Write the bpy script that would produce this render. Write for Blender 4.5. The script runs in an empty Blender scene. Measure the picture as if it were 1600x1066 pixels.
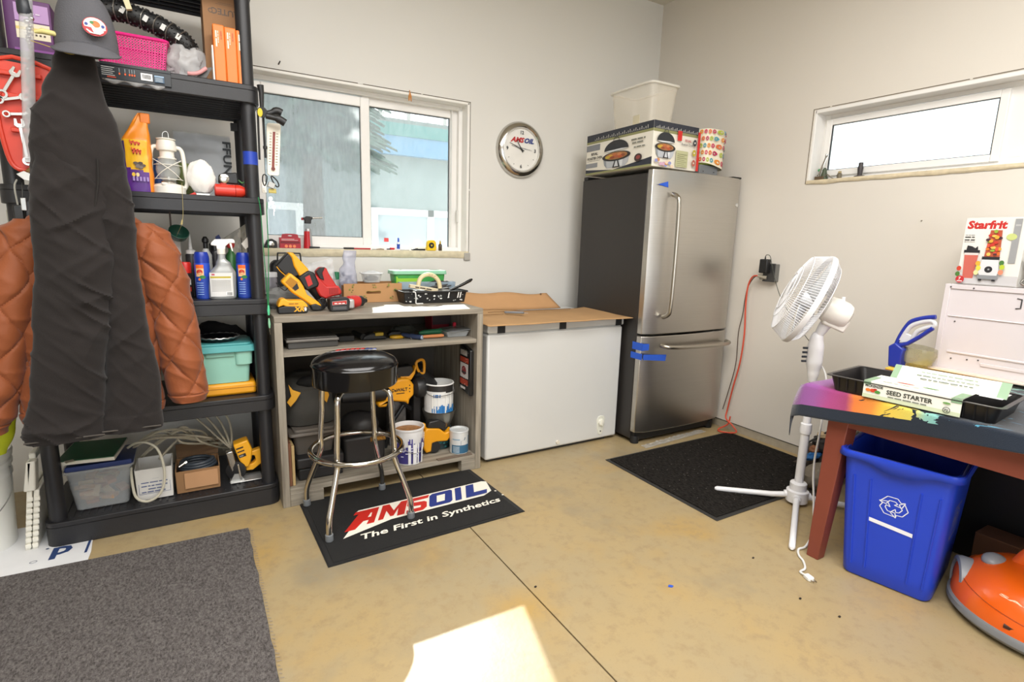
import bpy, bmesh, math, random
from mathutils import Vector, Matrix, noise
random.seed(7)
SC = bpy.context.scene
C = SC.collection
PI = math.pi
# ---------------------------------------------------------------- camera
cam_d = bpy.data.cameras.new('camera'); cam = bpy.data.objects.new('camera', cam_d); C.objects.link(cam)
cam_d.sensor_width = 36; cam_d.sensor_fit = 'HORIZONTAL'; cam_d.lens = 19.02; cam_d.clip_start = .02
_yaw, _pit, _rol = 0.53276613, 0.18174442, 0.02901664
_f = Vector((math.cos(_pit)*math.sin(_yaw), math.cos(_pit)*math.cos(_yaw), -math.sin(_pit)))
_r = _f.cross(Vector((0, 0, 1))).normalized(); _u = _r.cross(_f)
_r2 = _r*math.cos(_rol)+_u*math.sin(_rol); _u2 = -_r*math.sin(_rol)+_u*math.cos(_rol)
mw = Matrix((_r2, _u2, -_f)).transposed().to_4x4(); mw.translation = (0, 0, 1.3)
cam.matrix_world = mw
SC.camera = cam
# ---------------------------------------------------------------- world, sun, lights, exposure
SC.view_settings.view_transform = 'Standard'; SC.view_settings.look = 'None'
SC.view_settings.gamma = 1; SC.view_settings.use_curve_mapping = False
SC.view_settings.exposure = 0.5
SC.cycles.max_bounces = 8; SC.cycles.transparent_max_bounces = 16
w = bpy.data.worlds.new('sky'); SC.world = w; w.use_nodes = True
bg = w.node_tree.nodes['Background']; bg.inputs[0].default_value = (.88, .94, 1, 1); bg.inputs[1].default_value = 1.9
sd = bpy.data.lights.new('sun', 'SUN'); sun = bpy.data.objects.new('sun', sd); C.objects.link(sun)
sd.energy = 11; sd.angle = .009; sd.color = (1, .96, .9)
sun.rotation_euler = Vector((.285, 1, .813)).to_track_quat('Z', 'Y').to_euler()
def area(name, loc, aim, sx, sy, power, col):
    l = bpy.data.lights.new(name, 'AREA'); l.shape = 'RECTANGLE'; l.size = sx; l.size_y = sy; l.energy = power; l.color = col
    o = bpy.data.objects.new(name, l); C.objects.link(o); o.location = loc
    o.rotation_euler = (Vector(loc)-Vector(aim)).to_track_quat('Z', 'Y').to_euler(); return o
area('ceiling_light_glow', (.6, .4, 3.02), (.6, .4, 0), 3.0, 2.2, 128, (1, .98, .955))
area('rear_fill_light', (-.4, -3.6, 1.5), (1.2, 2.5, 1.0), 3.2, 2.4, 26, (1, .985, .97))  # unseen fill light added behind the camera to brighten the room
# ---------------------------------------------------------------- helpers
def lin(h):
    h = h.lstrip('#'); c = [int(h[i:i+2], 16)/255 for i in (0, 2, 4)]
    return tuple(((v+.055)/1.055)**2.4 if v > .04045 else v/12.92 for v in c)+(1,)
_mc = {}
def M(hexc, rough=.5, metal=0, nz=.05, ns=9, bump=0, bs=120, alpha=1, coat=0, spec=.5, sheen=0):
    k = (hexc, rough, metal, nz, ns, bump, bs, alpha, coat, spec, sheen)
    if k in _mc: return _mc[k]
    m = bpy.data.materials.new('m_'+hexc.strip('#')+'_%d' % len(_mc)); m.use_nodes = True
    nt = m.node_tree; P = nt.nodes['Principled BSDF']; L = nt.links.new
    c = lin(hexc)
    tc = nt.nodes.new('ShaderNodeTexCoord')
    n = nt.nodes.new('ShaderNodeTexNoise'); n.inputs['Scale'].default_value = ns; n.inputs['Detail'].default_value = 4
    L(tc.outputs['Object'], n.inputs['Vector'])
    mx = nt.nodes.new('ShaderNodeMix'); mx.data_type = 'RGBA'
    mx.inputs[6].default_value = tuple(max(0, v*(1-nz*2)) for v in c[:3])+(1,)
    mx.inputs[7].default_value = tuple(min(1, v*(1+nz*2)+nz*.02) for v in c[:3])+(1,)
    L(n.outputs['Fac'], mx.inputs[0]); L(mx.outputs[2], P.inputs['Base Color'])
    P.inputs['Roughness'].default_value = rough; P.inputs['Metallic'].default_value = metal
    P.inputs['Specular IOR Level'].default_value = spec
    if coat: P.inputs['Coat Weight'].default_value = coat; P.inputs['Coat Roughness'].default_value = .05
    if sheen: P.inputs['Sheen Weight'].default_value = sheen
    if alpha < 1: P.inputs['Alpha'].default_value = alpha
    if bump:
        n2 = nt.nodes.new('ShaderNodeTexNoise'); n2.inputs['Scale'].default_value = bs; n2.inputs['Detail'].default_value = 5
        L(tc.outputs['Object'], n2.inputs['Vector'])
        b = nt.nodes.new('ShaderNodeBump'); b.inputs['Strength'].default_value = bump; b.inputs['Distance'].default_value = .004
        L(n2.outputs['Fac'], b.inputs['Height']); L(b.outputs[0], P.inputs['Normal'])
    _mc[k] = m; return m
class MB:
    def __init__(s): s.V = []; s.F = []; s.I = []; s.mi = 0
    def raw(s, V, F):
        b = len(s.V); s.V += [Vector(v) for v in V]; s.F += [[i+b for i in f] for f in F]; s.I += [s.mi]*len(F); return s
    def box(s, a, b):
        x0, y0, z0 = a; x1, y1, z1 = b
        return s.raw([(x0,y0,z0),(x1,y0,z0),(x1,y1,z0),(x0,y1,z0),(x0,y0,z1),(x1,y0,z1),(x1,y1,z1),(x0,y1,z1)],
                     [(0,3,2,1),(4,5,6,7),(0,1,5,4),(1,2,6,5),(2,3,7,6),(3,0,4,7)])
    def hexa(s, q, h):  # quad base points (4) lifted by vector h
        h = Vector(h); q = [Vector(p) for p in q]
        return s.raw(q+[p+h for p in q], [(0,3,2,1),(4,5,6,7),(0,1,5,4),(1,2,6,5),(2,3,7,6),(3,0,4,7)])
    def prism(s, o, a, b, ax='y', sc=1.0):
        n = len(o); cx = sum(p[0] for p in o)/n; cz = sum(p[1] for p in o)/n
        def P(p, t, k=1):
            u = cx+(p[0]-cx)*k; v = cz+(p[1]-cz)*k
            return (u, t, v) if ax == 'y' else ((t, u, v) if ax == 'x' else (u, v, t))
        return s.raw([P(p, a, sc) for p in o]+[P(p, b) for p in o],
                     [tuple(range(n-1, -1, -1)), tuple(range(n, 2*n))]+[(i, (i+1) % n, n+(i+1) % n, n+i) for i in range(n)])
    def lathe(s, prof, c=(0,0,0), n=24, d=(0,0,1), sx=1, sy=1, cap=True):
        q = Vector(d).to_track_quat('Z', 'Y') if tuple(d) != (0,0,1) else None
        c = Vector(c); V = []; F = []
        for r, z in prof:
            for i in range(n):
                a = 2*PI*i/n; v = Vector((r*math.cos(a)*sx, r*math.sin(a)*sy, z))
                if q: v = q @ v
                V.append(c+v)
        m = len(prof)
        for j in range(m-1):
            for i in range(n):
                k = (i+1) % n; F.append((j*n+i, j*n+k, (j+1)*n+k, (j+1)*n+i))
        if prof[0] == prof[-1]: cap = False
        if cap and prof[0][0] > 1e-6: F.append(tuple(range(n-1, -1, -1)))
        if cap and prof[-1][0] > 1e-6: F.append(tuple((m-1)*n+i for i in range(n)))
        return s.raw(V, F)
    def cyl(s, a, b, r, r2=None, n=16):
        a = Vector(a); b = Vector(b); r2 = r if r2 is None else r2
        return s.lathe([(r, 0), (r2, (b-a).length)], a, n, (b-a).normalized())
    def ball(s, c, r, n=14, sx=1, sy=1, sz=1):
        pr = [(max(1e-4, r*math.sin(PI*j/8)), -r*sz*math.cos(PI*j/8)) for j in range(9)]
        return s.lathe(pr, c, n, (0,0,1), sx, sy)
    def tube(s, P, r, n=8, closed=False, flat=1.0):
        P = [Vector(p) for p in P]; m = len(P); V = []; F = []; up = None
        R = r if isinstance(r, (list, tuple)) else [r]*m
        for i in range(m):
            if closed: t = P[(i+1) % m]-P[i-1]
            else: t = P[min(i+1, m-1)]-P[max(i-1, 0)]
            t.normalize()
            if up is None:
                up = Vector((0,0,1)) if abs(t.z) < .9 else Vector((1,0,0))
            a = t.cross(up)
            if a.length < 1e-5: a = t.orthogonal()
            a.normalize(); b = a.cross(t).normalized(); up = b
            for k in range(n):
                w_ = 2*PI*k/n; V.append(P[i]+a*math.cos(w_)*R[i]+b*math.sin(w_)*R[i]*flat)
        for i in range(m if closed else m-1):
            j = (i+1) % m
            for k in range(n):
                l = (k+1) % n; F.append((i*n+k, i*n+l, j*n+l, j*n+k))
        if not closed:
            F.append(tuple(range(n-1, -1, -1))); F.append(tuple((m-1)*n+k for k in range(n)))
        return s.raw(V, F)
    def grid(s, fn, nu, nv, cu=False):
        V = [fn(i/(nu if cu else nu-1), j/(nv-1)) for j in range(nv) for i in range(nu)]; F = []
        for j in range(nv-1):
            for i in range(nu if cu else nu-1):
                k = (i+1) % nu; F.append((j*nu+i, j*nu+k, (j+1)*nu+k, (j+1)*nu+i))
        return s.raw(V, F)
    def xf(s, m):
        s.V = [m @ v for v in s.V]; return s
    def rot(s, ang, ax='Z', c=(0,0,0)):
        m = Matrix.Translation(c) @ Matrix.Rotation(ang, 4, ax) @ Matrix.Translation(-Vector(c)); return s.xf(m)
    def mv(s, v):
        v = Vector(v); s.V = [p+v for p in s.V]; return s
    def add(s, o):
        b = len(s.V); s.V += o.V; s.F += [[i+b for i in f] for f in o.F]; s.I += o.I; return s
def smooth(P, k=3, closed=False):
    P = [Vector(p) for p in P]; n = len(P); out = []
    rng = n if closed else n-1
    for i in range(rng):
        p0 = P[(i-1) % n] if closed else P[max(i-1, 0)]; p1 = P[i]; p2 = P[(i+1) % n]; p3 = P[(i+2) % n] if closed else P[min(i+2, n-1)]
        for j in range(k):
            t = j/k; out.append(.5*((2*p1)+(p2-p0)*t+(2*p0-5*p1+4*p2-p3)*t*t+(3*p1-p0-3*p2+p3)*t**3))
    if not closed: out.append(P[-1])
    return out
ORG = {}
def link(name, V, F, I, mats, parent, ang=38, loc=None):
    if parent is not None: org = ORG[parent.name]
    elif loc is not None: org = Vector(loc)
    else:
        xs = [v.x for v in V]; ys = [v.y for v in V]; zs = [v.z for v in V]
        org = Vector(((min(xs)+max(xs))/2, (min(ys)+max(ys))/2, min(zs)))
    me = bpy.data.meshes.new(name); me.from_pydata([v-org for v in V], [], F)
    for m in mats: me.materials.append(m)
    if len(mats) > 1: me.polygons.foreach_set('material_index', I)
    me.update()
    o = bpy.data.objects.new(name, me); C.objects.link(o); ORG[o.name] = org
    if parent is not None: o.parent = parent
    else: o.location = org
    return o
def obj(name, mb, mat, parent=None, bev=0, ang=38, seg=2, flat=False, loc=None, sub=0, fixn=True):
    mats = mat if isinstance(mat, (list, tuple)) else [mat]
    o = link(name, mb.V, mb.F, mb.I, mats, parent, loc=loc); me = o.data
    if fixn:
        bm = bmesh.new(); bm.from_mesh(me); bmesh.ops.recalc_face_normals(bm, faces=bm.faces); bm.to_mesh(me); bm.free()
    if not flat:
        me.shade_smooth(); me.set_sharp_from_angle(angle=math.radians(ang))
    if bev:
        b = o.modifiers.new('bevel', 'BEVEL'); b.width = bev; b.segments = seg; b.limit_method = 'ANGLE'; b.angle_limit = .6
        b.harden_normals = False
    if sub:
        s_ = o.modifiers.new('sub', 'SUBSURF'); s_.levels = sub; s_.render_levels = sub
    return o
def tag(o, label, cat, group=None):
    o['label'] = label; o['category'] = cat
    if group: o['group'] = group
    return o
def thing(name, label, cat, loc, group=None):
    o = bpy.data.objects.new(name, None); C.objects.link(o); o.location = loc; o.empty_display_size = .1
    ORG[o.name] = Vector(loc); return tag(o, label, cat, group)
def struct(name, mb, mat, parent=None, **k):
    o = obj(name, mb, mat, parent, **k)
    if parent is None: o['kind'] = 'structure'
    return o
def single(name, label, cat, mb, mat, group=None, **k):
    return tag(obj(name, mb, mat, None, **k), label, cat, group)
class Decal:
    """flat print on a surface: polygons, rectangles, ellipses and lettering in surface units"""
    def __init__(s, P, U, V, fmap=None, eps=.0006):
        s.P = Vector(P); s.U = Vector(U).normalized(); s.W = Vector(V).normalized(); s.N = s.U.cross(s.W).normalized()
        s.V = []; s.F = []; s.I = []; s.m = []; s.mi = {}; s.h = eps; s.eps = eps; s.fm = fmap
    def pt(s, x, y):
        if s.fm: return s.fm(x, y, s.h)
        return s.P+s.U*x+s.W*y+s.N*s.h
    def _m(s, c, **k):
        mt = M(c, k.get('rough', .5), 0, .02) if isinstance(c, str) else c
        if mt.name not in s.mi: s.mi[mt.name] = len(s.m); s.m.append(mt)
        return s.mi[mt.name]
    def polys(s, c, pts, faces, lift=True):
        i = s._m(c); b = len(s.V); s.V += [s.pt(*p) for p in pts]; s.F += [[q+b for q in f] for f in faces]; s.I += [i]*len(faces)
        if lift: s.h += s.eps*.35
    def poly(s, c, pts): s.polys(c, pts, [range(len(pts))]); return s
    def rect(s, c, x0, y0, x1, y1):
        n = max(1, int(abs(x1-x0)/.008)) if s.fm else 1
        pts = [(x0+(x1-x0)*i/n, y) for i in range(n+1) for y in (y0, y1)]
        s.polys(c, pts, [(2*i, 2*i+2, 2*i+3, 2*i+1) for i in range(n)]); return s
    def ell(s, c, cx, cy, rx, ry, n=20, a0=0, a1=2*PI):
        pts = [(cx+rx*math.cos(a0+(a1-a0)*i/n), cy+ry*math.sin(a0+(a1-a0)*i/n)) for i in range(n if a1-a0 > 6.2 else n+1)]
        return s.poly(c, pts)
    def ring(s, c, cx, cy, rx, ry, t, n=20):
        pts = []
        for i in range(n):
            a = 2*PI*i/n; pts += [(cx+rx*math.cos(a), cy+ry*math.sin(a)), (cx+(rx-t)*math.cos(a), cy+(ry-t)*math.sin(a))]
        s.polys(c, pts, [(2*i, (2*i+2) % (2*n), (2*i+3) % (2*n), 2*i+1) for i in range(n)]); return s
    def line(s, c, pts, w_):
        P_ = [Vector((p[0], p[1])) for p in pts]
        for a, b in zip(P_, P_[1:]):
            d = (b-a); d.normalize(); n = Vector((-d.y, d.x))*w_/2
            s.polys(c, [tuple(a-n), tuple(b-n), tuple(b+n), tuple(a+n)], [(0,1,2,3)], False)
        s.h += s.eps*.35; return s
    def text(s, c, t, x, y, size, sx=1, bold=0, shear=0, al='LEFT', rot=0, sq=0):
        cu = bpy.data.curves.new('t', 'FONT'); cu.body = t; cu.size = size; cu.offset = bold*size; cu.shear = shear
        cu.align_x = al; cu.resolution_u = 2
        o = bpy.data.objects.new('t', cu); me = o.to_mesh()
        ca, sa = math.cos(rot), math.sin(rot)
        pts = []
        for v in me.vertices:
            px = v.co.x*sx; py = v.co.y+sq*px
            pts.append((x+px*ca-py*sa, y+px*sa+py*ca))
        s.polys(c, pts, [tuple(p.vertices) for p in me.polygons])
        o.to_mesh_clear(); bpy.data.objects.remove(o); bpy.data.curves.remove(cu); return s
    def scrib(s, c, x, y, w_, h, al='LEFT', n=None):
        """a line of print too small to read: word-length dashes"""
        if al == 'CENTER': x -= w_/2
        p = x; rs = random.Random(int((x+y)*1e5) & 0xffff); e = x+w_
        while p < e-h:
            l = min(e-p, h*rs.uniform(1.2, 4.5)); s.rect(c, p, y, p+l, y+h*.62); p += l+h*.55
        return s
    def done(s, name, parent, label=None):
        o = link(name, s.V, s.F, s.I, s.m, parent)
        if label: o['label'] = label
        return o
def cylmap(c, r, a0):
    """print wrapped round an upright cylinder: x runs along the rim from angle a0, y is height"""
    c = Vector(c)
    return lambda x, y, h: c+Vector(((r+h)*math.cos(a0+x/r), (r+h)*math.sin(a0+x/r), y))
# ================================================================ SETTING
def floor_mat():
    m = bpy.data.materials.new('m_concrete'); m.use_nodes = True; nt = m.node_tree; P = nt.nodes['Principled BSDF']; L = nt.links.new
    tc = nt.nodes.new('ShaderNodeTexCoord')
    def nz(s, d=6, r=.6, off=0):
        mp = nt.nodes.new('ShaderNodeMapping'); mp.inputs['Location'].default_value = (off, off*.7, 0); L(tc.outputs['Object'], mp.inputs[0])
        n = nt.nodes.new('ShaderNodeTexNoise'); n.inputs['Scale'].default_value = s; n.inputs['Detail'].default_value = d; n.inputs['Roughness'].default_value = r
        L(mp.outputs[0], n.inputs['Vector']); return n
    def ramp(src, a, b):
        r = nt.nodes.new('ShaderNodeMapRange'); r.inputs[1].default_value = a; r.inputs[2].default_value = b; L(src, r.inputs[0]); return r.outputs[0]
    def mix(fac, a, b):
        x = nt.nodes.new('ShaderNodeMix'); x.data_type = 'RGBA'; L(fac, x.inputs[0])
        for i, v in ((6, a), (7, b)):
            if isinstance(v, str): x.inputs[i].default_value = lin(v)
            else: L(v, x.inputs[i])
        return x.outputs[2]
    c = mix(ramp(nz(1.6).outputs['Fac'], .3, .7), '#ab9468', '#9d8f72')
    c = mix(ramp(nz(2.3, 5, .5, 4).outputs['Fac'], .56, .82), c, '#b08e4e')
    c = mix(ramp(nz(1.2, 8, .6, 9).outputs['Fac'], .56, .74), c, '#807a6b')
    c = mix(ramp(nz(22, 8, .7, 2).outputs['Fac'], .5, .72), c, '#978362')
    c = mix(ramp(nz(160, 3, .6, 1).outputs['Fac'], .62, .8), c, '#8d8064')
    L(c, P.inputs['Base Color']); P.inputs['Specular IOR Level'].default_value = .45
    rr = nt.nodes.new('ShaderNodeMapRange'); L(nz(5, 6).outputs['Fac'], rr.inputs[0]); rr.inputs[3].default_value = .28; rr.inputs[4].default_value = .55; L(rr.outputs[0], P.inputs['Roughness'])
    b = nt.nodes.new('ShaderNodeBump'); b.inputs['Strength'].default_value = .12; b.inputs['Distance'].default_value = .004; L(nz(60, 6).outputs['Fac'], b.inputs['Height']); L(b.outputs[0], P.inputs['Normal'])
    return m
FM = floor_mat()
X0, X1, Y0, Y1, ZC = -3.6, 3.28, -4.0, 3.40, 3.13
fm = MB()
for xa, xb in ((X0, 1.018), (1.024, X1+.2)):
    fm.box((xa, Y0, -.08), (xb, Y1+.2, 0))
fm.mi = 1; fm.box((1.018, Y0, -.08), (1.024, Y1+.2, -.012))
struct('floor', fm, [FM, M('#4b4030', .9)])
WM = M('#dbd9d3', .62, 0, .012, 2, .05, 260)
wb = MB()
WX0, WX1, WZ0, WZ1 = .30, 1.635, 1.222, 2.185
wb.box((X0, Y1, 0), (WX0, Y1+.2, ZC)); wb.box((WX1, Y1, 0), (X1+.2, Y1+.2, ZC)); wb.box((WX0, Y1, 0), (WX1, Y1+.2, WZ0)); wb.box((WX0, Y1, WZ1), (WX1, Y1+.2, ZC))
struct('wall_back', wb, WM)
VY0, VY1, VZ0, VZ1 = .30, 2.065, 1.715, 2.125
wr = MB()
wr.box((X1, VY1, .06), (X1+.2, Y1, ZC)); wr.box((X1, Y0, .06), (X1+.2, VY0, ZC)); wr.box((X1, VY0, .06), (X1+.2, VY1, VZ0)); wr.box((X1, VY0, VZ1), (X1+.2, VY1, ZC))
struct('wall_right', wr, M('#dad4ca', .6, 0, .012, 2, .05, 260))
bb = MB().box((X1+.006, Y0, 0), (X1+.2, Y1, .052))
struct('baseboard_right', bb, M('#a39a88', .8, 0, .12, 20, .3, 90))
bb = MB().box((X1+.012, Y0, .050), (X1+.19, Y1, .062)); struct('trim_1', bb, M('#2b2724', .9))
struct('wall_left', MB().box((X0-.2, Y0, 0), (X0, Y1, ZC)), WM)
rw = MB(); rw.box((X0, Y0-.2, 0), (-2.2, Y0, ZC)); rw.box((1.6, Y0-.2, 0), (X1+.2, Y0, ZC)); rw.box((-2.2, Y0-.2, 2.6), (1.6, Y0, ZC))
struct('wall_rear', rw, WM)
struct('ceiling', MB().box((X0-.2, Y0-.2, ZC), (X1+.2, Y1+.2, ZC+.15)), M('#d9d3c4', .7, 0, .01))
# dark gap and plaster edge round both window openings
def edge_line(name, plane, a0, a1, z0, z1, side):
    m = MB(); t = .0035; e = .0015; pr = .0035
    def bx(p0, p1, q0, q1):
        if plane == 'y': m.box((p0, Y1-e, q0), (p1, Y1+.006, q1))
        else: m.box((X1-e, p0, q0), (X1+.006, p1, q1))
    random.seed(4)
    def run(a, b, f):
        x = a
        while x < b:
            l = min(b-x, random.uniform(.15, .5)); f(x, x+l); x += l+random.choice((.0, .0, .012, .03))
    run(a0, a1, lambda p, q: bx(p, q, z1-t, z1)); run(z0, z1, lambda p, q: bx(a0 if side < 0 else a0, (a0)+t, p, q)); run(z0, z1, lambda p, q: bx(a1-t, a1, p, q))
    return m
struct('trim_2', edge_line('g', 'y', WX0-.03, WX1+.004, WZ0-.035, WZ1+.004, 1), M('#5d564a', .9))
struct('trim_3', edge_line('g', 'x', VY0-.03, VY1+.01, VZ0-.018, VZ1+.006, 1), M('#6a5f4c', .9))
def rough_edge(a0, a1, z0, z1, plane, seed):
    m = MB(); n = 60; random.seed(seed)
    def f(u, v):
        x = a0+(a1-a0)*u; k = noise.noise(Vector((x*9, seed, v*3)))*.006
        z = z0+(z1-z0)*v+(k if v < .9 else 0); d = -.006*math.sin(PI*min(1, v*1.1))-.004+noise.noise(Vector((x*30, v*8, seed)))*.003
        return (x, Y1+d, z) if plane == 'y' else (X1+d, x, z)
    m.grid(f, n, 6); return m
struct('trim_4', rough_edge(WX0, WX1, WZ0-.042, WZ0+.003, 'y', 3), M('#cfc4a8', .8, 0, .12, 30, .4, 60), fixn=False)
struct('trim_5', rough_edge(VY0, VY1, VZ0-.022, VZ0+.003, 'x', 5), M('#cdbfa2', .8, 0, .14, 30, .4, 60), fixn=False)
# ---- windows
VIN = M('#eceae6', .35, 0, .01)
def pane_mat(dust, seed, tint='#c9d6d6', streak=1):
    m = bpy.data.materials.new('m_pane'); m.use_nodes = True; nt = m.node_tree; L = nt.links.new
    nt.nodes.remove(nt.nodes['Principled BSDF']); out = nt.nodes['Material Output']
    tc = nt.nodes.new('ShaderNodeTexCoord'); mp = nt.nodes.new('ShaderNodeMapping'); mp.inputs['Scale'].default_value = (1, 1, .22*streak); mp.inputs['Location'].default_value = (seed, 0, seed); L(tc.outputs['Object'], mp.inputs[0])
    n = nt.nodes.new('ShaderNodeTexNoise'); n.inputs['Scale'].default_value = 60; n.inputs['Detail'].default_value = 8; L(mp.outputs[0], n.inputs['Vector'])
    n2 = nt.nodes.new('ShaderNodeTexNoise'); n2.inputs['Scale'].default_value = 3; n2.inputs['Detail'].default_value = 5; L(tc.outputs['Object'], n2.inputs['Vector'])
    mul = nt.nodes.new('ShaderNodeMath'); mul.operation = 'MULTIPLY'; L(n.outputs['Fac'], mul.inputs[0]); L(n2.outputs['Fac'], mul.inputs[1])
    mr = nt.nodes.new('ShaderNodeMapRange'); mr.inputs[1].default_value = .12; mr.inputs[2].default_value = .42; mr.inputs[3].default_value = dust*.75; mr.inputs[4].default_value = dust*1.2; L(mul.outputs[0], mr.inputs[0])
    tr = nt.nodes.new('ShaderNodeBsdfTransparent'); tr.inputs[0].default_value = (.93, .96, .96, 1)
    tl = nt.nodes.new('ShaderNodeBsdfTranslucent'); tl.inputs[0].default_value = lin(tint)
    df = nt.nodes.new('ShaderNodeBsdfDiffuse'); df.inputs[0].default_value = lin(tint)
    ad = nt.nodes.new('ShaderNodeMixShader'); ad.inputs[0].default_value = .4; L(tl.outputs[0], ad.inputs[1]); L(df.outputs[0], ad.inputs[2])
    m1 = nt.nodes.new('ShaderNodeMixShader'); L(mr.outputs[0], m1.inputs[0]); L(tr.outputs[0], m1.inputs[1]); L(ad.outputs[0], m1.inputs[2])
    gl = nt.nodes.new('ShaderNodeBsdfGlossy'); gl.inputs['Roughness'].default_value = .01
    fr = nt.nodes.new('ShaderNodeFresnel'); fr.inputs[0].default_value = 1.5
    m2 = nt.nodes.new('ShaderNodeMixShader'); L(fr.outputs[0], m2.inputs[0]); L(m1.outputs[0], m2.inputs[1]); L(gl.outputs[0], m2.inputs[2]); L(m2.outputs[0], out.inputs[0])
    return m
def frame_y(m, x0, x1, z0, z1, t, ya, yb, tb=None):
    tb = t if tb is None else tb
    m.box((x0, ya, z0), (x0+t, yb, z1)); m.box((x1-t, ya, z0), (x1, yb, z1)); m.box((x0+t, ya, z1-t), (x1-t, yb, z1)); m.box((x0+t, ya, z0), (x1-t, yb, z0+tb)); return m
win = thing('window_1', 'x', 'window', (.97, 3.5, WZ0)); del win['label']; del win['category']; win['kind'] = 'structure'
jm = MB()   # white returns lining the opening
jm.box((WX0-.02, Y1+.002, WZ0-.02), (WX0+.004, 3.6, WZ1)); jm.box((WX1-.016, Y1+.002, WZ0-.02), (WX1+.02, 3.6, WZ1)); jm.box((WX0, Y1+.002, WZ1-.016), (WX1, 3.6, WZ1+.02)); jm.box((WX0, Y1+.002, WZ0-.02), (WX1, 3.6, WZ0+.002))
obj('window_lining', jm, M('#ebe8e2', .5, 0, .02), win, bev=.004)
f = frame_y(MB(), WX0, WX1-.012, WZ0, WZ1-.012, .028, 3.485, 3.57); f.box((.955, 3.505, WZ0), (.998, 3.56, WZ1-.02)); obj('window_frame', f, VIN, win, bev=.003)
f = frame_y(MB(), .335, .998, 1.238, 2.138, .055, 3.498, 3.53, .06); obj('sash', f, VIN, win, bev=.004)
f = frame_y(MB(), .95, 1.60, 1.222, 2.150, .052, 3.52, 3.545, .022); f2 = frame_y(MB(), 1.55, 1.604, 1.222, 2.15, .006, 3.50, 3.52); obj('sash', f.add(f2), VIN, win, bev=.003)
GK = M('#34383a', .6)
f = frame_y(MB(), .388, .945, 1.296, 2.085, .005, 3.512, 3.52); obj('gasket', f, GK, win)
f = frame_y(MB(), 1.0, 1.545, 1.242, 2.098, .005, 3.531, 3.538, .003); obj('gasket', f, GK, win)
obj('pane', MB().box((.39, 3.517, 1.298), (.943, 3.520, 2.083)), pane_mat(.38, 1, '#dfe6e8'), win)
obj('pane', MB().box((1.003, 3.534, 1.243), (1.541, 3.537, 2.095)), pane_mat(.11, 5, '#dbe6e8'), win)
lk = MB().box((1.583, 3.478, 1.42), (1.597, 3.50, 1.50)); obj('latch', lk, M('#d7d5d0', .4), win, bev=.003)
crn = MB().box((1.60, 3.385, 1.165), (1.645, 3.44, 1.215)); obj('corner_patch', crn, M('#a8a59d', .8), win, bev=.004)
w2 = thing('window_2', 'x', 'window', (3.38, 1.2, VZ0)); del w2['label']; del w2['category']; w2['kind'] = 'structure'
def frame_x(m, y0, y1, z0, z1, t, xa, xb):
    m.box((xa, y0, z0), (xb, y0+t, z1)); m.box((xa, y1-t, z0), (xb, y1, z1)); m.box((xa, y0+t, z1-t), (xb, y1-t, z1)); m.box((xa, y0+t, z0), (xb, y1-t, z0+t)); return m
jm = MB(); jm.box((X1+.002, VY1-.012, VZ0-.02), (3.47, VY1+.02, VZ1)); jm.box((X1+.002, VY0-.02, VZ0-.02), (3.47, VY0+.012, VZ1)); jm.box((X1+.002, VY0, VZ1-.022), (3.47, VY1, VZ1+.02)); jm.box((X1+.002, VY0, VZ0-.02), (3.47, VY1, VZ0+.004))
obj('window_lining', jm, M('#ebe9e5', .5, 0, .02), w2, bev=.004)
f = frame_x(MB(), VY0, VY1, VZ0, VZ1, .045, 3.375, 3.44); f.box((3.377, .93, VZ0+.044), (3.438, 1.20, VZ1-.044)); obj('window_frame', f, VIN, w2, bev=.003)
for a, b in ((1.17, 2.035), (.33, .96)):
    obj('sash', frame_x(MB(), a, b, VZ0+.03, VZ1-.05, .035, 3.36, 3.40), VIN, w2, bev=.003)
    obj('gasket', frame_x(MB(), a+.034, b-.034, VZ0+.062, VZ1-.082, .006, 3.366, 3.375), GK, w2)
    obj('pane', MB().box((3.37, a+.036, VZ0+.064), (3.374, b-.036, VZ1-.084)), pane_mat(.06, a, '#d5dddd'), w2)
# ---- outside
struct('ground_outside', MB().box((-12, 3.6, -.25), (30, 30, -.15)), M('#d7d9da', .9, 0, .05, 1.2))
bld = thing('neighbouring_shed', 'grey shed with teal and blue fascia seen through the larger window', 'shed', (2.5, 7.5, -.2))
obj('wall', MB().box((-2, 7.5, -.2), (7, 10, 2.56)), M('#7c8886', .8, 0, .1, 3), bld)
obj('fascia', MB().box((-2.2, 7.3, 2.64), (7.2, 7.42, 2.80)), M('#23706c', .6), bld)
obj('fascia', MB().box((-2.2, 7.32, 2.40), (7.2, 7.42, 2.64)), M('#4a7d9f', .6), bld)
obj('roof', MB().hexa([(-2.3, 7.3, 2.80), (7.3, 7.3, 2.80), (7.3, 10.2, 3.15), (-2.3, 10.2, 3.15)], (0, 0, .05)), M('#59615e', .9, 0, .2, 10), bld)
for x0, x1, xm in ((2.12, 4.2, 2.93), (.3, 1.25, .75)):
    f = frame_y(MB(), x0, x1, .3, 1.70, .09, 7.42, 7.5); f.box((xm, 7.42, .3), (xm+.09, 7.5, 1.7)); wf = obj('window_frame', f, M('#f0f0ee', .5), bld)
    obj('pane', MB().box((x0+.05, 7.46, .35), (x1-.05, 7.48, 1.65)), M('#9aa6ab', .2), wf)
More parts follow.
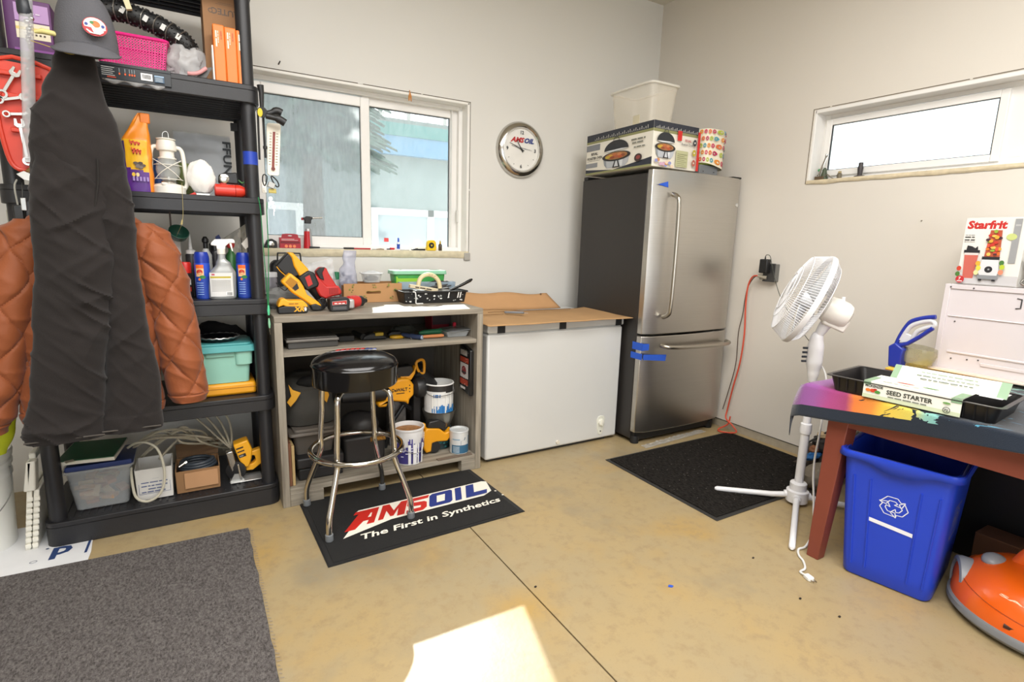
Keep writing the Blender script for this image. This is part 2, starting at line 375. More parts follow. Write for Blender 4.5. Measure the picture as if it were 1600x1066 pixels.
def spruce(x, y, h, r, base, label, seed, dens=900):
    random.seed(seed)
    t = thing('spruce_tree', label, 'tree', (x, y, -.2), 'spruces behind the shed window')
    obj('trunk', MB().cyl((x, y, -.2), (x, y, h), .14, .03, 8), M('#4d4238', .9), t)
    fo = MB()
    for i in range(dens):
        z = base+(h-base)*random.random()**1.2; k = 1-(z-base)/(h-base); rr = r*k*random.uniform(.3, 1)+.08; a = random.uniform(0, 2*PI)
        p = Vector((x+rr*math.cos(a), y+rr*math.sin(a), z-rr*.25)); d = Vector((math.cos(a), math.sin(a), -.35)); s_ = Vector((-math.sin(a), math.cos(a), 0))*random.uniform(.03, .07)
        l = random.uniform(.12, .28); fo.raw([p-s_, p+s_, p+d*l+s_*.3+Vector((0,0,-.02)), p+d*l-s_*.3, p+Vector((0,0,.05))], [(0,1,2,3), (0,1,4), (1,2,4), (2,3,4), (3,0,4)])
    l = obj('foliage', fo, M('#3f5a4c', .9, 0, .2, 3), t); l['kind'] = 'stuff'
spruce(1.18, 6.35, 6.4, .62, 2.25, 'tall spruce standing before the shed, seen through the left pane', 2, 3600)
for i, (x, y, h_) in enumerate(((4.2, 14, 7), (5.3, 15, 8), (6.8, 16, 8), (7.6, 14.5, 6.5))):
    tr = thing('bare_tree', ('leftmost', 'second from left', 'third from left', 'rightmost')[i]+' of the slim bare trees beyond the shed', 'tree', (x, y, -.2), 'bare trees beyond the shed')
    obj('trunk', MB().cyl((x, y, -.2), (x+.1, y, h_), .09, .03, 8), M('#8b8680', .9), tr)
    bt = MB(); random.seed(i)
    for k in range(16):
        z = random.uniform(2.2, h_-.5); a = random.uniform(0, 6.3); l = random.uniform(.5, 1.3); bt.cyl((x, y, z), (x+l*math.cos(a), y+l*math.sin(a), z+l*.6), .02, .006, 5)
    obj('branches', bt, M('#96918b', .9), tr)['kind'] = 'stuff'
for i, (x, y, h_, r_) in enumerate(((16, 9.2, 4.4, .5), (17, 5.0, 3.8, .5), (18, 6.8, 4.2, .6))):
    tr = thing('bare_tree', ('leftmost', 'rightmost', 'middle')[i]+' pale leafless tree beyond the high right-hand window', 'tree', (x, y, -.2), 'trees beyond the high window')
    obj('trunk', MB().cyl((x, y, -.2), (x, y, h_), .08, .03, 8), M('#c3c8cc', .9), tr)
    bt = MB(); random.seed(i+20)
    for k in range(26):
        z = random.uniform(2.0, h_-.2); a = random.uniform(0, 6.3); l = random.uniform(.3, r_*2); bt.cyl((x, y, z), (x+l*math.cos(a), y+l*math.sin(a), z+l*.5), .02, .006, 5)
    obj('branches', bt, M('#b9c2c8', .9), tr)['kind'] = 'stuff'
struct('ground_east', MB().box((3.5, -20, -.25), (60, 3.6, -.15)), M('#d7d9da', .9, 0, .05, 1.2))
# ================================================================ LARGE THINGS
# ---- black resin shelving unit
BP = M('#202023', .42, 0, .08, 12, .12, 300)
sh = thing('shelving_unit', 'tall black plastic shelving unit crammed with tools and supplies, left of window', 'shelf', (-.155, 2.95, 0))
SX0, SX1, SY0, SY1 = -.60, .295, 2.70, 3.20
def rrect(x0, y0, x1, y1, r, n=5):
    P_ = []
    for cx, cy, a in ((x1-r, y1-r, 0), (x0+r, y1-r, PI/2), (x0+r, y0+r, PI), (x1-r, y0+r, 1.5*PI)):
        P_ += [(cx+r*math.cos(a+PI/2*i/n), cy+r*math.sin(a+PI/2*i/n)) for i in range(n+1)]
    return P_
for zt, zb in ((.105, .0), (.553, .480), (1.008, .938), (1.456, 1.386), (1.925, 1.852), (2.39, 2.31)):
    s_ = MB().prism(rrect(SX0, SY0, SX1, SY1, .045), zt-.022, zt, 'z')
    o_, i_ = rrect(SX0, SY0, SX1, SY1, .045), rrect(SX0+.012, SY0+.012, SX1-.012, SY1-.012, .035)
    n = len(o_); V = [(p[0], p[1], zb) for p in o_]+[(p[0], p[1], zb) for p in i_]+[(p[0], p[1], zt-.022) for p in o_]+[(p[0], p[1], zt-.022) for p in i_]; F = []
    for k in range(n):
        j = (k+1) % n; F += [(k, j, n+j, n+k), (2*n+k, 2*n+j, j, k), (n+k, n+j, 3*n+j, 3*n+k)]
    s_.raw(V, F)
    lo = MB().prism(rrect(SX0-.004, SY0-.004, SX1+.004, SY1+.004, .047), zb, zb+.006, 'z') if False else None
    sf = obj('shelf', s_, BP, sh, bev=.003)
    rb = MB()
    for k in range(9): rb.box((SX0+.02, SY0+.05+k*.05, zb+.008), (SX1-.02, SY0+.058+k*.05, zt-.02))
    for k in range(4): rb.box((SX0+.1+k*.22, SY0+.02, zb+.014), (SX0+.108+k*.22, SY1-.02, zt-.02))
    g = obj('ribs', rb, BP, sf)
    if zt < .2:
        gr = MB()
        for k in range(30): gr.box((SX0+.06+k*.026, SY0+.03, zt), (SX0+.068+k*.026, SY1-.03, zt+.003))
        obj('grating', gr, BP, sf)
lv = [(.105, .480), (.553, .938), (1.008, 1.386), (1.456, 1.852), (1.925, 2.31)]
for px, py in ((-.557, 2.745), (.25, 2.745), (-.557, 3.155), (.25, 3.155)):
    for a, b in lv:
        p = MB().cyl((px, py, a), (px, py, b), .030, .030, 18); obj('post', p, BP, sh)
        MBk = None
st = MB().lathe([(.0304, 0), (.0304, .055)], (.25, 2.745, 1.60), 18); obj('sticker', st, M('#2343b0', .4), sh)['label'] = 'blue label on right front post'
cl = MB().box((.205, 3.13, 1.80), (.235, 3.16, 1.835)); obj('clip', cl, M('#17171a', .5), sh)
# ---- workbench cabinet
WD = M('#8f887c', .75, 0, .22, 7, .25, 60)
bn = thing('workbench', 'open grey-painted wooden workbench cabinet with one shelf under the window', 'workbench', (.83, 2.92, 0))
BX0, BX1, BY0, BY1 = .298, 1.362, 2.63, 3.27
def wood(axis):
    m = bpy.data.materials.new('m_greywood'); m.use_nodes = True; nt = m.node_tree; P = nt.nodes['Principled BSDF']; L = nt.links.new
    tc = nt.nodes.new('ShaderNodeTexCoord'); mp = nt.nodes.new('ShaderNodeMapping'); L(tc.outputs['Object'], mp.inputs[0])
    mp.inputs['Scale'].default_value = {'x': (3, 40, 40), 'z': (40, 40, 3), 'y': (40, 3, 40)}[axis]
    n = nt.nodes.new('ShaderNodeTexNoise'); n.inputs['Scale'].default_value = 1; n.inputs['Detail'].default_value = 7; n.inputs['Distortion'].default_value = .6; L(mp.outputs[0], n.inputs[0])
    r = nt.nodes.new('ShaderNodeValToRGB'); r.color_ramp.elements[0].position = .3; r.color_ramp.elements[0].color = lin('#746c60'); r.color_ramp.elements[1].position = .72; r.color_ramp.elements[1].color = lin('#a39b8c')
    L(n.outputs[0], r.inputs[0]); L(r.outputs[0], P.inputs['Base Color']); P.inputs['Roughness'].default_value = .55
    b = nt.nodes.new('ShaderNodeBump'); b.inputs['Strength'].default_value = .25; b.inputs['Distance'].default_value = .003; L(n.outputs[0], b.inputs['Height']); L(b.outputs[0], P.inputs['Normal'])
    return m
WX, WZ = wood('x'), wood('z')
obj('top', MB().box((BX0, BY0, .905), (BX1, BY1, .935)), WX, bn, bev=.003)
obj('side', MB().box((BX0, BY0, .0), (BX0+.034, BY1, .905)), WZ, bn, bev=.002)
obj('side', MB().box((BX1-.034, BY0, .0), (BX1, BY1, .905)), WZ, bn, bev=.002)
obj('middle_shelf', MB().box((BX0+.034, BY0+.008, .742), (BX1-.034, BY1, .765)), WX, bn, bev=.002)
obj('bottom_shelf', MB().box((BX0+.034, BY0+.004, .066), (BX1-.034, BY1, .092)), WX, bn, bev=.002)
obj('back', MB().box((BX0+.034, BY1-.012, .066), (BX1-.034, BY1, .905)), M('#4a453e', .9, 0, .15, 6), bn)
obj('foot', MB().box((BX0+.034, BY0+.002, 0), (BX0+.19, BY0+.05, .066)), WX, bn, bev=.002)
obj('foot', MB().box((BX1-.12, BY0+.002, 0), (BX1-.034, BY0+.05, .066)), WX, bn, bev=.002)
obj('batten', MB().box((1.10, BY0+.002, .092), (1.31, BY0+.03, .096)), M('#6d5f52', .8), bn)
# ---- chest freezer
FW = M('#cdcdca', .28, 0, .012, 3, 0, 1, 1, .3)
fz = thing('chest_freezer', 'white chest freezer between the workbench and the refrigerator', 'freezer', (1.91, 2.99, 0))
FX0, FX1, FY0, FY1 = 1.412, 2.415, 2.667, 3.30
obj('body', MB().box((FX0, FY0, .02), (FX1, FY1, .775)), FW, fz, bev=.012, seg=3)
obj('seal', MB().box((FX0+.01, FY0+.01, .772), (FX1-.01, FY1-.01, .787)), M('#b9bbbb', .6), fz)
lid = obj('lid', MB().box((FX0-.004, FY0-.008, .785), (FX1+.002, FY1, .830)), FW, fz, bev=.008, seg=3)
for x in (1.47, 1.90, 2.345):
    obj('tape_strip', MB().box((x, FY0-.0105, .783), (x+.05, FY0-.0075, .832)), M('#17181a', .6), lid)
obj('base', MB().box((FX0+.03, FY0+.03, 0), (FX1-.07, FY1-.07, .02)), M('#333333', .7), fz)
esc = MB().prism([(2.242, .155), (2.252, .175), (2.275, .180), (2.298, .175), (2.308, .155), (2.304, .10), (2.290, .055), (2.275, .045), (2.258, .055), (2.246, .10)], FY0-.004, FY0+.002); ep = obj('thermostat_plate', esc, M('#dcdccf', .4), fz, bev=.002)
obj('dial', MB().lathe([(.023, 0), (.022, .012), (.018, .014)], (2.275, FY0-.003, .135), 24, (0, -1, 0)).box((2.271, FY0-.022, .115), (2.279, FY0-.014, .155)), M('#e6e4d8', .4), ep)
obj('lamp', MB().lathe([(.005, 0), (.004, .004)], (2.275, FY0-.003, .072), 12, (0, -1, 0)), M('#222222', .3), ep)
obj('drain_cap', MB().lathe([(.014, 0), (.012, .008)], (1.93, FY0-.001, .052), 16, (0, -1, 0)), M('#d6cfc0', .5), fz)
# cardboard sheet on the freezer
CB = M('#b08a5e', .85, 0, .08, 6, .1, 60)
cs = thing('cardboard_sheet', 'flattened brown cardboard box lying on the freezer lid, back flap standing', 'cardboard', (1.9, 2.9, .832))
def sheet(u, v):
    x = 1.385+(2.465-1.385)*u; y = 2.60+(3.12-2.60)*v
    z = .838+.010*noise.noise(Vector((x*2.5, y*3, 1)))-.016*(1-v)**3*(.4+.6*abs(math.sin(u*5)))+.012*math.sin(u*7)*(v)**2
    return Vector((x+.02*(1-v)*math.sin(u*3), y+.006*math.sin(u*19), max(.834, z)))
sg = MB().grid(sheet, 40, 14); so = obj('sheet', sg, CB, cs, fixn=False); sm = so.modifiers.new('t', 'SOLIDIFY'); sm.thickness = .004; sm.offset = 1
def flap(u, v):
    x = 1.36+(2.21-1.36)*u+.05*v*(u > .9)*(-1); y = 3.13+.07*v; z = .846+(.125-.03*u)*v+.006*math.sin(u*14)*v
    return Vector((x+.03*(1-v)*u, y, z))
fo_ = obj('flap', MB().grid(flap, 30, 6), M('#b98f63', .85, 0, .06, 6, .1, 60), cs, fixn=False); sm = fo_.modifiers.new('t', 'SOLIDIFY'); sm.thickness = .004
obj('fold_line', MB().box((1.60, 3.02, .851), (2.25, 3.024, .8545)).box((1.44, 2.93, .850), (1.66, 2.934, .8535)), M('#7d6040', .9), cs)
# ---- refrigerator
RX0, RX1, RY0, RZ = 2.432, 3.24, 2.47, 1.757
rf = thing('refrigerator', 'tall stainless steel bottom-freezer refrigerator with dark grey side in the corner', 'refrigerator', (2.83, 2.84, 0))
obj('cabinet', MB().box((RX0+.004, RY0+.085, .03), (RX1-.004, 3.20, RZ-.018)), M('#2b2826', .45, 0, .04, 30, .08, 400), rf, bev=.006)
def steel():
    m = bpy.data.materials.new('m_brushed_steel'); m.use_nodes = True; nt = m.node_tree; P = nt.nodes['Principled BSDF']; L = nt.links.new
    tc = nt.nodes.new('ShaderNodeTexCoord'); mp = nt.nodes.new('ShaderNodeMapping'); mp.inputs['Scale'].default_value = (4, 4, 700); L(tc.outputs['Object'], mp.inputs[0])
    n = nt.nodes.new('ShaderNodeTexNoise'); n.inputs['Scale'].default_value = 1; n.inputs['Detail'].default_value = 3; L(mp.outputs[0], n.inputs[0])
    n2 = nt.nodes.new('ShaderNodeTexNoise'); n2.inputs['Scale'].default_value = 3.5; n2.inputs['Detail'].default_value = 5; L(tc.outputs['Object'], n2.inputs[0])
    r = nt.nodes.new('ShaderNodeMapRange'); r.inputs[3].default_value = .24; r.inputs[4].default_value = .42; L(n2.outputs[0], r.inputs[0]); L(r.outputs[0], P.inputs['Roughness'])
    mx = nt.nodes.new('ShaderNodeMix'); mx.data_type = 'RGBA'; mx.inputs[6].default_value = lin('#bcb8b1'); mx.inputs[7].default_value = lin('#cdc9c2'); L(n.outputs[0], mx.inputs[0]); L(mx.outputs[2], P.inputs['Base Color'])
    P.inputs['Metallic'].default_value = 1; P.inputs['Anisotropic'].default_value = .75
    tg = nt.nodes.new('ShaderNodeTangent'); tg.direction_type = 'RADIAL'; tg.axis = 'Z'; L(tg.outputs[0], P.inputs['Tangent'])
    return m
SS = steel()
def door(z0, z1):
    pr = []; n = 14
    for i in range(n+1):
        u = i/n; x = RX0+(RX1-RX0)*u; b = .022*(1-(2*u-1)**2); e = .02*max(0, abs(2*u-1)-.93)/.07
        pr.append((x, RY0+.02-b+e))
    pr += [(RX1, RY0+.08), (RX0, RY0+.08)]
    return MB().prism(pr, z0, z1, 'z')
d1 = obj('door', door(.742, RZ), SS, rf, bev=.004)
d2 = obj('freezer_drawer', door(.085, .728), SS, rf, bev=.004)
HM = M('#b9b4aa', .28, 1, .03)
hp = [(2.56, RY0-.01, .855), (2.56, RY0-.05, .875), (2.56, RY0-.068, .93), (2.56, RY0-.072, 1.23), (2.56, RY0-.068, 1.54), (2.56, RY0-.05, 1.595), (2.56, RY0-.01, 1.612)]
obj('handle', MB().tube(smooth(hp, 4), .0145, 12), HM, d1)
hp = [(2.572, RY0-.0, .668), (2.60, RY0-.045, .662), (2.70, RY0-.06, .658), (2.9, RY0-.064, .652), (3.1, RY0-.06, .650), (3.18, RY0-.045, .652), (3.205, RY0, .655)]
obj('handle', MB().tube(smooth(hp, 4), .0135, 12), HM, d2)
obj('badge', MB().lathe([(.013, 0), (.012, .004)], (3.195, RY0+.017, 1.585), 20, (0, -1, 0)), M('#d9d9d6', .3, .6), d1)
obj('kick_plate', MB().box((RX0+.02, RY0+.06, .02), (RX1-.02, RY0+.1, .085)), M('#1b1a1a', .6), rf)
obj('hinge_cover', MB().box((RX1-.09, RY0+.03, RZ), (RX1-.005, RY0+.11, RZ+.012)).box((RX0+.004, 3.15, RZ-.02), (RX1, 3.19, RZ+.004)), M('#1d1c1c', .5), rf, bev=.003)
obj('foot', MB().lathe([(.028, 0), (.03, .03), (.025, .05)], (RX0+.04, RY0+.075, 0), 14), M('#141414', .6), rf)
obj('foot', MB().lathe([(.028, 0), (.03, .03), (.025, .05)], (RX1-.05, RY0+.075, 0), 14), M('#141414', .6), rf)
BT = M('#2356c4', .7, 0, .05)
obj('tape_strip', MB().prism([(RX0-.002, .684), (RX0+.07, .680), (RX0+.072, .640), (RX0-.002, .640)], RY0+.016, RY0+.0185).box((RX0-.0025, RY0+.02, .638), (RX0+.0015, RY0+.11, .686)), BT, rf)['label'] = 'blue masking tape'
obj('tape_strip', MB().prism([(RX0-.002, .617), (RX0+.20, .602), (RX0+.195, .560), (RX0-.002, .583)], RY0+.003, RY0+.006).box((RX0-.0025, RY0+.02, .578), (RX0+.0015, RY0+.12, .618)), BT, rf)['label'] = 'blue masking tape'
obj('tape_strip', MB().prism([(RX0+.02, 1.665), (RX0+.10, 1.687), (RX0+.105, 1.652)], RY0+.007, RY0+.010), BT, rf)['label'] = 'blue masking tape'
# ---- table
RW = M('#7e3d2e', .5, 0, .06, 8, .05, 60)
tb = thing('table', 'dark red painted wooden table with a beach towel over it, right edge', 'table', (2.7, .4, 0))
TX0, TX1, TY1, TY0 = 2.20, 3.22, 1.275, -.30
obj('tabletop', MB().box((TX0, TY0, .715), (TX1, TY1, .742)), RW, tb, bev=.004)
def tleg(x, y, xb, yb):
    a = .085; b = .05
    q0 = [(xb-b/2, yb-b/2, 0), (xb+b/2, yb-b/2, 0), (xb+b/2, yb+b/2, 0), (xb-b/2, yb+b/2, 0)]; q1 = [(x-a/2, y-a/2, .715), (x+a/2, y-a/2, .715), (x+a/2, y+a/2, .715), (x-a/2, y+a/2, .715)]
    return MB().raw(q0+q1, [(0,3,2,1),(4,5,6,7),(0,1,5,4),(1,2,6,5),(2,3,7,6),(3,0,4,7)])
for x, y in ((2.262, 1.135), (3.12, 1.16), (2.262, -.2), (3.12, -.2)): obj('leg', tleg(x, y, x-.022 if x < 3 else x+.01, y+.03 if y > 0 else y-.03), RW, tb, bev=.003)
ap = MB().box((2.222, -.2, .605), (2.244, 1.14, .715)); obj('apron', ap, RW, tb)
obj('apron', MB().box((3.12, -.2, .605), (3.14, 1.14, .715)), RW, tb); obj('apron', MB().box((2.26, 1.155, .605), (3.12, 1.175, .715)), RW, tb)
# ---- beach towel (one draped cloth)
def towel_mat():
    m = bpy.data.materials.new('m_towel'); m.use_nodes = True; nt = m.node_tree; P = nt.nodes['Principled BSDF']; L = nt.links.new
    uv = nt.nodes.new('ShaderNodeUVMap'); uv.uv_map = 'UVMap'; sp = nt.nodes.new('ShaderNodeSeparateXYZ'); L(uv.outputs[0], sp.inputs[0])
    r = nt.nodes.new('ShaderNodeValToRGB'); cr = r.color_ramp; cols = [(0, '#85508f'), (.05, '#8f5292'), (.09, '#a3457f'), (.135, '#9a3f68'), (.155, '#d9773a'), (.20, '#dd8a3c'), (.225, '#dcb945'), (.29, '#cfc05a'), (.32, '#86b8ac'), (.40, '#4f93aa'), (.50, '#2f5f86'), (1, '#24405f')]
    cr.elements[0].color = lin(cols[0][1]); cr.elements[1].position = 1; cr.elements[1].color = lin(cols[-1][1])
    for p, c in cols[1:-1]: e = cr.elements.new(p); e.color = lin(c)
    n0 = nt.nodes.new('ShaderNodeTexNoise'); n0.inputs['Scale'].default_value = 14; L(uv.outputs[0], n0.inputs[0])
    ad = nt.nodes.new('ShaderNodeMath'); ad.operation = 'MULTIPLY_ADD'; L(n0.outputs[0], ad.inputs[0]); ad.inputs[1].default_value = .03; L(sp.outputs[0], ad.inputs[2]); L(ad.outputs[0], r.inputs[0])
    # navy border, palm silhouettes and dark sea at the far end, woven into the cloth
    n = nt.nodes.new('ShaderNodeTexNoise'); n.inputs['Scale'].default_value = 16; n.inputs['Detail'].default_value = 6; n.inputs['Distortion'].default_value = 1.6; L(uv.outputs[0], n.inputs[0])
    mm = nt.nodes.new('ShaderNodeMath'); mm.operation = 'MULTIPLY_ADD'; L(sp.outputs[0], mm.inputs[0]); mm.inputs[1].default_value = 1.0; mm.inputs[2].default_value = -.24
    a2 = nt.nodes.new('ShaderNodeMath'); a2.operation = 'ADD'; L(mm.outputs[0], a2.inputs[0]); L(n.outputs[0], a2.inputs[1])
    gt = nt.nodes.new('ShaderNodeMath'); gt.operation = 'GREATER_THAN'; L(a2.outputs[0], gt.inputs[0]); gt.inputs[1].default_value = .555
    bd = nt.nodes.new('ShaderNodeMath'); bd.operation = 'LESS_THAN'; L(sp.outputs[1], bd.inputs[0]); bd.inputs[1].default_value = .048
    bl = nt.nodes.new('ShaderNodeMath'); bl.operation = 'LESS_THAN'; L(sp.outputs[0], bl.inputs[0]); bl.inputs[1].default_value = -.045
    m1 = nt.nodes.new('ShaderNodeMath'); m1.operation = 'MAXIMUM'; L(gt.outputs[0], m1.inputs[0]); L(bd.outputs[0], m1.inputs[1])
    m2 = nt.nodes.new('ShaderNodeMath'); m2.operation = 'MAXIMUM'; L(m1.outputs[0], m2.inputs[0]); L(bl.outputs[0], m2.inputs[1])
    mx = nt.nodes.new('ShaderNodeMix'); mx.data_type = 'RGBA'; L(m2.outputs[0], mx.inputs[0]); L(r.outputs[0], mx.inputs[6]); mx.inputs[7].default_value = lin('#1d2531'); L(mx.outputs[2], P.inputs['Base Color'])
    P.inputs['Roughness'].default_value = .95; P.inputs['Sheen Weight'].default_value = .4; P.inputs['Specular IOR Level'].default_value = .1
    n3 = nt.nodes.new('ShaderNodeTexNoise'); n3.inputs['Scale'].default_value = 420; L(uv.outputs[0], n3.inputs[0]); b = nt.nodes.new('ShaderNodeBump'); b.inputs['Strength'].default_value = .5; b.inputs['Distance'].default_value = .003; L(n3.outputs[0], b.inputs['Height']); L(b.outputs[0], P.inputs['Normal'])
    return m
# u: cloth length along the table edge (from its left end), v: from the hanging hem up and across the top
NU, NV = 90, 46; LU0, LU1, LV = -.10, 1.45, 1.06; tv = []; tuv = []
DROP = .135
for j in range(NV):
    vv = j
    for i in range(NU):
        u = LU0+(LU1-LU0)*i/(NU-1)
        DR = max(.04, DROP-.125*max(u, 0)); v = DR*vv/12 if vv <= 12 else DR+(LV-DR)*(vv-12)/(NV-13)
        y = TY1-max(u, 0); x = TX0-.012; z = .7455
        if v < DR:
            z = .747-(DR-v); x = TX0-.010-.010*math.sin(u*9+1)*(1-v/DR)-.012*(1-v/DR)
        else:
            x = TX0-.010+(v-DR); z = .7475+.002*noise.noise(Vector((u*8, v*8, 0)))
        if u < 0:
            d = -u; y = TY1+.012+.01*math.sin(v*20); z -= d
            if v < DR: y += .02*(1-v/DR)
        tv.append(Vector((x, y, z))); tuv.append((u/1.45, v))
tF = [(j*NU+i, j*NU+i+1, (j+1)*NU+i+1, (j+1)*NU+i) for j in range(NV-1) for i in range(NU-1)]
tw = link('beach_towel', tv, tF, [0]*len(tF), [towel_mat()], None); tag(tw, 'beach towel with purple, orange and palm print draped over the red table', 'towel')
uvl = tw.data.uv_layers.new(name='UVMap')
for lp in tw.data.loops: uvl.data[lp.index].uv = tuv[lp.vertex_index]
tw.data.shade_smooth(); sm = tw.modifiers.new('t', 'SOLIDIFY'); sm.thickness = .004; sm.offset = 1
# ================================================================ CLOTHES HANGING ON THE SHELVING
def rowinterp(rows):
    rows = sorted(rows, key=lambda r: -r[0]); n = len(rows)
    def f(v):
        z = rows[0][0]+(rows[-1][0]-rows[0][0])*v
        for i in range(n-1):
            if z >= rows[i+1][0]-1e-9 or i == n-2:
                t = (rows[i][0]-z)/(rows[i][0]-rows[i+1][0]); t = t*t*(3-2*t)
                return z, [a+(b-a)*t for a, b in zip(rows[i][1:], rows[i+1][1:])]
    return f
def loft(rows, disp, nu, nv, sq=1.0):
    """rows: (z, cx, cy, rx, ry); a soft closed tube of cloth"""
    f = rowinterp(rows)
    def fn(u, v):
        z, (cx, cy, rx, ry) = f(v); a = 2*PI*u; c, s_ = math.cos(a), math.sin(a)
        cs_, sn = math.copysign(abs(c)**sq, c), math.copysign(abs(s_)**sq, s_)
        d = disp(u, v, z, rx, ry, Vector((cx+rx*cs_, cy+ry*sn, z)))
        n = Vector((c/max(rx, .01), s_/max(ry, .01), 0)).normalized()
        return Vector((cx+rx*cs_, cy+ry*sn, z))+n*d
    m = MB().grid(fn, nu, nv, True); b = 0
    for j in (0, nv-1):
        f0 = [j*nu+i for i in range(nu)]; m.F.append(f0); m.I.append(0)
    return m
def wrinkle(p, s1=7, s2=3, amp=.01, sd=0, rk=.55):
    q = Vector((p.x*s1+sd, p.y*4, p.z*s2+p.x*4*math.sin(sd))); a = noise.noise(q); b = noise.noise(q*2.1+Vector((5, 1, sd)))
    r = 1-abs(noise.noise(Vector((p.x*3.3+sd, sd, p.z*11+p.x*6))))*2
    return amp*(a+.5*b)+amp*rk*max(0, r)**3
def quilt(p, arc, z, du=.150, dz=.205, ph=0):
    s_ = arc/du+z/dz+ph; t = arc/du-z/dz+ph*.3
    a = abs(math.sin(PI*s_)); b = abs(math.sin(PI*t)); m = min(a, b)
    return .011*min(1, (a*b))**.5-.005*math.exp(-(m/.07)**2)
def jdisp(ph, amp=.008, sd=0):
    def d(u, v, z, rx, ry, p):
        arc = (u-.75)*2*PI*(rx+ry)/2; e = 1
        if v < .04: e = v/.04
        if v > .95: e = max(0, (1-v)/.05)*.6
        return quilt(p, arc, z, ph=ph)*e+wrinkle(p, 8, 6, amp, sd)+(.006 if v > .955 else 0)
    return d
JM = M('#8c4b27', .6, 0, .06, 14, .25, 90, 1, 0, .35, .15)
jk = thing('quilted_jacket', 'rust brown diamond-quilted jacket hanging behind the dark trousers', 'jacket', (-.36, 2.60, .55))
obj('torso', loft([(1.42, -.335, 2.61, .055, .05), (1.375, -.335, 2.61, .12, .06), (1.33, -.335, 2.61, .165, .068), (1.26, -.335, 2.61, .215, .072), (1.12, -.335, 2.61, .222, .074), (.9, -.35, 2.605, .212, .076), (.60, -.372, 2.60, .218, .08), (.575, -.372, 2.60, .216, .078)], jdisp(.2, .009, 1), 150, 150), JM, jk)
obj('sleeve', loft([(1.33, -.165, 2.615, .045, .055), (1.29, -.155, 2.612, .075, .06), (1.2, -.128, 2.605, .082, .066), (1.10, -.107, 2.60, .078, .07), (.95, -.083, 2.60, .072, .07), (.75, -.062, 2.595, .066, .068), (.63, -.052, 2.595, .063, .062), (.602, -.052, 2.595, .056, .056)], jdisp(.45, .010, 2), 90, 130), JM, jk)
obj('sleeve', loft([(1.33, -.50, 2.615, .045, .055), (1.29, -.515, 2.612, .075, .06), (1.2, -.545, 2.605, .08, .066), (1.10, -.567, 2.60, .078, .07), (.95, -.60, 2.60, .072, .07), (.75, -.635, 2.595, .068, .068), (.63, -.665, 2.595, .066, .062), (.55, -.70, 2.595, .058, .056)], jdisp(.1, .010, 5), 90, 130), JM, jk)
obj('collar', loft([(1.455, -.335, 2.615, .075, .055), (1.44, -.335, 2.61, .088, .062), (1.38, -.335, 2.61, .095, .062)], jdisp(.3, .004, 5), 50, 20), M('#7e4120', .6, 0, .06, 14, .25, 90), jk)
PMt = M('#262221', .88, 0, .08, 5, .3, 420, 1, 0, .2, .12)
def pdisp(amp, sd, zs=5, seam=None):
    def d(u, v, z, rx, ry, p):
        a = wrinkle(p, 3.5, zs*.6, amp*.7, sd, 0)
        e_ = abs(math.sin(2*PI*(u+.25)))**1.0; q = noise.noise(Vector((p.x*3+sd, sd*2, p.z*7-p.x*5))); g = max(0, noise.noise(Vector((p.x*5, sd, p.z*4)))+.32)
        q3 = noise.noise(Vector((p.x*9-sd, sd, p.z*26+p.x*16))); a += amp*.30*q3; q4 = noise.noise(Vector((sd, p.x*2.5, p.z*10+p.x*9))); a += amp*.6*max(0, 1-abs(q4)*5)**2*g*2
        a += amp*1.1*max(0, 1-abs(q)*4)**2*g*2*(.25+.75*abs(math.sin(2*PI*u)))
        if v > .93: a += .003*(1 if v > .94 else 0)
        return a
    return d
tr = thing('snow_trousers', 'dark charcoal work trousers hanging full length in front of the jacket', 'trousers', (-.33, 2.47, .52))
obj('waist', loft([(1.90, -.300, 2.485, .05, .04), (1.84, -.305, 2.48, .062, .045), (1.76, -.312, 2.475, .082, .05), (1.66, -.318, 2.47, .118, .052), (1.57, -.32, 2.47, .130, .054), (1.46, -.325, 2.472, .130, .055), (1.38, -.33, 2.474, .120, .05)], pdisp(.010, 3), 100, 80, .9), PMt, tr)
obj('leg', loft([(1.55, -.347, 2.462, .095, .05), (1.42, -.352, 2.46, .112, .055), (1.2, -.360, 2.457, .112, .058), (.95, -.395, 2.455, .108, .058), (.75, -.418, 2.455, .108, .056), (.56, -.442, 2.455, .113, .052), (.538, -.443, 2.455, .112, .05)], pdisp(.011, 7), 100, 170, .85), PMt, tr)
obj('leg', loft([(1.56, -.238, 2.482, .045, .045), (1.42, -.226, 2.48, .052, .052), (1.2, -.226, 2.478, .046, .052), (.95, -.230, 2.476, .064, .055), (.75, -.228, 2.475, .088, .054), (.56, -.244, 2.473, .100, .05), (.540, -.244, 2.473, .099, .048)], pdisp(.010, 11), 90, 170, .85), PMt, tr)
obj('hem_band', MB().tube([(-.555+.23*i/20, 2.404-.001*math.sin(i), .553) for i in range(21)], .003, 6).tube([(-.335+.185*i/20, 2.424, .556) for i in range(21)], .003, 6), M('#4a4540', .9), tr)['kind'] = 'stuff'
obj('seam', MB().tube([(-.262+.004*math.sin(k*.8)-.0040*k, 2.412+.0012*k if k < 10 else 2.424, 1.54-.034*k) for k in range(14)], .0028, 6), M('#1f1c1a', .9), tr)
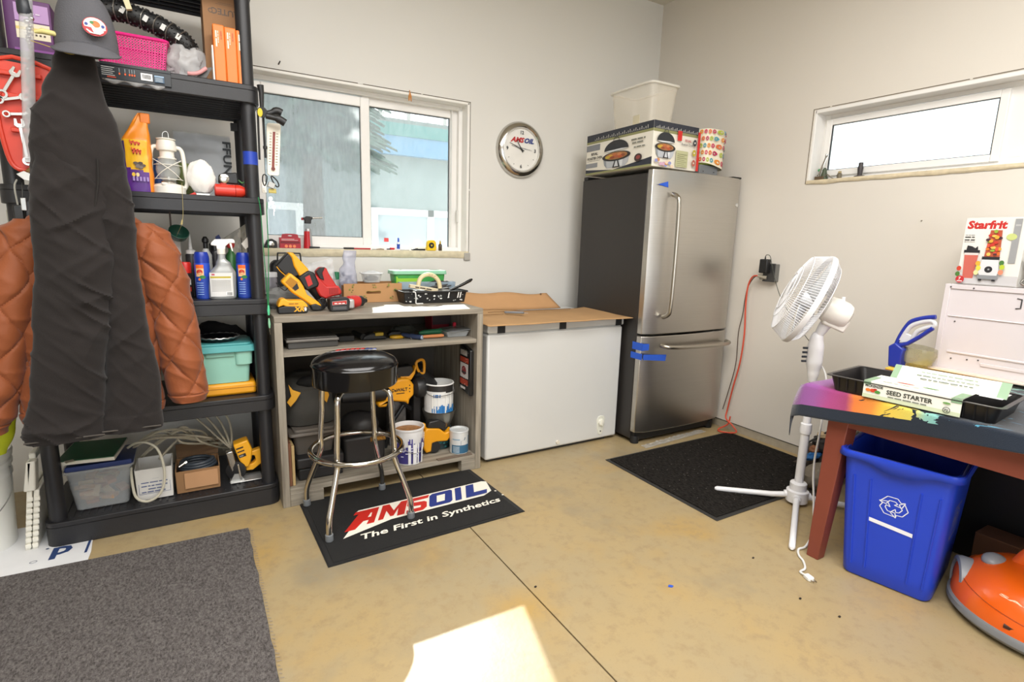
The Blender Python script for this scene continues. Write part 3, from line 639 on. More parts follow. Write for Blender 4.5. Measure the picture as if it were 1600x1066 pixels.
# cap
cp = thing('baseball_cap', 'grey baseball cap with a round red and white crest hung above the trousers', 'cap', (-.265, 2.45, 1.88))
CG = M('#57575c', .85, 0, .06, 9, .5, 260)
cm = MB()
def capf(u, v):
    a = 2*PI*u; r = math.sin(PI/2*v)**.62
    return Vector((-.262+.088*r*math.cos(a), 2.47+.075*r*math.sin(a)-.02*(1-v), 1.90+.18*math.cos(PI/2*v)+.006*math.sin(3*a)*r))
cm.grid(lambda u, v: capf(u, max(v, .002)), 36, 14, True); o = obj('crown', cm, CG, cp)
vm = MB()
def visor(u, v):
    a = PI+PI*u; r = .06+.065*v
    return Vector((-.262+(.085+.01*v)*math.cos(a), 2.455+r*math.sin(a)-.0, 1.905-.055*v*abs(math.sin(a))-.012*(math.cos(a))**2))
vm.grid(visor, 26, 8); v_ = obj('visor', vm, CG, cp, fixn=False); sm = v_.modifiers.new('t', 'SOLIDIFY'); sm.thickness = .004
obj('button', MB().ball((-.262, 2.45, 2.066), .007), CG, cp)
cr = Decal((-.222, 2.387, 1.985), (1, -.12, 0), (0, -.25, 1)); cr.eps = .0016; cr.h = .002
cr.fm = lambda x, y, h: Vector((-.228+x*1.15, 2.385-h-.0030+3.2*(x+.01)**2+1.2*y*y+x*.1+.30*min(0, y), 1.957+y*1.15))
cr.ell('#a5242b', 0, 0, .029, .026); cr.ell('#e9e4dc', 0, .002, .026, .022); cr.poly('#a5242b', [(-.027, -.005), (.027, -.005), (.022, -.015), (-.022, -.015)]); cr.ell('#df6a2a', .002, .007, .011, .009); cr.ell('#3e7a3a', -.006, .010, .005, .004); cr.ell('#26408a', -.019, .004, .004, .004); cr.ell('#26408a', .019, .004, .004, .004); cr.poly('#e9e4dc', [(-.014, -.018), (.014, -.018), (.011, -.0205), (-.011, -.0205)])
cr.done('crest', cp, 'round red, white and orange crest')
# ================================================================ THINGS ON THE SHELVES
def boxthing(name, label, cat, a, b, mat, bev=.003, rot=0, group=None, part='carton'):
    c = ((a[0]+b[0])/2, (a[1]+b[1])/2, a[2]); t = thing(name, label, cat, c, group)
    m = MB().box(a, b)
    if rot: m.rot(rot, 'Z', c)
    obj(part, m, mat, t, bev=bev); return t
Z5 = 1.925
# purple carton
t = boxthing('purple_carton', 'purple carton with a cream and yellow printed front at the far left of the shelf', 'box', (-.535, 2.80, Z5), (-.40, 3.02, 2.125), M('#5c2a63', .45), .002)
d = Decal((-.535, 2.80, Z5), (1,0,0), (0,0,1)); d.rect('#b58fc0', .03, .125, .128, .185).rect('#e6dcc0', .03, .065, .128, .12).rect('#e0c878', .03, .095, .128, .105).rect('#8b4b96', .02, .0, .135, .03)
for k in range(5): d.rect('#4b3a30', .06+.012*k, .078, .066+.012*k, .084)
d.scrib('#d8c8dd', .04, .15, .07, .008); d.done('print', t)
# pink basket with a grid of holes: strips crossing
bk = thing('plastic_basket', 'hot pink perforated plastic basket on the second shelf from the top', 'basket', (-.14, 2.87, Z5))
PK = M('#e0217f', .4, 0, .04)
bx0, bx1, by0, by1, bz0, bz1, tp = -.262, -.048, 2.79, 2.98, Z5+.003, Z5+.135, .018
def bpt(x, y, k): return (x+(tp*k if x > -.15 else -tp*k), y+(tp*.6*k if y > 2.88 else -tp*.6*k), bz0+(bz1-bz0)*k)
wl = MB()
def pface(p00, p10, p01, p11, nx, nz, inn):
    P_ = [Vector(q) for q in (p00, p10, p01, p11)]
    def at(u, v): return (P_[0]*(1-u)+P_[1]*u)*(1-v)+(P_[2]*(1-u)+P_[3]*u)*v
    for k in range(nx+1):
        u = k/nx; w_ = .24/nx; a, b = max(0, u-w_), min(1, u+w_); wl.hexa([at(a, 0), at(b, 0), at(b, 1), at(a, 1)], inn)
    for k in range(nz+1):
        v = k/nz; w_ = .24/nz; a, b = max(0, v-w_), min(1, v+w_); wl.hexa([at(0, a), at(1, a), at(1, b), at(0, b)], inn)
c4 = [(bx0, by0), (bx1, by0), (bx1, by1), (bx0, by1)]
for i, inn in zip(range(4), ((0, .0016, 0), (-.0016, 0, 0), (0, -.0016, 0), (.0016, 0, 0))):
    a, b = c4[i], c4[(i+1) % 4]; pface(bpt(*a, 0), bpt(*b, 0), bpt(*a, 1), bpt(*b, 1), 24 if i % 2 == 0 else 20, 14, inn)
obj('wall', wl, PK, bk); obj('bottom', MB().box((bx0, by0, bz0), (bx1, by1, bz0+.003)), PK, bk)
obj('rim', MB().tube([Vector(bpt(x, y, 1)) for x, y in rrect(bx0, by0, bx1, by1, .02)], .0065, 8, True), PK, bk)
# studded black cable-wrapped ice cleats rolled into an arc
ic = thing('ice_cleats', 'black studded rubber strap wound with wire cable lying over the pink basket', 'cleats', (-.06, 2.84, 2.07))
pth = smooth([(-.245, 2.86, 2.155), (-.19, 2.855, 2.165), (-.13, 2.85, 2.155), (-.07, 2.845, 2.137), (-.015, 2.84, 2.112), (.03, 2.84, 2.085), (.045, 2.845, 2.06)], 4)
BR = M('#1c1c1c', .5, 0, .1, 30, .2, 200)
obj('strap', MB().tube(pth, [.036]*(len(pth)-4)+[.036, .036, .034, .028], 14), BR, ic)
stt = MB(); cab = MB()
for i in range(2, len(pth)-1):
    tg = (pth[min(i+1, len(pth)-1)]-pth[i-1]).normalized(); a = tg.cross(Vector((0, 1, 0))).normalized(); b = a.cross(tg)
    for k in range(10):
        an = 2*PI*(k+.5*(i % 2))/10; n_ = a*math.cos(an)+b*math.sin(an); stt.cyl(pth[i]+n_*.034, pth[i]+n_*.0415, .0045, .003, 6)
for i in range(1, len(pth)-3, 3):
    tg = (pth[i+1]-pth[i]).normalized(); a = tg.cross(Vector((0, 1, 0))).normalized(); b = a.cross(tg)
    cab.tube([pth[i]+tg*.012*math.sin(k*PI/6)+(a*math.cos(2*PI*k/12)+b*math.sin(2*PI*k/12))*.041 for k in range(12)], .0024, 6, True)
obj('studs', stt, BR, ic)['kind'] = 'stuff'; obj('cables', cab, M('#8d8a84', .35, .8), ic)['kind'] = 'stuff'
for i in (5, 10, 14, 18): obj('reflector', MB().box((-.008, -.001, -.012), (.008, .001, .012)).rot(.5, 'Y').mv(pth[i]+Vector((0, -.040, -.006))), M('#c9c9c6', .4), ic)
for k, (p0, p1) in enumerate((((-.165, 2.79, 2.22), (-.135, 2.79, 2.11)), ((-.02, 2.79, 2.05), (.02, 2.80, 2.0)))): pass
# cream wooden stake beside the cleats
single('wood_stake', 'short cream wooden stake end sticking down over the black cleats', 'stake', MB().box((-.01, -.01, 0), (.01, .01, .15)).rot(-.25, 'Y').mv((-.150, 2.79, 2.155)), M('#d8cfa9', .7), bev=.001)
# translucent bag bundled under the cleats
def blob(c, r, amp, sd, sx=1, sy=1, sz=1, n=36, fq=9, flat=0):
    def fn(u, v):
        a = 2*PI*u; b = PI*(v-.5); d = Vector((math.cos(a)*math.cos(b), math.sin(a)*math.cos(b), math.sin(b)))
        k = noise.noise(d*2.2+Vector((sd, 0, 0))); k2 = 1-2*abs(noise.noise(d*fq*.45+Vector((sd, 3, 0))))
        R_ = r*(1+amp*k+amp*.5*k2); p = Vector((d.x*R_*sx, d.y*R_*sy, d.z*R_*sz)); p.z = max(p.z, -r*sz*(1-flat)); return Vector(c)+p
    return MB().grid(fn, n, n//2+4, True)
PLB = M('#d9d8d8', .25, 0, .08, 10, .3, 60, .55)
single('plastic_bag', 'crumpled translucent grey plastic bag between pink basket and cardboard carton', 'bag', blob((.03, 2.86, 2.005), .082, .28, 3, .95, .7, 1.0, 48, flat=.03), PLB)
# LUTEC carton (printed upside down) and the orange tray stack
LC = M('#9a7350', .8, 0, .05)
t = thing('cardboard_carton', 'tall brown cardboard carton with upside-down lettering on the second shelf', 'box', (.17, 2.93, Z5))
obj('carton', MB().box((.105, 2.83, Z5), (.275, 3.06, Z5+.37)), LC, t, bev=.002)
d = Decal((.105, 2.83, Z5), (1, 0, 0), (0, 0, 1)); d.text('#4c3a2a', 'LUTEC', .135, .318, .034, 1.0, .02, rot=PI); d.ring('#4c3a2a', .030, .305, .009, .009, .003); d.rect('#6f553c', .05, .335, .13, .3365); d.rect('#6f553c', .06, .341, .12, .3425); d.done('print', t)
og = thing('orange_folders', 'three joined orange cartons with white lettering standing at the shelf corner', 'box', (.2, 2.755, Z5))
for k in range(3):
    x = .133+.043*k; obj('carton', MB().box((x, 2.722, Z5+.001), (x+.0425, 2.80, Z5+.222-.004*k)), M('#ee7a2c', .45, 0, .03), og, bev=.004)
    d = Decal((x, 2.722, Z5), (0, 0, 1), (-1, 0, 0)); d.scrib('#f6e3d2', .135, -.014, .07, .008).scrib('#f6e3d2', .15, -.020, .05, .004); d.scrib('#b3501a', .165, -.032, .035, .006); d.done('print', og)
obj('backing', MB().box((.126, 2.73, Z5), (.132, 2.81, Z5+.14)), M('#e8e4dd', .6), og); obj('clip', MB().box((.255, 2.7195, Z5+.10), (.259, 2.722, Z5+.125)), M('#3b2a20', .5), og)
# pink handled tool
t = thing('scraper', 'small scraper with a pale pink handle at the shelf edge by orange cartons', 'tool', (.07, 2.73, Z5))
obj('handle', MB().tube(smooth([(.032, 2.712, Z5+.010), (.052, 2.714, Z5+.012), (.075, 2.72, Z5+.022), (.10, 2.73, Z5+.045)], 4), .0085, 10, flat=.9), M('#d99a9b', .5, 0, .06), t)
obj('blade', MB().prism([(.06, Z5+.004), (.10, Z5+.01), (.125, Z5+.055), (.105, Z5+.05)], 2.738, 2.741), M('#4b4a48', .4, .5), t)
# long package lying along the shelf lip under the basket
t = thing('product_package', 'long dark retail package with barcode hanging over the shelf lip under the pink basket', 'package', (-.14, 2.69, 1.862))
obj('package', MB().box((-.255, 2.690, 1.868), (-.027, 2.698, 1.918)).box((-.255, 2.690, 1.914), (-.027, 2.78, 1.9245+.003)), M('#22272c', .35, 0, .05), t, bev=.001)
d = Decal((-.255, 2.690, 1.868), (1, 0, 0), (0, 0, 1))
for k in range(5): d.rect('#c8c9c9', .004, .012+k*.007, .045-.006*(k % 2), .014+k*.007)
d.rect('#b0402c', .02, .004, .048, .009)
for k, x in enumerate((.06, .078, .092, .100, .108)): d.ell('#e8602c', x, .022, .0028, .004); d.rect('#8f9aa0', x-.001, .028, x+.001, .042)
d.rect('#f1f1f1', .128, .010, .166, .036)
for k in range(12): d.rect('#2a2a2a', .133+k*.0024, .016, .1342+k*.0024, .032)
d.rect('#3c566e', .172, .008, .205, .034).rect('#9db7cf', .173, .029, .204, .033)
for k in range(4): d.rect('#b8c4cc', .175, .012+k*.004, .200, .0135+k*.004)
d.done('print', t)
single('clear_wrap', 'scrap of clear plastic wrap under the dark package on the shelf lip', 'wrap', MB().grid(lambda u, v: Vector((-.25+.2*u, 2.685-.006*math.sin(v*3)+.003*noise.noise(Vector((u*20, v*4, 0))), 1.866-.012*v*(.4+math.sin(u*9)**2))), 40, 5), M('#dddddd', .15, 0, .05, 9, .2, 90, .4), fixn=False)
# red wrench rack with wrenches
rk = thing('wrench_rack', 'orange-red plastic rack of silver spanners hanging at the left of the shelving', 'wrench rack', (-.48, 2.66, 1.52))
RD = M('#d4432f', .4, 0, .05)
o_ = [(-.545, 1.875), (-.40, 1.865), (-.41, 1.79), (-.44, 1.70), (-.455, 1.62), (-.47, 1.56), (-.475, 1.52), (-.50, 1.505), (-.53, 1.512), (-.548, 1.56), (-.56, 1.70)]
obj('back_panel', MB().prism(o_, 2.665, 2.672), RD, rk)
obj('rim', MB().tube(smooth([Vector((x, 2.662, z)) for x, z in o_], 3, True), .0075, 8, True), RD, rk)
for k, z in enumerate((1.835, 1.76, 1.70, 1.645)): obj('holder', MB().box((-.545+.006*k, 2.645, z-.012), (-.425-.012*k, 2.665, z+.004)), RD, rk, bev=.003)
CH = M('#c9c7c2', .22, 1, .04)
def spanner(x, z, l, a, r=.013, y=2.645):
    m = MB(); m.box((-.005, -.003, -l/2), (.005, .003, l/2)); m.lathe([(r*.55, -.0045), (r, -.0045), (r, .0045), (r*.55, .0045), (r*.55, -.0045)], (0, 0, -l/2-r*.6), 16, (0, 1, 0))
    m.prism([(-r, l/2+.002), (-r*.5, l/2-.006), (r*.5, l/2-.006), (r, l/2+.002), (r*.8, l/2+r*1.6), (r*.35, l/2+r*1.5), (r*.3, l/2+r*.5), (-r*.3, l/2+r*.5), (-r*.35, l/2+r*1.5), (-r*.8, l/2+r*1.6)], -.0035, .0035); m.rot(a, 'Y').mv((x, y, z)); return m
for i, (x, z, l, a, w_) in enumerate(((-.515, 1.795, .07, .5, 'short fat spanner topmost on the red rack'), (-.512, 1.745, .055, 1.3, 'small spanner lying flat second down on the red rack'), (-.50, 1.695, .05, 1.45, 'smallest spanner lying flat in the middle of the red rack'), (-.495, 1.60, .11, -.08, 'ring spanner hanging at the foot of the red rack'))):
    single('spanner', w_, 'spanner', spanner(x, z, l, a, .016-.002*(i % 3)), CH, 'spanners on the red rack', bev=.0008)
# clear plastic tube
t = thing('clear_tube', 'clear plastic hanging tube of chrome parts in front of the red spanner rack', 'tube', (-.46, 2.60, 1.535))
ax = [(-.432, 2.60, 2.10), (-.449, 2.60, 1.86), (-.462, 2.60, 1.70), (-.476, 2.60, 1.54)]
obj('sleeve', MB().tube(smooth(ax, 4), [.019]*13, 14), M('#e2e4e6', .08, 0, .03, 9, .25, 40, .42), t)
random.seed(5); m = MB()
for k in range(40):
    u = k/39; p = Vector((-.43-.045*u, 2.60, 2.02-.47*u)); m.ball(p+Vector((random.uniform(-.006, .006), random.uniform(-.006, .006), 0)), random.uniform(.006, .009), 8)
obj('beads', m, CH, t)['kind'] = 'stuff'
obj('cap', MB().lathe([(.018, 0), (.021, .01), (.021, .045), (.014, .055)], (-.440, 2.598, 2.015), 16), M('#2c3036', .4), t)
obj('stopper', MB().box((-.488, 2.59, 1.528), (-.464, 2.61, 1.54)), M('#e3e3e3', .3), t)
# white/grey strap with foam piece and cord hung from the top
single('foam_tag', 'pale yellow foam tag hanging on a cord left of the cap', 'tag', MB().tube([(-.395, 2.44, 1.925), (-.375, 2.44, 1.932), (-.345, 2.44, 1.930), (-.33, 2.44, 1.924)], [.004, .009, .008, .003], 10), M('#c9bf7c', .6))
single('cord', 'thin yellow cord running across the cap from the left', 'cord', MB().tube(smooth([(-.41, 2.46, 1.902), (-.36, 2.43, 1.885), (-.31, 2.41, 1.868), (-.29, 2.415, 1.872)], 4), .0012, 5), M('#b9a548', .6))
# hook knife / sheath end and clips at left
t = thing('putty_knife', 'steel putty knife head sticking out left of the trousers at shelf height', 'knife', (-.49, 2.64, 1.47))
obj('blade', MB().prism([(-.525, 1.487), (-.503, 1.500), (-.455, 1.476), (-.455, 1.458), (-.505, 1.468)], 2.63, 2.636), M('#b9b6ae', .3, .8), t, bev=.001); obj('handle', MB().prism([(-.50, 1.50), (-.475, 1.525), (-.445, 1.53), (-.445, 1.476)], 2.628, 2.642), M('#8c6a2a', .5), t, bev=.003)
t = thing('cord_bundle', 'black clips and cord hanging off the shelf left of the jacket collar', 'clips', (-.52, 2.66, 1.22))
obj('cord', MB().tube(smooth([(-.535, 2.68, 1.47), (-.54, 2.66, 1.44), (-.535, 2.655, 1.36), (-.53, 2.655, 1.24), (-.525, 2.66, 1.20)], 4), .003, 6), M('#a9a79d', .5), t)
obj('cord', MB().tube(smooth([(-.522, 2.68, 1.46), (-.52, 2.66, 1.42), (-.53, 2.655, 1.33), (-.545, 2.655, 1.25)], 4), .002, 6), M('#33332f', .5), t)
obj('clip', MB().box((-.55, 2.645, 1.325), (-.52, 2.665, 1.38)), M('#1d1d1d', .4), t, bev=.004); obj('clip', MB().box((-.515, 2.64, 1.32), (-.49, 2.66, 1.395)), M('#25272a', .4), t, bev=.004); obj('buckle', MB().box((-.524, 2.635, 1.36), (-.508, 2.645, 1.405)), M('#b5b6b3', .3, .6), t, bev=.002)
t = boxthing('white_case', 'pale case with a black cord standing on the shelf at the far left edge', 'case', (-.60, 2.78, 1.009), (-.50, 2.9, 1.37), M('#bfc0b2', .5), .01, part='body')
obj('cord', MB().tube(smooth([(-.575, 2.77, 1.345), (-.57, 2.765, 1.28), (-.565, 2.765, 1.2), (-.56, 2.77, 1.08)], 4), .0025, 6), M('#1a1a1a', .5), t)
# ---- shelf at 1.456
Z4 = 1.456
t = thing('treat_bag', 'orange, yellow and purple pet treat bag with folded top on the lantern shelf', 'bag', (-.17, 2.80, Z4))
def bag(x0, x1, y0, y1, z0, z1, zs, lean=0, sd=1, cx=None):
    """flat-bottomed gusset bag: full section up to zs then pinched to a folded top"""
    def fn(u, v):
        a = 2*PI*u; z = z0+(z1-z0)*v; k = 1 if z < zs else max(.0, 1-(z-zs)/(z1-zs)); c, s_ = math.cos(a), math.sin(a)
        q = .55; px = math.copysign(abs(c)**q, c); py = math.copysign(abs(s_)**q, s_); hx = (x1-x0)/2; hy = (y1-y0)/2
        w_ = hx*(.35+.65*k) if cx is None else hx*(.28+.72*k); ox = 0 if cx is None else (cx-(x0+x1)/2)*(1-k)
        d = .004*noise.noise(Vector((px*3, z*22, sd)))
        return Vector(((x0+x1)/2+ox+lean*(z-z0)+px*(w_+d), (y0+y1)/2+py*(hy*max(.06, k)+d), z))
    return fn
pm = MB().grid(bag(-.218, -.118, 2.77, 2.85, Z4+.001, 1.775, 1.665, 0, 1, -.142), 44, 44, True)
for i, f_ in enumerate(pm.F):
    z = sum((pm.V[k].z for k in f_))/4; x = sum(pm.V[k].x for k in f_)/4; y = sum(pm.V[k].y for k in f_)/4
    side = x < -.207 and y > 2.775
    pm.I[i] = 2 if side and z < 1.66 else (1 if z < 1.555-.02*((x+.218)/.1) and x < -.131 else (3 if (x > -.131 or z > 1.665) else 0))
obj('pouch', pm, [M('#f0b81f', .35, 0, .04), M('#5b2a86', .35, 0, .06), M('#46246c', .35, 0, .06), M('#e98a1d', .35, 0, .05)], t)
d = Decal((-.205, 2.7665, Z4), (1, 0, 0), (0, 0, 1)); [d.line('#d8402a', [(.016+.012*k, .205-.002*k), (.022+.012*k, .186), (.026+.012*k, .200-.002*k), (.020+.012*k, .196)], .0035) for k in range(3)]; [d.line('#d8402a', [(.020+.011*k, .176-.002*k), (.026+.011*k, .150), (.030+.011*k, .172-.002*k), (.021+.011*k, .162)], .0035) for k in range(3)]
random.seed(3)
for k in range(9): d.ell(['#5d5148', '#7b6f66', '#453b35'][k % 3], .030+random.uniform(0, .026), .105+random.uniform(-.008, .014), .009, .006, 8)
d.ell('#f2c63a', .020, .07, .006, .008).ell('#f0d9a0', .034, .07, .006, .008)
for k in range(5): d.rect('#a58ac8', .016+.012*k, .045, .023+.012*k, .062)
d.done('print', t); obj('fold', MB().box((-.150, 2.796, 1.735), (-.115, 2.808, 1.775)), M('#e07a1c', .4), t, bev=.004)
# lantern
WHT = M('#e9e5da', .35, 0, .03)
ln = thing('kerosene_lantern', 'white metal hurricane lantern with glass globe on the shelf', 'lantern', (-.065, 2.80, Z4))
lx, ly = -.065, 2.81
obj('tank', MB().lathe([(.052, 0), (.060, .004), (.060, .030), (.052, .040), (.028, .046)], (lx, ly, Z4), 30), WHT, ln)
obj('burner', MB().lathe([(.028, .044), (.030, .052), (.018, .060), (.018, .072)], (lx, ly, Z4), 24), CH, ln)
obj('globe', MB().lathe([(.026, .058), (.040, .078), (.045, .100), (.042, .125), (.030, .148)], (lx, ly, Z4), 28), M('#d9dedb', .05, 0, .02, 9, 0, 1, .35), ln)
obj('chimney', MB().lathe([(.034, .145), (.034, .150), (.027, .154), (.027, .176), (.036, .180), (.038, .196), (.034, .214), (.034, .219)], (lx, ly, Z4), 28), WHT, ln)
obj('hood', MB().lathe([(.030, .217), (.030, .221), (.036, .224), (.036, .227), (.018, .232)], (lx, ly, Z4), 28), WHT, ln)
for s_ in (-1, 1): obj('side_tube', MB().tube(smooth([(lx+s_*.034, ly, Z4+.195), (lx+s_*.050, ly, Z4+.190), (lx+s_*.058, ly, Z4+.165), (lx+s_*.062, ly, Z4+.10), (lx+s_*.066, ly, Z4+.05), (lx+s_*.054, ly, Z4+.025)], 4), .0085, 10), WHT, ln)
gd = MB()
for s_ in (-1, 1): gd.tube(smooth([(lx-s_*.050, ly-.03, Z4+.14), (lx-s_*.02, ly-.050, Z4+.12), (lx+s_*.02, ly-.052, Z4+.09), (lx+s_*.048, ly-.03, Z4+.06)], 4), .0016, 5)
gd.tube([(lx+.050*math.cos(a/9*PI*1), ly-.050*math.sin(a/9*PI), Z4+.120) for a in range(10)], .0016, 5).tube([(lx+.052*math.cos(a/9*PI*1), ly-.052*math.sin(a/9*PI), Z4+.062) for a in range(10)], .0016, 5)
obj('wire_guard', gd, WHT, ln)
obj('bail', MB().tube(smooth([(lx-.012, ly, Z4+.228), (lx-.009, ly, Z4+.25), (lx+.003, ly, Z4+.258), (lx+.010, ly, Z4+.25), (lx+.010, ly, Z4+.228)], 4), .0014, 5), CH, ln)
obj('fuel_cap', MB().lathe([(.012, 0), (.012, .010), (.009, .012)], (lx-.015, ly-.045, Z4+.034), 16, (0, -.4, .9)), WHT, ln)
# behind the lantern: blue and green things
single('blue_canister', 'small blue bottle standing behind the lantern', 'bottle', MB().lathe([(.022, 0), (.024, .02), (.024, .12), (.014, .14), (.012, .155)], (-.105, 2.92, Z4), 16), M('#2f4f8f', .4))
single('green_flask', 'olive green flask standing behind the white lantern', 'flask', MB().lathe([(.032, 0), (.035, .02), (.035, .12), (.026, .145), (.008, .15)], (-.008, 2.93, Z4), 18), M('#66703c', .45))
# padded white bag
single('white_pouch', 'white wrapped pad leaning between the lantern and the red flashlight', 'pouch', blob((.056, 2.79, Z4+.078), .056, .12, 5, .95, .45, 1.25, 40, flat=.1), M('#e3e0da', .6, 0, .05, 12, .3, 60))
t = thing('folding_knife', 'red and black folding tool lying at the foot of the white pad', 'tool', (.03, 2.74, Z4))
obj('handle', MB().box((-.03, -.007, 0), (.002, .007, .012)).rot(-.5, 'Y').rot(.3, 'Z').mv((.03, 2.735, Z4+.001)), M('#c3352e', .4), t, bev=.003); obj('tip', MB().box((0, -.006, 0), (.02, .006, .008)).mv((.035, 2.735, Z4)), M('#1b1b1b', .4), t, bev=.002); obj('clip', MB().box((-.03, 0, 0), (.018, .006, .006)).mv((.063, 2.728, Z4+.002)), M('#d8d5cc', .3, .5), t)
# red torch with headlamp on it
t = thing('flashlight', 'red plastic flashlight lying on its side near the shelf post', 'flashlight', (.16, 2.76, Z4))
obj('body', MB().lathe([(.022, 0), (.027, .004), (.027, .08)], (.102, 2.76, Z4+.028), 22, (1, 0, 0)), M('#d63a2c', .35), t)
obj('head', MB().lathe([(.027, .081), (.028, .082), (.028, .10), (.018, .122), (.006, .126)], (.102, 2.76, Z4+.028), 22, (1, 0, 0)), M('#c8321f', .35), t); obj('switch', MB().box((.125, 2.752, Z4+.053), (.15, 2.768, Z4+.06)), M('#a52418', .4), t, bev=.002)
t = thing('headlamp', 'black headlamp with round silver lens sitting on the red flashlight', 'headlamp', (.155, 2.77, Z4+.056))
obj('housing', MB().prism([(.118, 1.516), (.121, 1.548), (.145, 1.562), (.168, 1.560), (.192, 1.566), (.198, 1.53), (.196, 1.514)], 2.755, 2.80), M('#161616', .35), t, bev=.005)
obj('lens', MB().lathe([(.019, 0), (.019, .004), (.015, .006)], (.142, 2.756, 1.535), 24, (0, -1, 0)), CH, t)
d = Decal((.142, 2.7495, 1.535), (1, 0, 0), (0, 0, 1)); [d.ell('#f4f4f4', .007*math.cos(a), .007*math.sin(a), .0028, .0028, 8) for a in (0, 1.05, 2.1, 3.14, 4.2, 5.2)]; d.done('leds', t)
obj('strap', MB().tube(smooth([(.20, 2.79, 1.535), (.215, 2.80, 1.525), (.225, 2.79, 1.53)], 3), .003, 6), M('#77c07a', .5), t)
# clear sleeve with lettering behind
t = thing('licence_plate', 'white plate with dark sideways lettering in a clear sleeve behind the lantern', 'plate', (.09, 3.18, Z4))
obj('plate', MB().box((-.036, 3.182, Z4+.001), (.198, 3.188, 1.770)), M('#b9bcbf', .3, 0, .05, 3), t)
obj('sleeve', MB().grid(lambda u, v: Vector((-.042+.243*u, 3.176-.008*abs(noise.noise(Vector((u*4, v*5, 2)))), Z4+.001+.318*v)), 24, 20), M('#dcdfe1', .12, 0, .03, 9, .3, 30, .35), t, fixn=False)
d = Decal((.166, 3.1675, 1.750), (0, 0, -1), (1, 0, 0)); d.text('#1c2126', 'FFUN', 0, .0, .050, 1.35, .03); d.done('print', t)
# ---- shelf at 1.008
Z3 = 1.008
def lathething(name, label, cat, parts, group=None, c=(0, 0, 0), n=24):
    t = thing(name, label, cat, c, group)
    for nm, prof, mt in parts: obj(nm, MB().lathe(prof, c, n), mt, t)
    return t
lathething('paper_towel_roll', 'white paper towel roll standing behind the jacket sleeve', 'paper roll', [('roll', [(.02, .28), (.02, .0), (.062, 0), (.062, .28), (.02, .28)], M('#ebe9e6', .85)), ('core', [(.019, .001), (.019, .281), (.0205, .281), (.0205, .001)], M('#a88a62', .8))], c=(-.105, 2.90, Z3))
t = lathething('spray_can', 'small black can with bright red cap left of the blue cans', 'spray can', [('can', [(.024, 0), (.026, .003), (.026, .105), (.022, .112)], M('#2a2524', .35)), ('cap', [(.0245, .112), (.0245, .155), (.021, .16)], M('#d3261f', .4))], c=(-.032, 2.85, Z3))
d = Decal((0,0,0), (1,0,0), (0,0,1), cylmap((-.032, 2.85, Z3), .0262, -PI/2)); d.rect('#d9d6d2', -.012, .06, .02, .085); d.rect('#b3302a', -.012, .03, .02, .05); d.done('print', t)
t = lathething('caulk_tube', 'white pointed caulk nozzle with black collar rising behind the blue can', 'caulk tube', [('barrel', [(.022, 0), (.022, .19), (.020, .195)], M('#262628', .4)), ('nozzle', [(.020, .195), (.020, .21), (.008, .215), (.003, .285)], M('#e5e4e0', .4))], c=(-.006, 2.92, Z3))
t = lathething('glue_bottle', 'dark bottle with a black nozzle cap behind the blue can', 'bottle', [('bottle', [(.022, 0), (.024, .01), (.024, .19), (.012, .215), (.012, .22)], M('#c7c7c4', .4)), ('nozzle', [(.010, .22), (.010, .245), (.014, .25), (.014, .262), (.006, .275)], M('#151515', .4))], c=(.055, 2.90, Z3))
def bugspray(x, y, label):
    t = lathething('insect_spray', label, 'spray can', [('can', [(.029, 0), (.031, .003), (.031, .155), (.029, .162)], M('#2b50c4', .3, .2, .04)), ('cap', [(.0305, .160), (.0305, .185), (.027, .20), (.024, .207)], M('#16329a', .35))], 'blue insect spray cans', (x, y, Z3), 30)
    d = Decal((0,0,0), (1,0,0), (0,0,1), cylmap((x, y, Z3), .0314, -PI/2-.15))
    d.rect('#20409f', -.03, .005, .03, .10); d.rect('#e7c08a', -.022, .10, .010, .150); d.rect('#f06b26', -.022, .136, .010, .152); d.ell('#d9402a', -.006, .120, .012, .012, 12); d.text('#b51f1f', 'OFF', -.019, .116, .014, .9, .04); d.ell('#2f7a3c', .004, .098, .012, .008, 10); d.ell('#f08030', -.008, .088, .005, .006, 8)
    for k in range(6): d.rect('#8fb0e8', -.020, .02+.010*k, .006, .023+.010*k)
    d.done('print', t); return t
bugspray(.033, 2.80, 'blue insect spray can left of the silver spray bottle'); bugspray(.200, 2.80, 'blue insect spray can right of the silver spray bottle')
sp = thing('spray_bottle', 'silver trigger spray bottle with white head between the blue cans', 'spray bottle', (.11, 2.78, Z3))
obj('bottle', loft([(1.212, .112, 2.78, .014, .014), (1.19, .112, 2.78, .016, .016), (1.165, .118, 2.78, .030, .022), (1.12, .112, 2.78, .054, .030), (1.04, .108, 2.78, .056, .032), (1.012, .107, 2.78, .055, .031), (1.0085, .107, 2.78, .050, .028)], lambda *a: 0, 40, 40, .75), M('#9fa1a0', .35, .3, .03), sp)
obj('collar', MB().cyl((.112, 2.78, 1.208), (.112, 2.78, 1.232), .017, .017, 20), WHT, sp)
obj('trigger_head', MB().prism([(.095, 1.228), (.094, 1.243), (.073, 1.246), (.073, 1.255), (.088, 1.272), (.160, 1.276), (.168, 1.270), (.169, 1.257), (.146, 1.257), (.13, 1.243), (.129, 1.228)], 2.768, 2.792), M('#f0eeea', .35), sp, bev=.003)
obj('trigger', MB().prism([(.146, 1.258), (.155, 1.222), (.160, 1.220), (.155, 1.258)], 2.772, 2.788), M('#efede8', .35), sp, bev=.001)
d = Decal((.107, 2.7455, Z3), (1, 0, 0), (0, 0, 1)); d.fm = lambda x, y, h: Vector((.107+x, 2.7475-h+abs(x)**3*60, Z3+y))
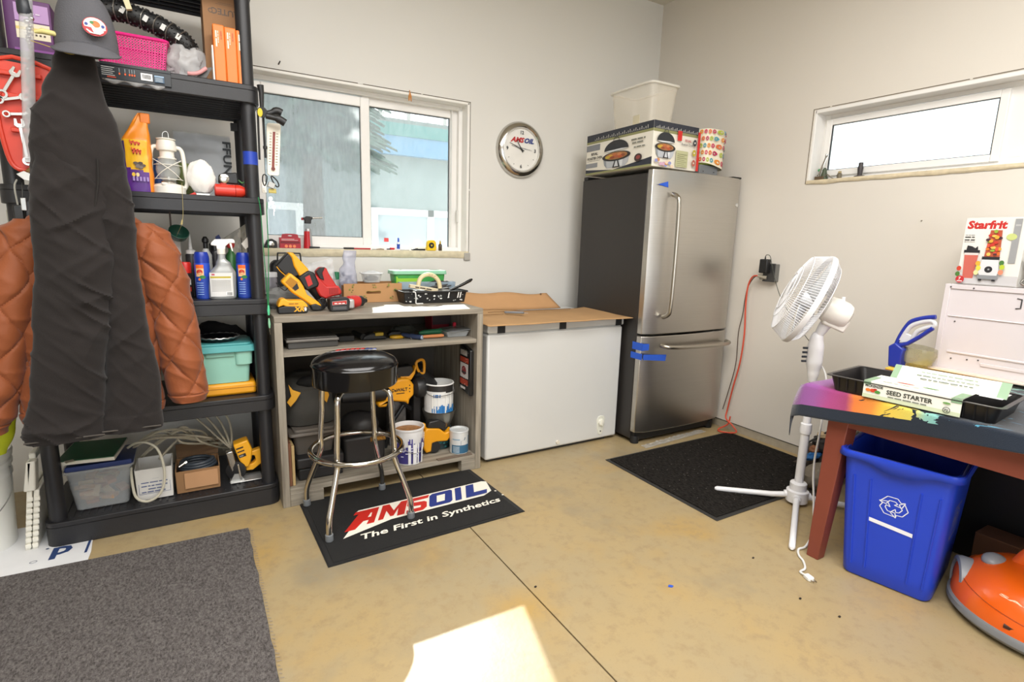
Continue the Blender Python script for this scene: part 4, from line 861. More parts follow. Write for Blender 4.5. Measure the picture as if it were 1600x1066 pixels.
d.rect('#d8d8d6', -.048, .012, .043, .118).rect('#b7a62f', -.046, .094, .036, .102).rect('#c05a6a', -.040, .106, -.028, .114)
for k in range(9): d.rect('#9a9a98', -.042, .036+k*.006, .034, .0375+k*.006)
d.rect('#f6f6f4', .014, .016, .038, .034); [d.rect('#2a2a2a', .017+k*.0026, .018, .0183+k*.0026, .032) for k in range(8)]; d.done('label', sp)
t = lathething('green_bottle', 'green bottle with red trigger behind the silver spray bottle', 'bottle', [('bottle', [(.022, 0), (.024, .01), (.024, .19), (.010, .21), (.010, .225)], M('#2f6b34', .4)), ('trigger', [(.012, .225), (.018, .235), (.018, .25), (.006, .262)], M('#b23330', .4))], c=(.155, 2.86, Z3))
lathething('white_tube', 'slim white tube standing against the right shelf post', 'tube', [('tube', [(.012, 0), (.012, .17), (.008, .18)], WHT), ('cap', [(.010, .18), (.010, .205), (.008, .207)], M('#d0d3d6', .4))], c=(.236, 2.81, Z3))
t = lathething('black_jar', 'black topped jar behind the silver spray bottle head', 'jar', [('jar', [(.026, 0), (.028, .01), (.028, .2), (.024, .21)], M('#232126', .35)), ('lid', [(.026, .212), (.026, .24), (.022, .244)], M('#151515', .3))], c=(.095, 2.93, Z3))
single('blue_carton', 'dark blue pointed packet behind the spray bottle head', 'packet', MB().prism([(.10, Z3), (.13, Z3), (.13, Z3+.25), (.115, Z3+.285), (.10, Z3+.275)], 2.965, 2.985), M('#2b3f86', .5))
# hanging green-headed brush/scoop with brown handle
t = thing('green_scoop', 'dark green plastic scoop with brown handle hanging from the shelf underside', 'scoop', (-.06, 2.85, 1.27))
obj('bowl', MB().lathe([(.001, 0), (.022, .004), (.036, .02), (.040, .045), (.038, .047), (.033, .022), (.02, .008), (.001, .005)], (-.055, 2.85, 1.272), 24, (.25, -.7, .65)), M('#1f4a3c', .4), t)
obj('handle', MB().box((-.077, 2.85, 1.30), (-.070, 2.858, 1.385)), M('#4a3526', .5), t, bev=.001)
single('hanging_string', 'thin cream string with a small tassel hanging in front of the shelf', 'string', MB().tube(smooth([(-.018, 2.694, 1.50), (-.019, 2.693, 1.46), (-.022, 2.692, 1.38), (-.026, 2.692, 1.35)], 4), .0009, 5).tube([(-.026, 2.692, 1.352), (-.028, 2.692, 1.345), (-.031, 2.692, 1.33)], [.001, .0035, .004], 7).tube([(-.03, 2.692, 1.33), (-.045, 2.74, 1.30), (-.055, 2.80, 1.28)], .0008, 5), M('#a89a68', .7))
def crumple(x0, x1, y, z0, z1, sd, amp=.03):
    return MB().grid(lambda u, v: Vector((x0+(x1-x0)*u, y+amp*noise.noise(Vector((u*5, v*5, sd)))+amp*.5*noise.noise(Vector((u*14, v*14, sd))), z0+(z1-z0)*v*(.55+.45*u))), 40, 40)
single('bubble_wrap', 'crumpled clear plastic sheeting stuffed behind the bottles beside the post', 'plastic', crumple(.02, .235, 3.0, Z3+.002, Z3+.34, 4), M('#b9b5a8', .25, 0, .1, 30, .5, 60, .6), fixn=False)
single('paper_scrap', 'pale square paper scrap stuck by the right shelf post', 'paper', MB().prism([(.196, 1.255), (.222, 1.285), (.228, 1.245), (.212, 1.23)], 2.79, 2.793), M('#cfcac0', .7))
# ---- shelf at .553
Z2 = .553
t = thing('storage_tote', 'pale teal plastic storage tote with darker lid above the yellow case', 'tote', (.08, 2.87, .612))
TL = M('#8fc3b2', .45, 0, .04)
def tapered(x0, x1, y0, y1, z0, z1, tp_, r=.02):
    a, b = rrect(x0+tp_, y0+tp_, x1-tp_, y1-tp_, r), rrect(x0, y0, x1, y1, r); n = len(a)
    return MB().raw([(p[0], p[1], z0) for p in a]+[(p[0], p[1], z1) for p in b], [tuple(range(n-1, -1, -1)), tuple(range(n, 2*n))]+[(i, (i+1) % n, n+(i+1) % n, n+i) for i in range(n)])
obj('tub', tapered(-.05, .207, 2.765, 3.0, .613, .762, .012), TL, t)
obj('band', MB().add(tapered(.135, .214, 2.755, 3.005, .700, .762, .003)).add(tapered(-.055, .022, 2.755, 3.005, .700, .762, .003)), TL, t)['kind'] = 'stuff'
obj('recess', MB().box((.022, 2.7585, .742), (.135, 2.77, .762)), M('#7fb3a2', .5), t)
obj('lid', tapered(-.062, .222, 2.75, 3.01, .762, .792, -.006).add(tapered(-.05, .21, 2.765, 2.995, .79, .80, .0)), M('#4c9c9c', .4, 0, .04), t, bev=.003)
obj('lip', MB().box((-.05, 2.748, .762), (.21, 2.756, .770)), M('#8fc3b2', .4), t)
t = thing('foil_pie_tin', 'round black foil pan with crinkled silver rim on the teal lid', 'pan', (.07, 2.86, .801))
obj('pan', MB().lathe([(.001, .002), (.07, .002), (.085, .020), (.082, .021), (.068, .006), (.001, .006)], (.08, 2.87, .801), 40), M('#1b1b1d', .3), t)
obj('rim', MB().tube([(.08+.088*math.cos(2*PI*k/60), 2.87+.088*math.sin(2*PI*k/60), .821+.002*math.sin(k*1.9)) for k in range(60)], .0035, 6, True), M('#b5b3b0', .35, .8), t)
t = boxthing('yellow_case', 'flat yellow plastic case lying under the teal tote', 'case', (-.10, 2.765, Z2+.001), (.222, 2.99, .611), M('#e09a18', .4, 0, .05), .012, part='body')
obj('seam', MB().box((-.10, 2.763, .588), (.222, 2.767, .590)), M('#a8720f', .5), t)
single('dark_bag', 'dark folded bag filling the shelf space behind the teal tote', 'bag', blob((.08, 3.11, Z2+.15), .17, .12, 9, 1.0, .5, .85, 30, flat=.05), M('#1f1c1b', .8))
# ---- bottom shelf
Z1 = .109
def opentub(x0, x1, y0, y1, z0, z1, tp_, t_=.003, r=.02):
    a, b, c, d_ = rrect(x0+tp_, y0+tp_, x1-tp_, y1-tp_, r), rrect(x0, y0, x1, y1, r), rrect(x0+t_, y0+t_, x1-t_, y1-t_, r), rrect(x0+tp_+t_, y0+tp_+t_, x1-tp_-t_, y1-tp_-t_, r); n = len(a)
    V = [(p[0], p[1], z0) for p in a]+[(p[0], p[1], z1) for p in b]+[(p[0], p[1], z1) for p in c]+[(p[0], p[1], z0+t_) for p in d_]
    F = [tuple(range(n-1, -1, -1)), tuple(3*n+i for i in range(n))]
    for q in range(3): F += [(q*n+i, q*n+(i+1) % n, (q+1)*n+(i+1) % n, (q+1)*n+i) for i in range(n)]
    return MB().raw(V, F)
CLR = M('#c6cbcd', .12, 0, .03, 9, 0, 1, .3)
t = thing('clear_tote', 'clear plastic tote of wood blocks with a blue lid on the bottom shelf', 'tote', (-.41, 2.87, Z1))
obj('tub', opentub(-.525, -.295, 2.76, 2.99, Z1+.001, .298, .022), CLR, t); obj('rim', MB().tube([Vector((x, y, .292)) for x, y in rrect(-.532, 2.753, -.288, 2.997, .02)], .006, 6, True), CLR, t)
obj('lid', tapered(-.527, -.285, 2.752, 3.0, .296, .304, 0).box((-.52, 2.749, .300), (-.29, 2.758, .320)), M('#1c2f66', .35), t, bev=.003)
random.seed(12)
for k in range(26):
    x = random.uniform(-.475, -.345); y = random.uniform(2.80, 2.93); z = .125+.022*(k//5)
    sx_, sy_ = random.uniform(.02, .035), random.uniform(.014, .026)
    lb = ['tan', 'pale pine', 'reddish'][k % 3]
    m = MB().box((-sx_, -sy_, -.008), (sx_, sy_, .008)).rot(random.uniform(0, 3), 'Z').rot(random.uniform(-.5, .5), 'X').mv((x, y, z))
    single('wood_block', '%s offcut of wood in the clear tote, %s' % (lb, 'lower layer' if k < 12 else 'upper layer'), 'wood block', m, M(['#b98a5a', '#d8c09a', '#b06a48'][k % 3], .7, 0, .08, 30), 'wood offcuts inside the clear tote', bev=.001)
t = thing('ring_binder', 'green covered notebook lying on the blue tote lid', 'notebook', (-.44, 2.87, .325))
m = MB().box((-.10, -.12, 0), (.10, .12, .003)).rot(-.12, 'Z').mv((-.435, 2.87, .345)); obj('cover', m, M('#1f5a38', .45, 0, .05), t, bev=.001)
m = MB().box((-.104, -.122, 0), (.104, .122, .014)).rot(-.12, 'Z').mv((-.435, 2.87, .3305)); obj('pages', m, M('#d9d6c8', .8), t)
m = MB().box((-.06, -.13, 0), (-.03, -.1, .004)).rot(.4, 'Z').mv((-.50, 2.86, .3485)); obj('tab', m, M('#c8c4b0', .8), t)
t = thing('white_carton', 'small open white cardboard box printed with shipping text on the bottom shelf', 'box', (-.215, 2.84, Z1))
WC = M('#cfcdc8', .75); obj('carton', opentub(-.287, -.145, 2.765, 2.93, Z1+.001, .255, .003, .003, .004), WC, t)
d = Decal((-.287, 2.767, Z1), (1, 0, 0), (0, 0, 1)); d.line('#4d5a86', [(.012, .03), (.13, .03), (.13, .115), (.012, .115), (.012, .03)], .0015)
for k, (s_, z_) in enumerate((('CAUTION', .098), ('THIS SIDE UP HANDLE', .080), ('MASTER CARTON PACK', .064), ('KEEP DRY', .050), ('MADE FOR EXPORT', .037))): d.scrib('#4d5a86', .071, z_, .05+.05*(len(s_) > 8), .007, al='CENTER')
d.done('print', t)
t = thing('brown_carton', 'open brown cardboard box holding coiled hose on the bottom shelf', 'box', (-.04, 2.85, Z1))
obj('carton', opentub(-.136, .045, 2.77, 2.95, Z1+.001, .215, .002, .004, .004), M('#8a6744', .85, 0, .06), t); obj('flap', MB().box((-.10, 2.764, .13), (.035, 2.769, .205)), M('#b08660', .85), t)
obj('flap', MB().hexa([(-.132, 2.955, .215), (.045, 2.955, .215), (.05, 3.0, .27), (-.135, 3.0, .27)], (0, .003, 0)), M('#6d5238', .85), t)
def coil(c, rx, ry, r, turns, dz, ph=0, tilt=0):
    return [Vector((c[0]+rx*(1-.03*k/12)*math.cos(2*PI*k/24+ph), c[1]+ry*math.sin(2*PI*k/24+ph), c[2]+dz*k/24+tilt*math.cos(2*PI*k/24))) for k in range(int(turns*24)+1)]
single('hose_coil', 'dark blue-grey hose coiled in the brown cardboard box', 'hose', MB().tube(coil((-.045, 2.855, .195), .078, .06, .008, 3, .013), .0085, 10), M('#2e353d', .45))
t = thing('hose_fitting', 'small chrome hose fitting on the coiled dark hose', 'fitting', (-.115, 2.80, .225)); obj('collar', MB().cyl((-.12, 2.80, .228), (-.095, 2.81, .240), .007, .007, 12), CH, t); obj('nut', MB().cyl((-.097, 2.809, .239), (-.088, 2.813, .243), .009, .009, 6), CH, t)
# beige flat tubing: a big loop in front and a sprawl of strands behind
BG = M('#b3aa95', .55, 0, .08)
single('beige_cable_loop', 'beige cable looping out in front of the white carton', 'cable', MB().tube(smooth([(-.31, 2.86, .335), (-.27, 2.80, .372), (-.225, 2.76, .378), (-.19, 2.745, .345), (-.174, 2.735, .27), (-.178, 2.732, .19), (-.205, 2.73, .135), (-.25, 2.732, .118), (-.285, 2.735, .145), (-.295, 2.75, .20), (-.30, 2.80, .26)], 6), .0055, 8), M('#bdb8a6', .5))
random.seed(21); cbm = MB()
for k in range(9):
    x0 = -.36+.02*k; z0 = .30+.02*(k % 4)
    P_ = [(x0, 3.0-.01*k, z0-.06), (-.24+.02*k, 2.90+.02*(k % 3), .345+.012*(k % 4)), (-.10+.025*(k % 5), 2.88+.02*(k % 4), .345-.018*(k % 3)), (.02+.02*(k % 3), 2.99, .29-.008*k), (.07+.02*(k % 3), 3.03, .2+.02*(k % 4))]
    cbm.tube(smooth(P_, 6), .0055, 6, flat=1.0)
for k in range(4): cbm.tube(smooth([(-.10+.05*k, 3.05, .45), (-.02+.04*k, 2.97, .38), (.05+.02*k, 2.93, .30), (.10, 2.92, .24)], 6), .005, 6)
tt = single('tubing_tangle', 'tangle of grey-beige flexible tubing sprawling behind the boxes on bottom shelf', 'tubing', cbm, BG); tt['kind'] = 'stuff'
# yellow planer / saw
pw = thing('trim_saw', 'yellow and silver cordless saw on the bottom shelf beside the post', 'saw', (.16, 2.83, Z1))
YW = M('#e8a51c', .4, 0, .04); BK = M('#1b1b1c', .45, 0, .06)
obj('motor', MB().prism([(.108, .295), (.172, .312), (.190, .262), (.185, .215), (.172, .175), (.150, .172), (.130, .215)], 2.80, 2.87), YW, pw, bev=.006)
obj('handle', MB().prism([(.165, .27), (.19, .245), (.226, .254), (.240, .222), (.234, .180), (.19, .148), (.155, .150), (.150, .178), (.19, .180), (.205, .195), (.200, .222), (.18, .225)], 2.815, 2.855), YW, pw, bev=.004)
d = Decal((.118, 2.7995, .222), (1, .0, .25), (-.25, 0, 1)); d.rect('#1e1e1e', .014, .0, .046, .016).scrib('#2a2118', .014, .045, .034, .012).scrib('#2a2118', .014, .028, .032, .010).text('#c9c9c9', 'XRP', .017, .004, .010); d.done('print', pw)
obj('gear_case', MB().prism([(.075, .262), (.104, .266), (.113, .222), (.120, .18), (.095, .16), (.085, .20)], 2.80, 2.84), CH, pw, bev=.004)
obj('blade_guard', MB().lathe([(.042, 0), (.045, .004), (.045, .02), (.02, .024)], (.118, 2.82, .165), 26, (-.3, -1, 0)), BK, pw)
obj('lever', MB().prism([(.120, .20), (.127, .20), (.140, .10), (.130, .095)], 2.785, 2.79), CH, pw, bev=.001)
obj('base_plate', MB().box((.085, 2.775, Z1+.001), (.225, 2.87, Z1+.006)), M('#c8c8c6', .35, .7), pw, bev=.002); obj('foot', MB().prism([(.083, .112), (.150, .112), (.128, .150), (.105, .150)], 2.79, 2.80), M('#b5b5b2', .35, .7), pw)
# ---- right post hangings
t = thing('trekking_poles', 'black trekking pole grips with straps hanging from the right shelf post', 'poles', (.31, 2.69, 1.63))
obj('grip', MB().tube([(.300, 2.70, 1.93), (.303, 2.70, 1.90), (.302, 2.70, 1.84)], [.014, .011, .008], 10), BK, t)
obj('grip', MB().tube(smooth([(.312, 2.69, 1.815), (.335, 2.69, 1.82), (.36, 2.69, 1.832), (.380, 2.69, 1.826)], 3), [.012]*5+[.016]*5, 12), BK, t); obj('grip', MB().tube(smooth([(.312, 2.66, 1.80), (.34, 2.66, 1.797), (.365, 2.66, 1.792), (.388, 2.66, 1.780)], 3), [.012]*5+[.017]*5, 12), BK, t)
obj('shaft', MB().tube([(.284, 2.69, 1.83), (.281, 2.69, 1.62)], .0045, 8), BK, t); obj('shaft', MB().tube([(.304, 2.69, 1.83), (.306, 2.69, 1.63)], .0045, 8), BK, t)
obj('knob', MB().lathe([(.009, -.006), (.009, .006)], (.306, 2.688, 1.673), 10), BK, t); obj('disc', MB().lathe([(.022, 0), (.022, .006)], (.300, 2.676, 1.815), 20, (-.3, -1, 0)), BK, t); obj('badge', MB().lathe([(.010, 0), (.010, .003)], (.291, 2.669, 1.812), 16, (-.3, -1, 0), 1, 1.8), M('#d9c02c', .4), t)
t = thing('thermometer', 'white wall thermometer with red-brown tube hanging beside the window', 'thermometer', (.34, 2.71, 1.56))
obj('board', MB().prism([(.318, 1.772), (.325, 1.781), (.370, 1.783), (.376, 1.775), (.360, 1.566), (.354, 1.560), (.318, 1.560), (.312, 1.566)], 2.706, 2.714), M('#e6dfcf', .5), t, bev=.001)
obj('column', MB().prism([(.342, 1.745), (.352, 1.746), (.341, 1.595), (.331, 1.594)], 2.702, 2.7065), M('#7c2f25', .4), t, bev=.001); obj('bulb', MB().lathe([(.008, 0), (.008, .006)], (.336, 2.706, 1.588), 14, (0, -1, 0)), M('#6b2a20', .35), t)
d = Decal((.31, 2.706, 1.56), (1, 0, 0), (0, 0, 1))
for k in range(12): z = .045+k*.012; o2 = .0008*k; d.rect('#5b4a3a', .009+o2, z, .018+o2, z+.0022); d.rect('#5b4a3a', .036+o2, z, .045+o2, z+.0022)
d.done('scale', t)
t = thing('key_ring', 'bunch of keys, carabiner and padlock hanging below the thermometer', 'keys', (.33, 2.70, 1.40))
obj('carabiner', MB().tube(smooth([(.292, 2.70, 1.555), (.290, 2.70, 1.53), (.297, 2.70, 1.512), (.305, 2.70, 1.53), (.308, 2.70, 1.552), (.30, 2.70, 1.56)], 3, True), .0028, 6, True), BK, t); obj('carabiner', MB().tube(smooth([(.33, 2.698, 1.555), (.35, 2.698, 1.535), (.355, 2.698, 1.515), (.345, 2.698, 1.512), (.333, 2.698, 1.53), (.325, 2.698, 1.55)], 3, True), .003, 6, True), BK, t)
obj('padlock', MB().box((.309, 2.69, 1.505), (.338, 2.703, 1.530)).rot(.35, 'Y', (.32, 2.7, 1.515)), M('#a8a6a0', .3, .7), t, bev=.002); obj('fob', MB().box((.312, 2.70, 1.482), (.344, 2.704, 1.502)), M('#b7a758', .5), t, bev=.002)
for k, a in enumerate((.2, -.25, .05)): obj('key', MB().lathe([(.003, -.001), (.009, -.001), (.009, .001), (.003, .001)], (0, 0, 0), 14, (0, 1, 0)).box((-.002, -.001, -.038), (.002, .001, -.008)).rot(a, 'Y').mv((.318+.006*k, 2.694+.002*k, 1.458-.018*k)), CH, t)
t = thing('white_switch_clip', 'small white plastic clip hanging beside the keys on the shelf post', 'clip', (.29, 2.70, 1.48)); obj('body', MB().box((.286, 2.70, 1.482), (.304, 2.712, 1.528)), WHT, t, bev=.002); obj('lever', MB().box((.290, 2.694, 1.49), (.298, 2.70, 1.505)), M('#c9c6bd', .4), t)
t = thing('green_lanyard', 'green cord lanyard with a mint clip hanging down the shelf post', 'lanyard', (.285, 2.665, .85))
obj('cord', MB().tube(smooth([(.266, 2.675, 1.46), (.272, 2.668, 1.40), (.274, 2.66, 1.25), (.278, 2.66, 1.1), (.280, 2.66, .98)], 4), .002, 6), M('#1f7a46', .5), t); obj('cord', MB().tube(smooth([(.30, 2.675, 1.44), (.296, 2.668, 1.38), (.294, 2.66, 1.22), (.288, 2.66, 1.1), (.283, 2.66, .98)], 4), .002, 6), M('#1f7a46', .5), t)
obj('clip', MB().tube([(.282, 2.658, .985), (.281, 2.658, .96), (.281, 2.658, .94)], [.004, .006, .004], 8), M('#58c894', .4), t); obj('clip', MB().tube([(.281, 2.658, .925), (.282, 2.658, .90), (.282, 2.658, .88)], [.003, .0055, .003], 8), M('#8fd0a8', .4), t); obj('hook', MB().tube([(.282, 2.658, .88), (.284, 2.658, .85)], [.003, .001], 6), CH, t)
# ---- floor at left: bucket, folded stool, hi-vis cloth, house wrap, rug
bu = thing('white_bucket', 'white plastic bucket at the left frame edge beside the shelving', 'bucket', (-.84, 2.83, 0))
obj('pail', MB().lathe([(.135, 0), (.137, .004), (.148, .30), (.152, .30), (.152, .315), (.149, .32), (.150, .345), (.155, .345), (.156, .36), (.151, .365), (.151, .385)], (-.855, 2.84, .001), 48), M('#e6e6e2', .35, 0, .02), bu); obj('lid', MB().lathe([(.157, .378), (.160, .40), (.156, .41), (.15, .408), (.14, .398), (.001, .398)], (-.855, 2.84, .001), 48), M('#eae9e4', .35, 0, .02), bu)
obj('bail', MB().tube(smooth([(-.702, 2.82, .34), (-.70, 2.78, .24), (-.75, 2.70, .17), (-.84, 2.675, .14), (-.95, 2.70, .16)], 6), .0022, 6), M('#8e8e8c', .35, .7), bu)
hv = single('hi_vis_cloth', 'fluorescent yellow cloth hanging over the white bucket at left edge', 'cloth', loft([(.66, -.70, 2.73, .03, .03), (.60, -.705, 2.735, .06, .04), (.52, -.715, 2.74, .065, .045), (.42, -.735, 2.75, .05, .04)], lambda u, v, z, rx, ry, p: .012*noise.noise(p*14), 40, 30), M('#c3cf1e', .7, 0, .05, 9, .2, 90))
t = thing('folding_step_stool', 'folded white plastic step stool standing on edge beside the shelving', 'step stool', (-.64, 2.78, 0))
WS = M('#e3e0d4', .45, 0, .03)
for s_, y in ((0, 0), (1, .0)):
    xo = -.655+.022*s_
    rows = MB(); rows.hexa([(xo-.016, 2.725, 0), (xo+.002, 2.725, 0), (xo+.002, 2.95, 0), (xo-.016, 2.95, 0)], (.030, 0, .255)); obj('panel', rows, WS, t, bev=.004)
    for k in range(9): obj('rib', MB().box((-.010, -.005, -.009), (.010, .004, .009)).mv((xo-.007+.030*k/9.5+.004, 2.723, .02+.025*k)), WS, t, bev=.003)
    obj('leg', MB().hexa([(xo+.006-.012*s_, 2.715, .255), (xo+.026-.004*s_, 2.715, .255), (xo+.026, 2.76, .255), (xo+.006, 2.76, .255)], (.010+.01*(s_ == 0), 0, .125)), WS, t, bev=.006)
obj('handle', MB().box((-.628, 2.76, .37), (-.606, 2.86, .40)), WS, t, bev=.006)
pa = thing('house_wrap_sheet', 'white printed house-wrap sheet on the floor under the bucket and shelf corner', 'sheet', (-.75, 2.6, 0))
obj('sheet', MB().prism([(-1.6, 2.35), (-.90, 2.46), (-.70, 2.53), (-.443, 2.515), (-.44, 2.60), (-.45, 2.745), (-.56, 2.95), (-1.6, 2.98)], .0012, .0022, 'z'), M('#dfe0e2', .5, 0, .04), pa)
d = Decal((-.505, 2.715, .0024), (-.98, -.06, 0), (-.03, -1, 0)); d.text('#2a3f6e', 'd', .0, .02, .13, 1.1, .03); d.ring('#55627d', -.0, -.0, .001, .001, .0005)
d.ring('#55627d', .115, .10, .012, .010, .002); d.rect('#2a3f6e', -.055, .02, -.046, .12); d.ell('#33466f', .09, .01, .006, .005); d.done('print', pa)
t = thing('carpet_runner', 'grey ribbed carpet runner on the floor at lower left', 'rug', (-.6, 2.0, 0))
rg = MB(); RN = 60
random.seed(8); ol = [(.134+.007*k/20+.003*random.uniform(-1, 1), 2.497-(2.497-1.2)*k/20) for k in range(21)]
ol2 = [(-2.2, 1.2)]+[(-2.2, 2.52)]+[(-.705, 2.530)]
rg.prism([(.134, 2.497)]+ol[1:]+ol2, .0025, .010, 'z')
def carpet(c1, c2, sc, bp=.8, axis=(1, 1)):
    m = bpy.data.materials.new('m_carpet'); m.use_nodes = True; nt = m.node_tree; P = nt.nodes['Principled BSDF']; L = nt.links.new
    tc = nt.nodes.new('ShaderNodeTexCoord'); mp = nt.nodes.new('ShaderNodeMapping'); mp.inputs['Scale'].default_value = (axis[0], axis[1], 1); L(tc.outputs['Object'], mp.inputs[0])
    n = nt.nodes.new('ShaderNodeTexNoise'); n.inputs['Scale'].default_value = sc; n.inputs['Detail'].default_value = 5; n.inputs['Roughness'].default_value = .8; L(mp.outputs[0], n.inputs[0])
    r = nt.nodes.new('ShaderNodeValToRGB'); r.color_ramp.elements[0].position = .36; r.color_ramp.elements[0].color = lin(c1); r.color_ramp.elements[1].position = .64; r.color_ramp.elements[1].color = lin(c2); L(n.outputs[0], r.inputs[0]); L(r.outputs[0], P.inputs['Base Color'])
    P.inputs['Roughness'].default_value = 1; P.inputs['Specular IOR Level'].default_value = .05
    b = nt.nodes.new('ShaderNodeBump'); b.inputs['Strength'].default_value = bp; b.inputs['Distance'].default_value = .006; L(n.outputs[0], b.inputs['Height']); L(b.outputs[0], P.inputs['Normal']); return m
obj('pile', rg, carpet('#3f3b3a', '#7b7674', 150, .8, (1, .55)), t); 
fr_ = MB()
for k in range(70):
    y = 2.497-1.29*k/70; fr_.tube([(.136+.007*(2.497-y)/1.3, y, .006), (.143+.008*random.random()+.007*(2.497-y)/1.3, y-.004*random.random(), .003)], .0008, 4)
obj('frayed_edge', fr_, M('#7c7876', .9), t)['kind'] = 'stuff'
# ================================================================ STOOL AND PRINTED MAT
st = thing('bar_stool', 'chrome legged bar stool with round black padded seat standing on the black mat', 'stool', (.604, 2.42, 0))
sx, sy = .604, 2.42; CRM = M('#c6c3bd', .12, 1, .02)
obj('seat_cushion', MB().lathe([(.001, .792), (.08, .789), (.14, .778), (.175, .762), (.188, .748), (.190, .742)], (sx, sy, 0), 56), M('#101012', .16, 0, .03, 9, .06, 30), st)
obj('seat_band', MB().lathe([(.190, .742), (.193, .738), (.192, .732), (.190, .728), (.188, .655), (.184, .648), (.170, .646), (.001, .646)], (sx, sy, 0), 56), M('#0c0c0e', .13, 0, .02), st)
d = Decal((sx, sy, 0), (1, 0, 0), (0, 1, 0)); d.eps = .0008
def seatmap(x, y, h):
    r = math.hypot(x, y); z = .792-.45*r*r-2.2*r**4
    return Vector((sx+x, sy+y, z+h+.0012))
d.fm = seatmap; a = -.16
def rp(P_): return [(p[0]*math.cos(a)-p[1]*math.sin(a), p[0]*math.sin(a)+p[1]*math.cos(a)) for p in P_]
# seat lettering block
for k in range(6):
    x0 = -.085+.022*k; d.poly('#c22a26', rp([(x0, .03), (x0+.017, .03), (x0+.030, .078), (x0+.014, .078)]))
for k in range(3):
    x0 = .05+.017*k; d.poly('#243a86', rp([(x0, .03), (x0+.012, .03), (x0+.025, .078), (x0+.012, .078)]))
d.line('#d9d9dd', rp([(-.12, .018), (-.05, .020), (.03, .021), (.10, .021)]), .004); d.line('#d9d9dd', rp([(-.10, .006), (-.03, .007), (.04, .008), (.085, .008)]), .005)
d.done('seat_print', st)
RZr = .335; RR = .205
obj('foot_ring', MB().tube([(sx+RR*math.cos(2*PI*k/56), sy+RR*math.sin(2*PI*k/56), RZr) for k in range(56)], .0125, 12, True), CRM, st)
tops = [(-.112, -.128), (-.128, .112), (.112, .128), (.128, -.112)]; feet = [(.428, 2.226), (.401, 2.60), (.775, 2.605), (.806, 2.255)]
for i, ((tx, ty), (fx, fy)) in enumerate(zip(tops, feet)):
    q = math.atan2(ty, tx); rx, ry = sx+.185*math.cos(q), sy+.185*math.sin(q)
    P_ = [(sx+tx*.25, sy+ty*.25, .640), (sx+tx*.7, sy+ty*.7, .636), (sx+tx*.95, sy+ty*.95, .615), (sx+tx*1.0, sy+ty*1.0, .57), (sx+tx*1.02, sy+ty*1.02, .50), (rx-.0*tx, ry, RZr+.03), (rx, ry, RZr-.03), ((rx+fx)/2, (ry+fy)/2, .20), (fx+(sx-fx)*.03, fy+(sy-fy)*.03, .115), (fx, fy, .07), (fx, fy, .02)]
    lg = obj('leg', MB().tube(smooth(P_, 4), .0125, 14), CRM, st)
    obj('foot_cap', MB().lathe([(.017, .0095), (.018, .012), (.017, .038), (.0135, .040)], (fx, fy, 0), 18), M('#6f7377', .6), lg)
    obj('bolt', MB().lathe([(.007, 0), (.006, .004)], (sx+(RR+.011)*math.cos(q), sy+(RR+.011)*math.sin(q), RZr), 10, (math.cos(q), math.sin(q), 0)), CRM, lg)
mt = thing('printed_mat', 'black rubber mat with red, white and blue lettering in front of the workbench', 'mat', (.85, 2.35, 0))
A_, B_, C_, D_ = Vector((.384, 2.040, 0)), Vector((1.322, 2.071, 0)), Vector((1.297, 2.640, 0)), Vector((.372, 2.662, 0))
mm = MB(); 
def quadp(e): c = (A_+B_+C_+D_)/4; return [p+(c-p).normalized()*e for p in (A_, B_, C_, D_)]
q0, q1, q2 = quadp(0), quadp(.006), quadp(.03)
mm.hexa([p+Vector((0,0,.0008)) for p in q0], (0,0,.003)); mm.hexa([p+Vector((0,0,.0038)) for p in q1], (0,0,.002))
obj('border', mm, M('#1d1d1e', .6, 0, .05), mt)
mm = MB().hexa([p+Vector((0,0,.0055)) for p in q2], (0,0,.0025)); obj('field', mm, M('#141414', .8, 0, .08, 20, .35, 300), mt)
U = (B_-A_).normalized(); V_ = (D_-A_); V_ = (V_-U*V_.dot(U)).normalized()
# logo laid out on a 1 x 1 block sheared to the right, measured on the mat
d = Decal(A_+Vector((0, 0, .0082)), U, V_, eps=.0008)
def lg(o, s, P_): return [(o[0]+(x+y*.42)*s, o[1]+y*s*.92) for x, y in P_]
o_ = (.185, .245); s_ = .108
LW = '#efe9dc'; LR = '#c3281e'; LB = '#22357f'
outl = [(-.75, -.18), (5.55, -.18), (5.75, .30), (5.95, .34), (6.0, 1.0), (5.35, 1.10), (5.05, 1.12), (0.55, 1.14), (.25, 1.02), (.35, .80), (.10, .50)]
d.poly(LW, [(.130, .205), (.205, .232), (.80, .2345), (.955, .232), (1.00, .300) if False else (.905, .265), (.93, .375), (.86, .378), (.40, .362), (.245, .352), (.27, .325), (.225, .290)]) if False else None
def let(c, x, P_, s=s_, o=o_): d.poly(c, lg((o[0]+x*s, o[1]), s, P_))
# white backing plate
d.poly(LW, [(.105, .170), (.345, .232), (.84, .232), (.90, .262), (.93, .372), (.905, .385), (.235, .385), (.215, .365), (.235, .345), (.175, .262)])
def slant(c, x0, P_, h=.125, y0=.248, w=.1, sh=.38):
    d.poly(c, [(x0+p[0]*w+p[1]*h*sh, y0+p[1]*h) for p in P_])
# A with long tail
slant(LR, .150, [(-.15, -.22), (.30, -.22), (.62, .22), (.86, .22), (.78, -.05), (1.12, -.05), (1.30, 1), (.20, 1), (.12, .80), (.35, .80)], w=.105); slant(LW, .150, [(.80, .42), (.95, .42), (.98, .70), (.92, .70)], w=.105)
# M
slant(LR, .285, [(0, 0), (.22, 0), (.34, .55), (.52, .08), (.66, .08), (.86, .55), (.80, 0), (1.12, 0), (1.28, 1), (.98, 1), (.66, .45), (.46, 1), (.16, 1)], w=.115)
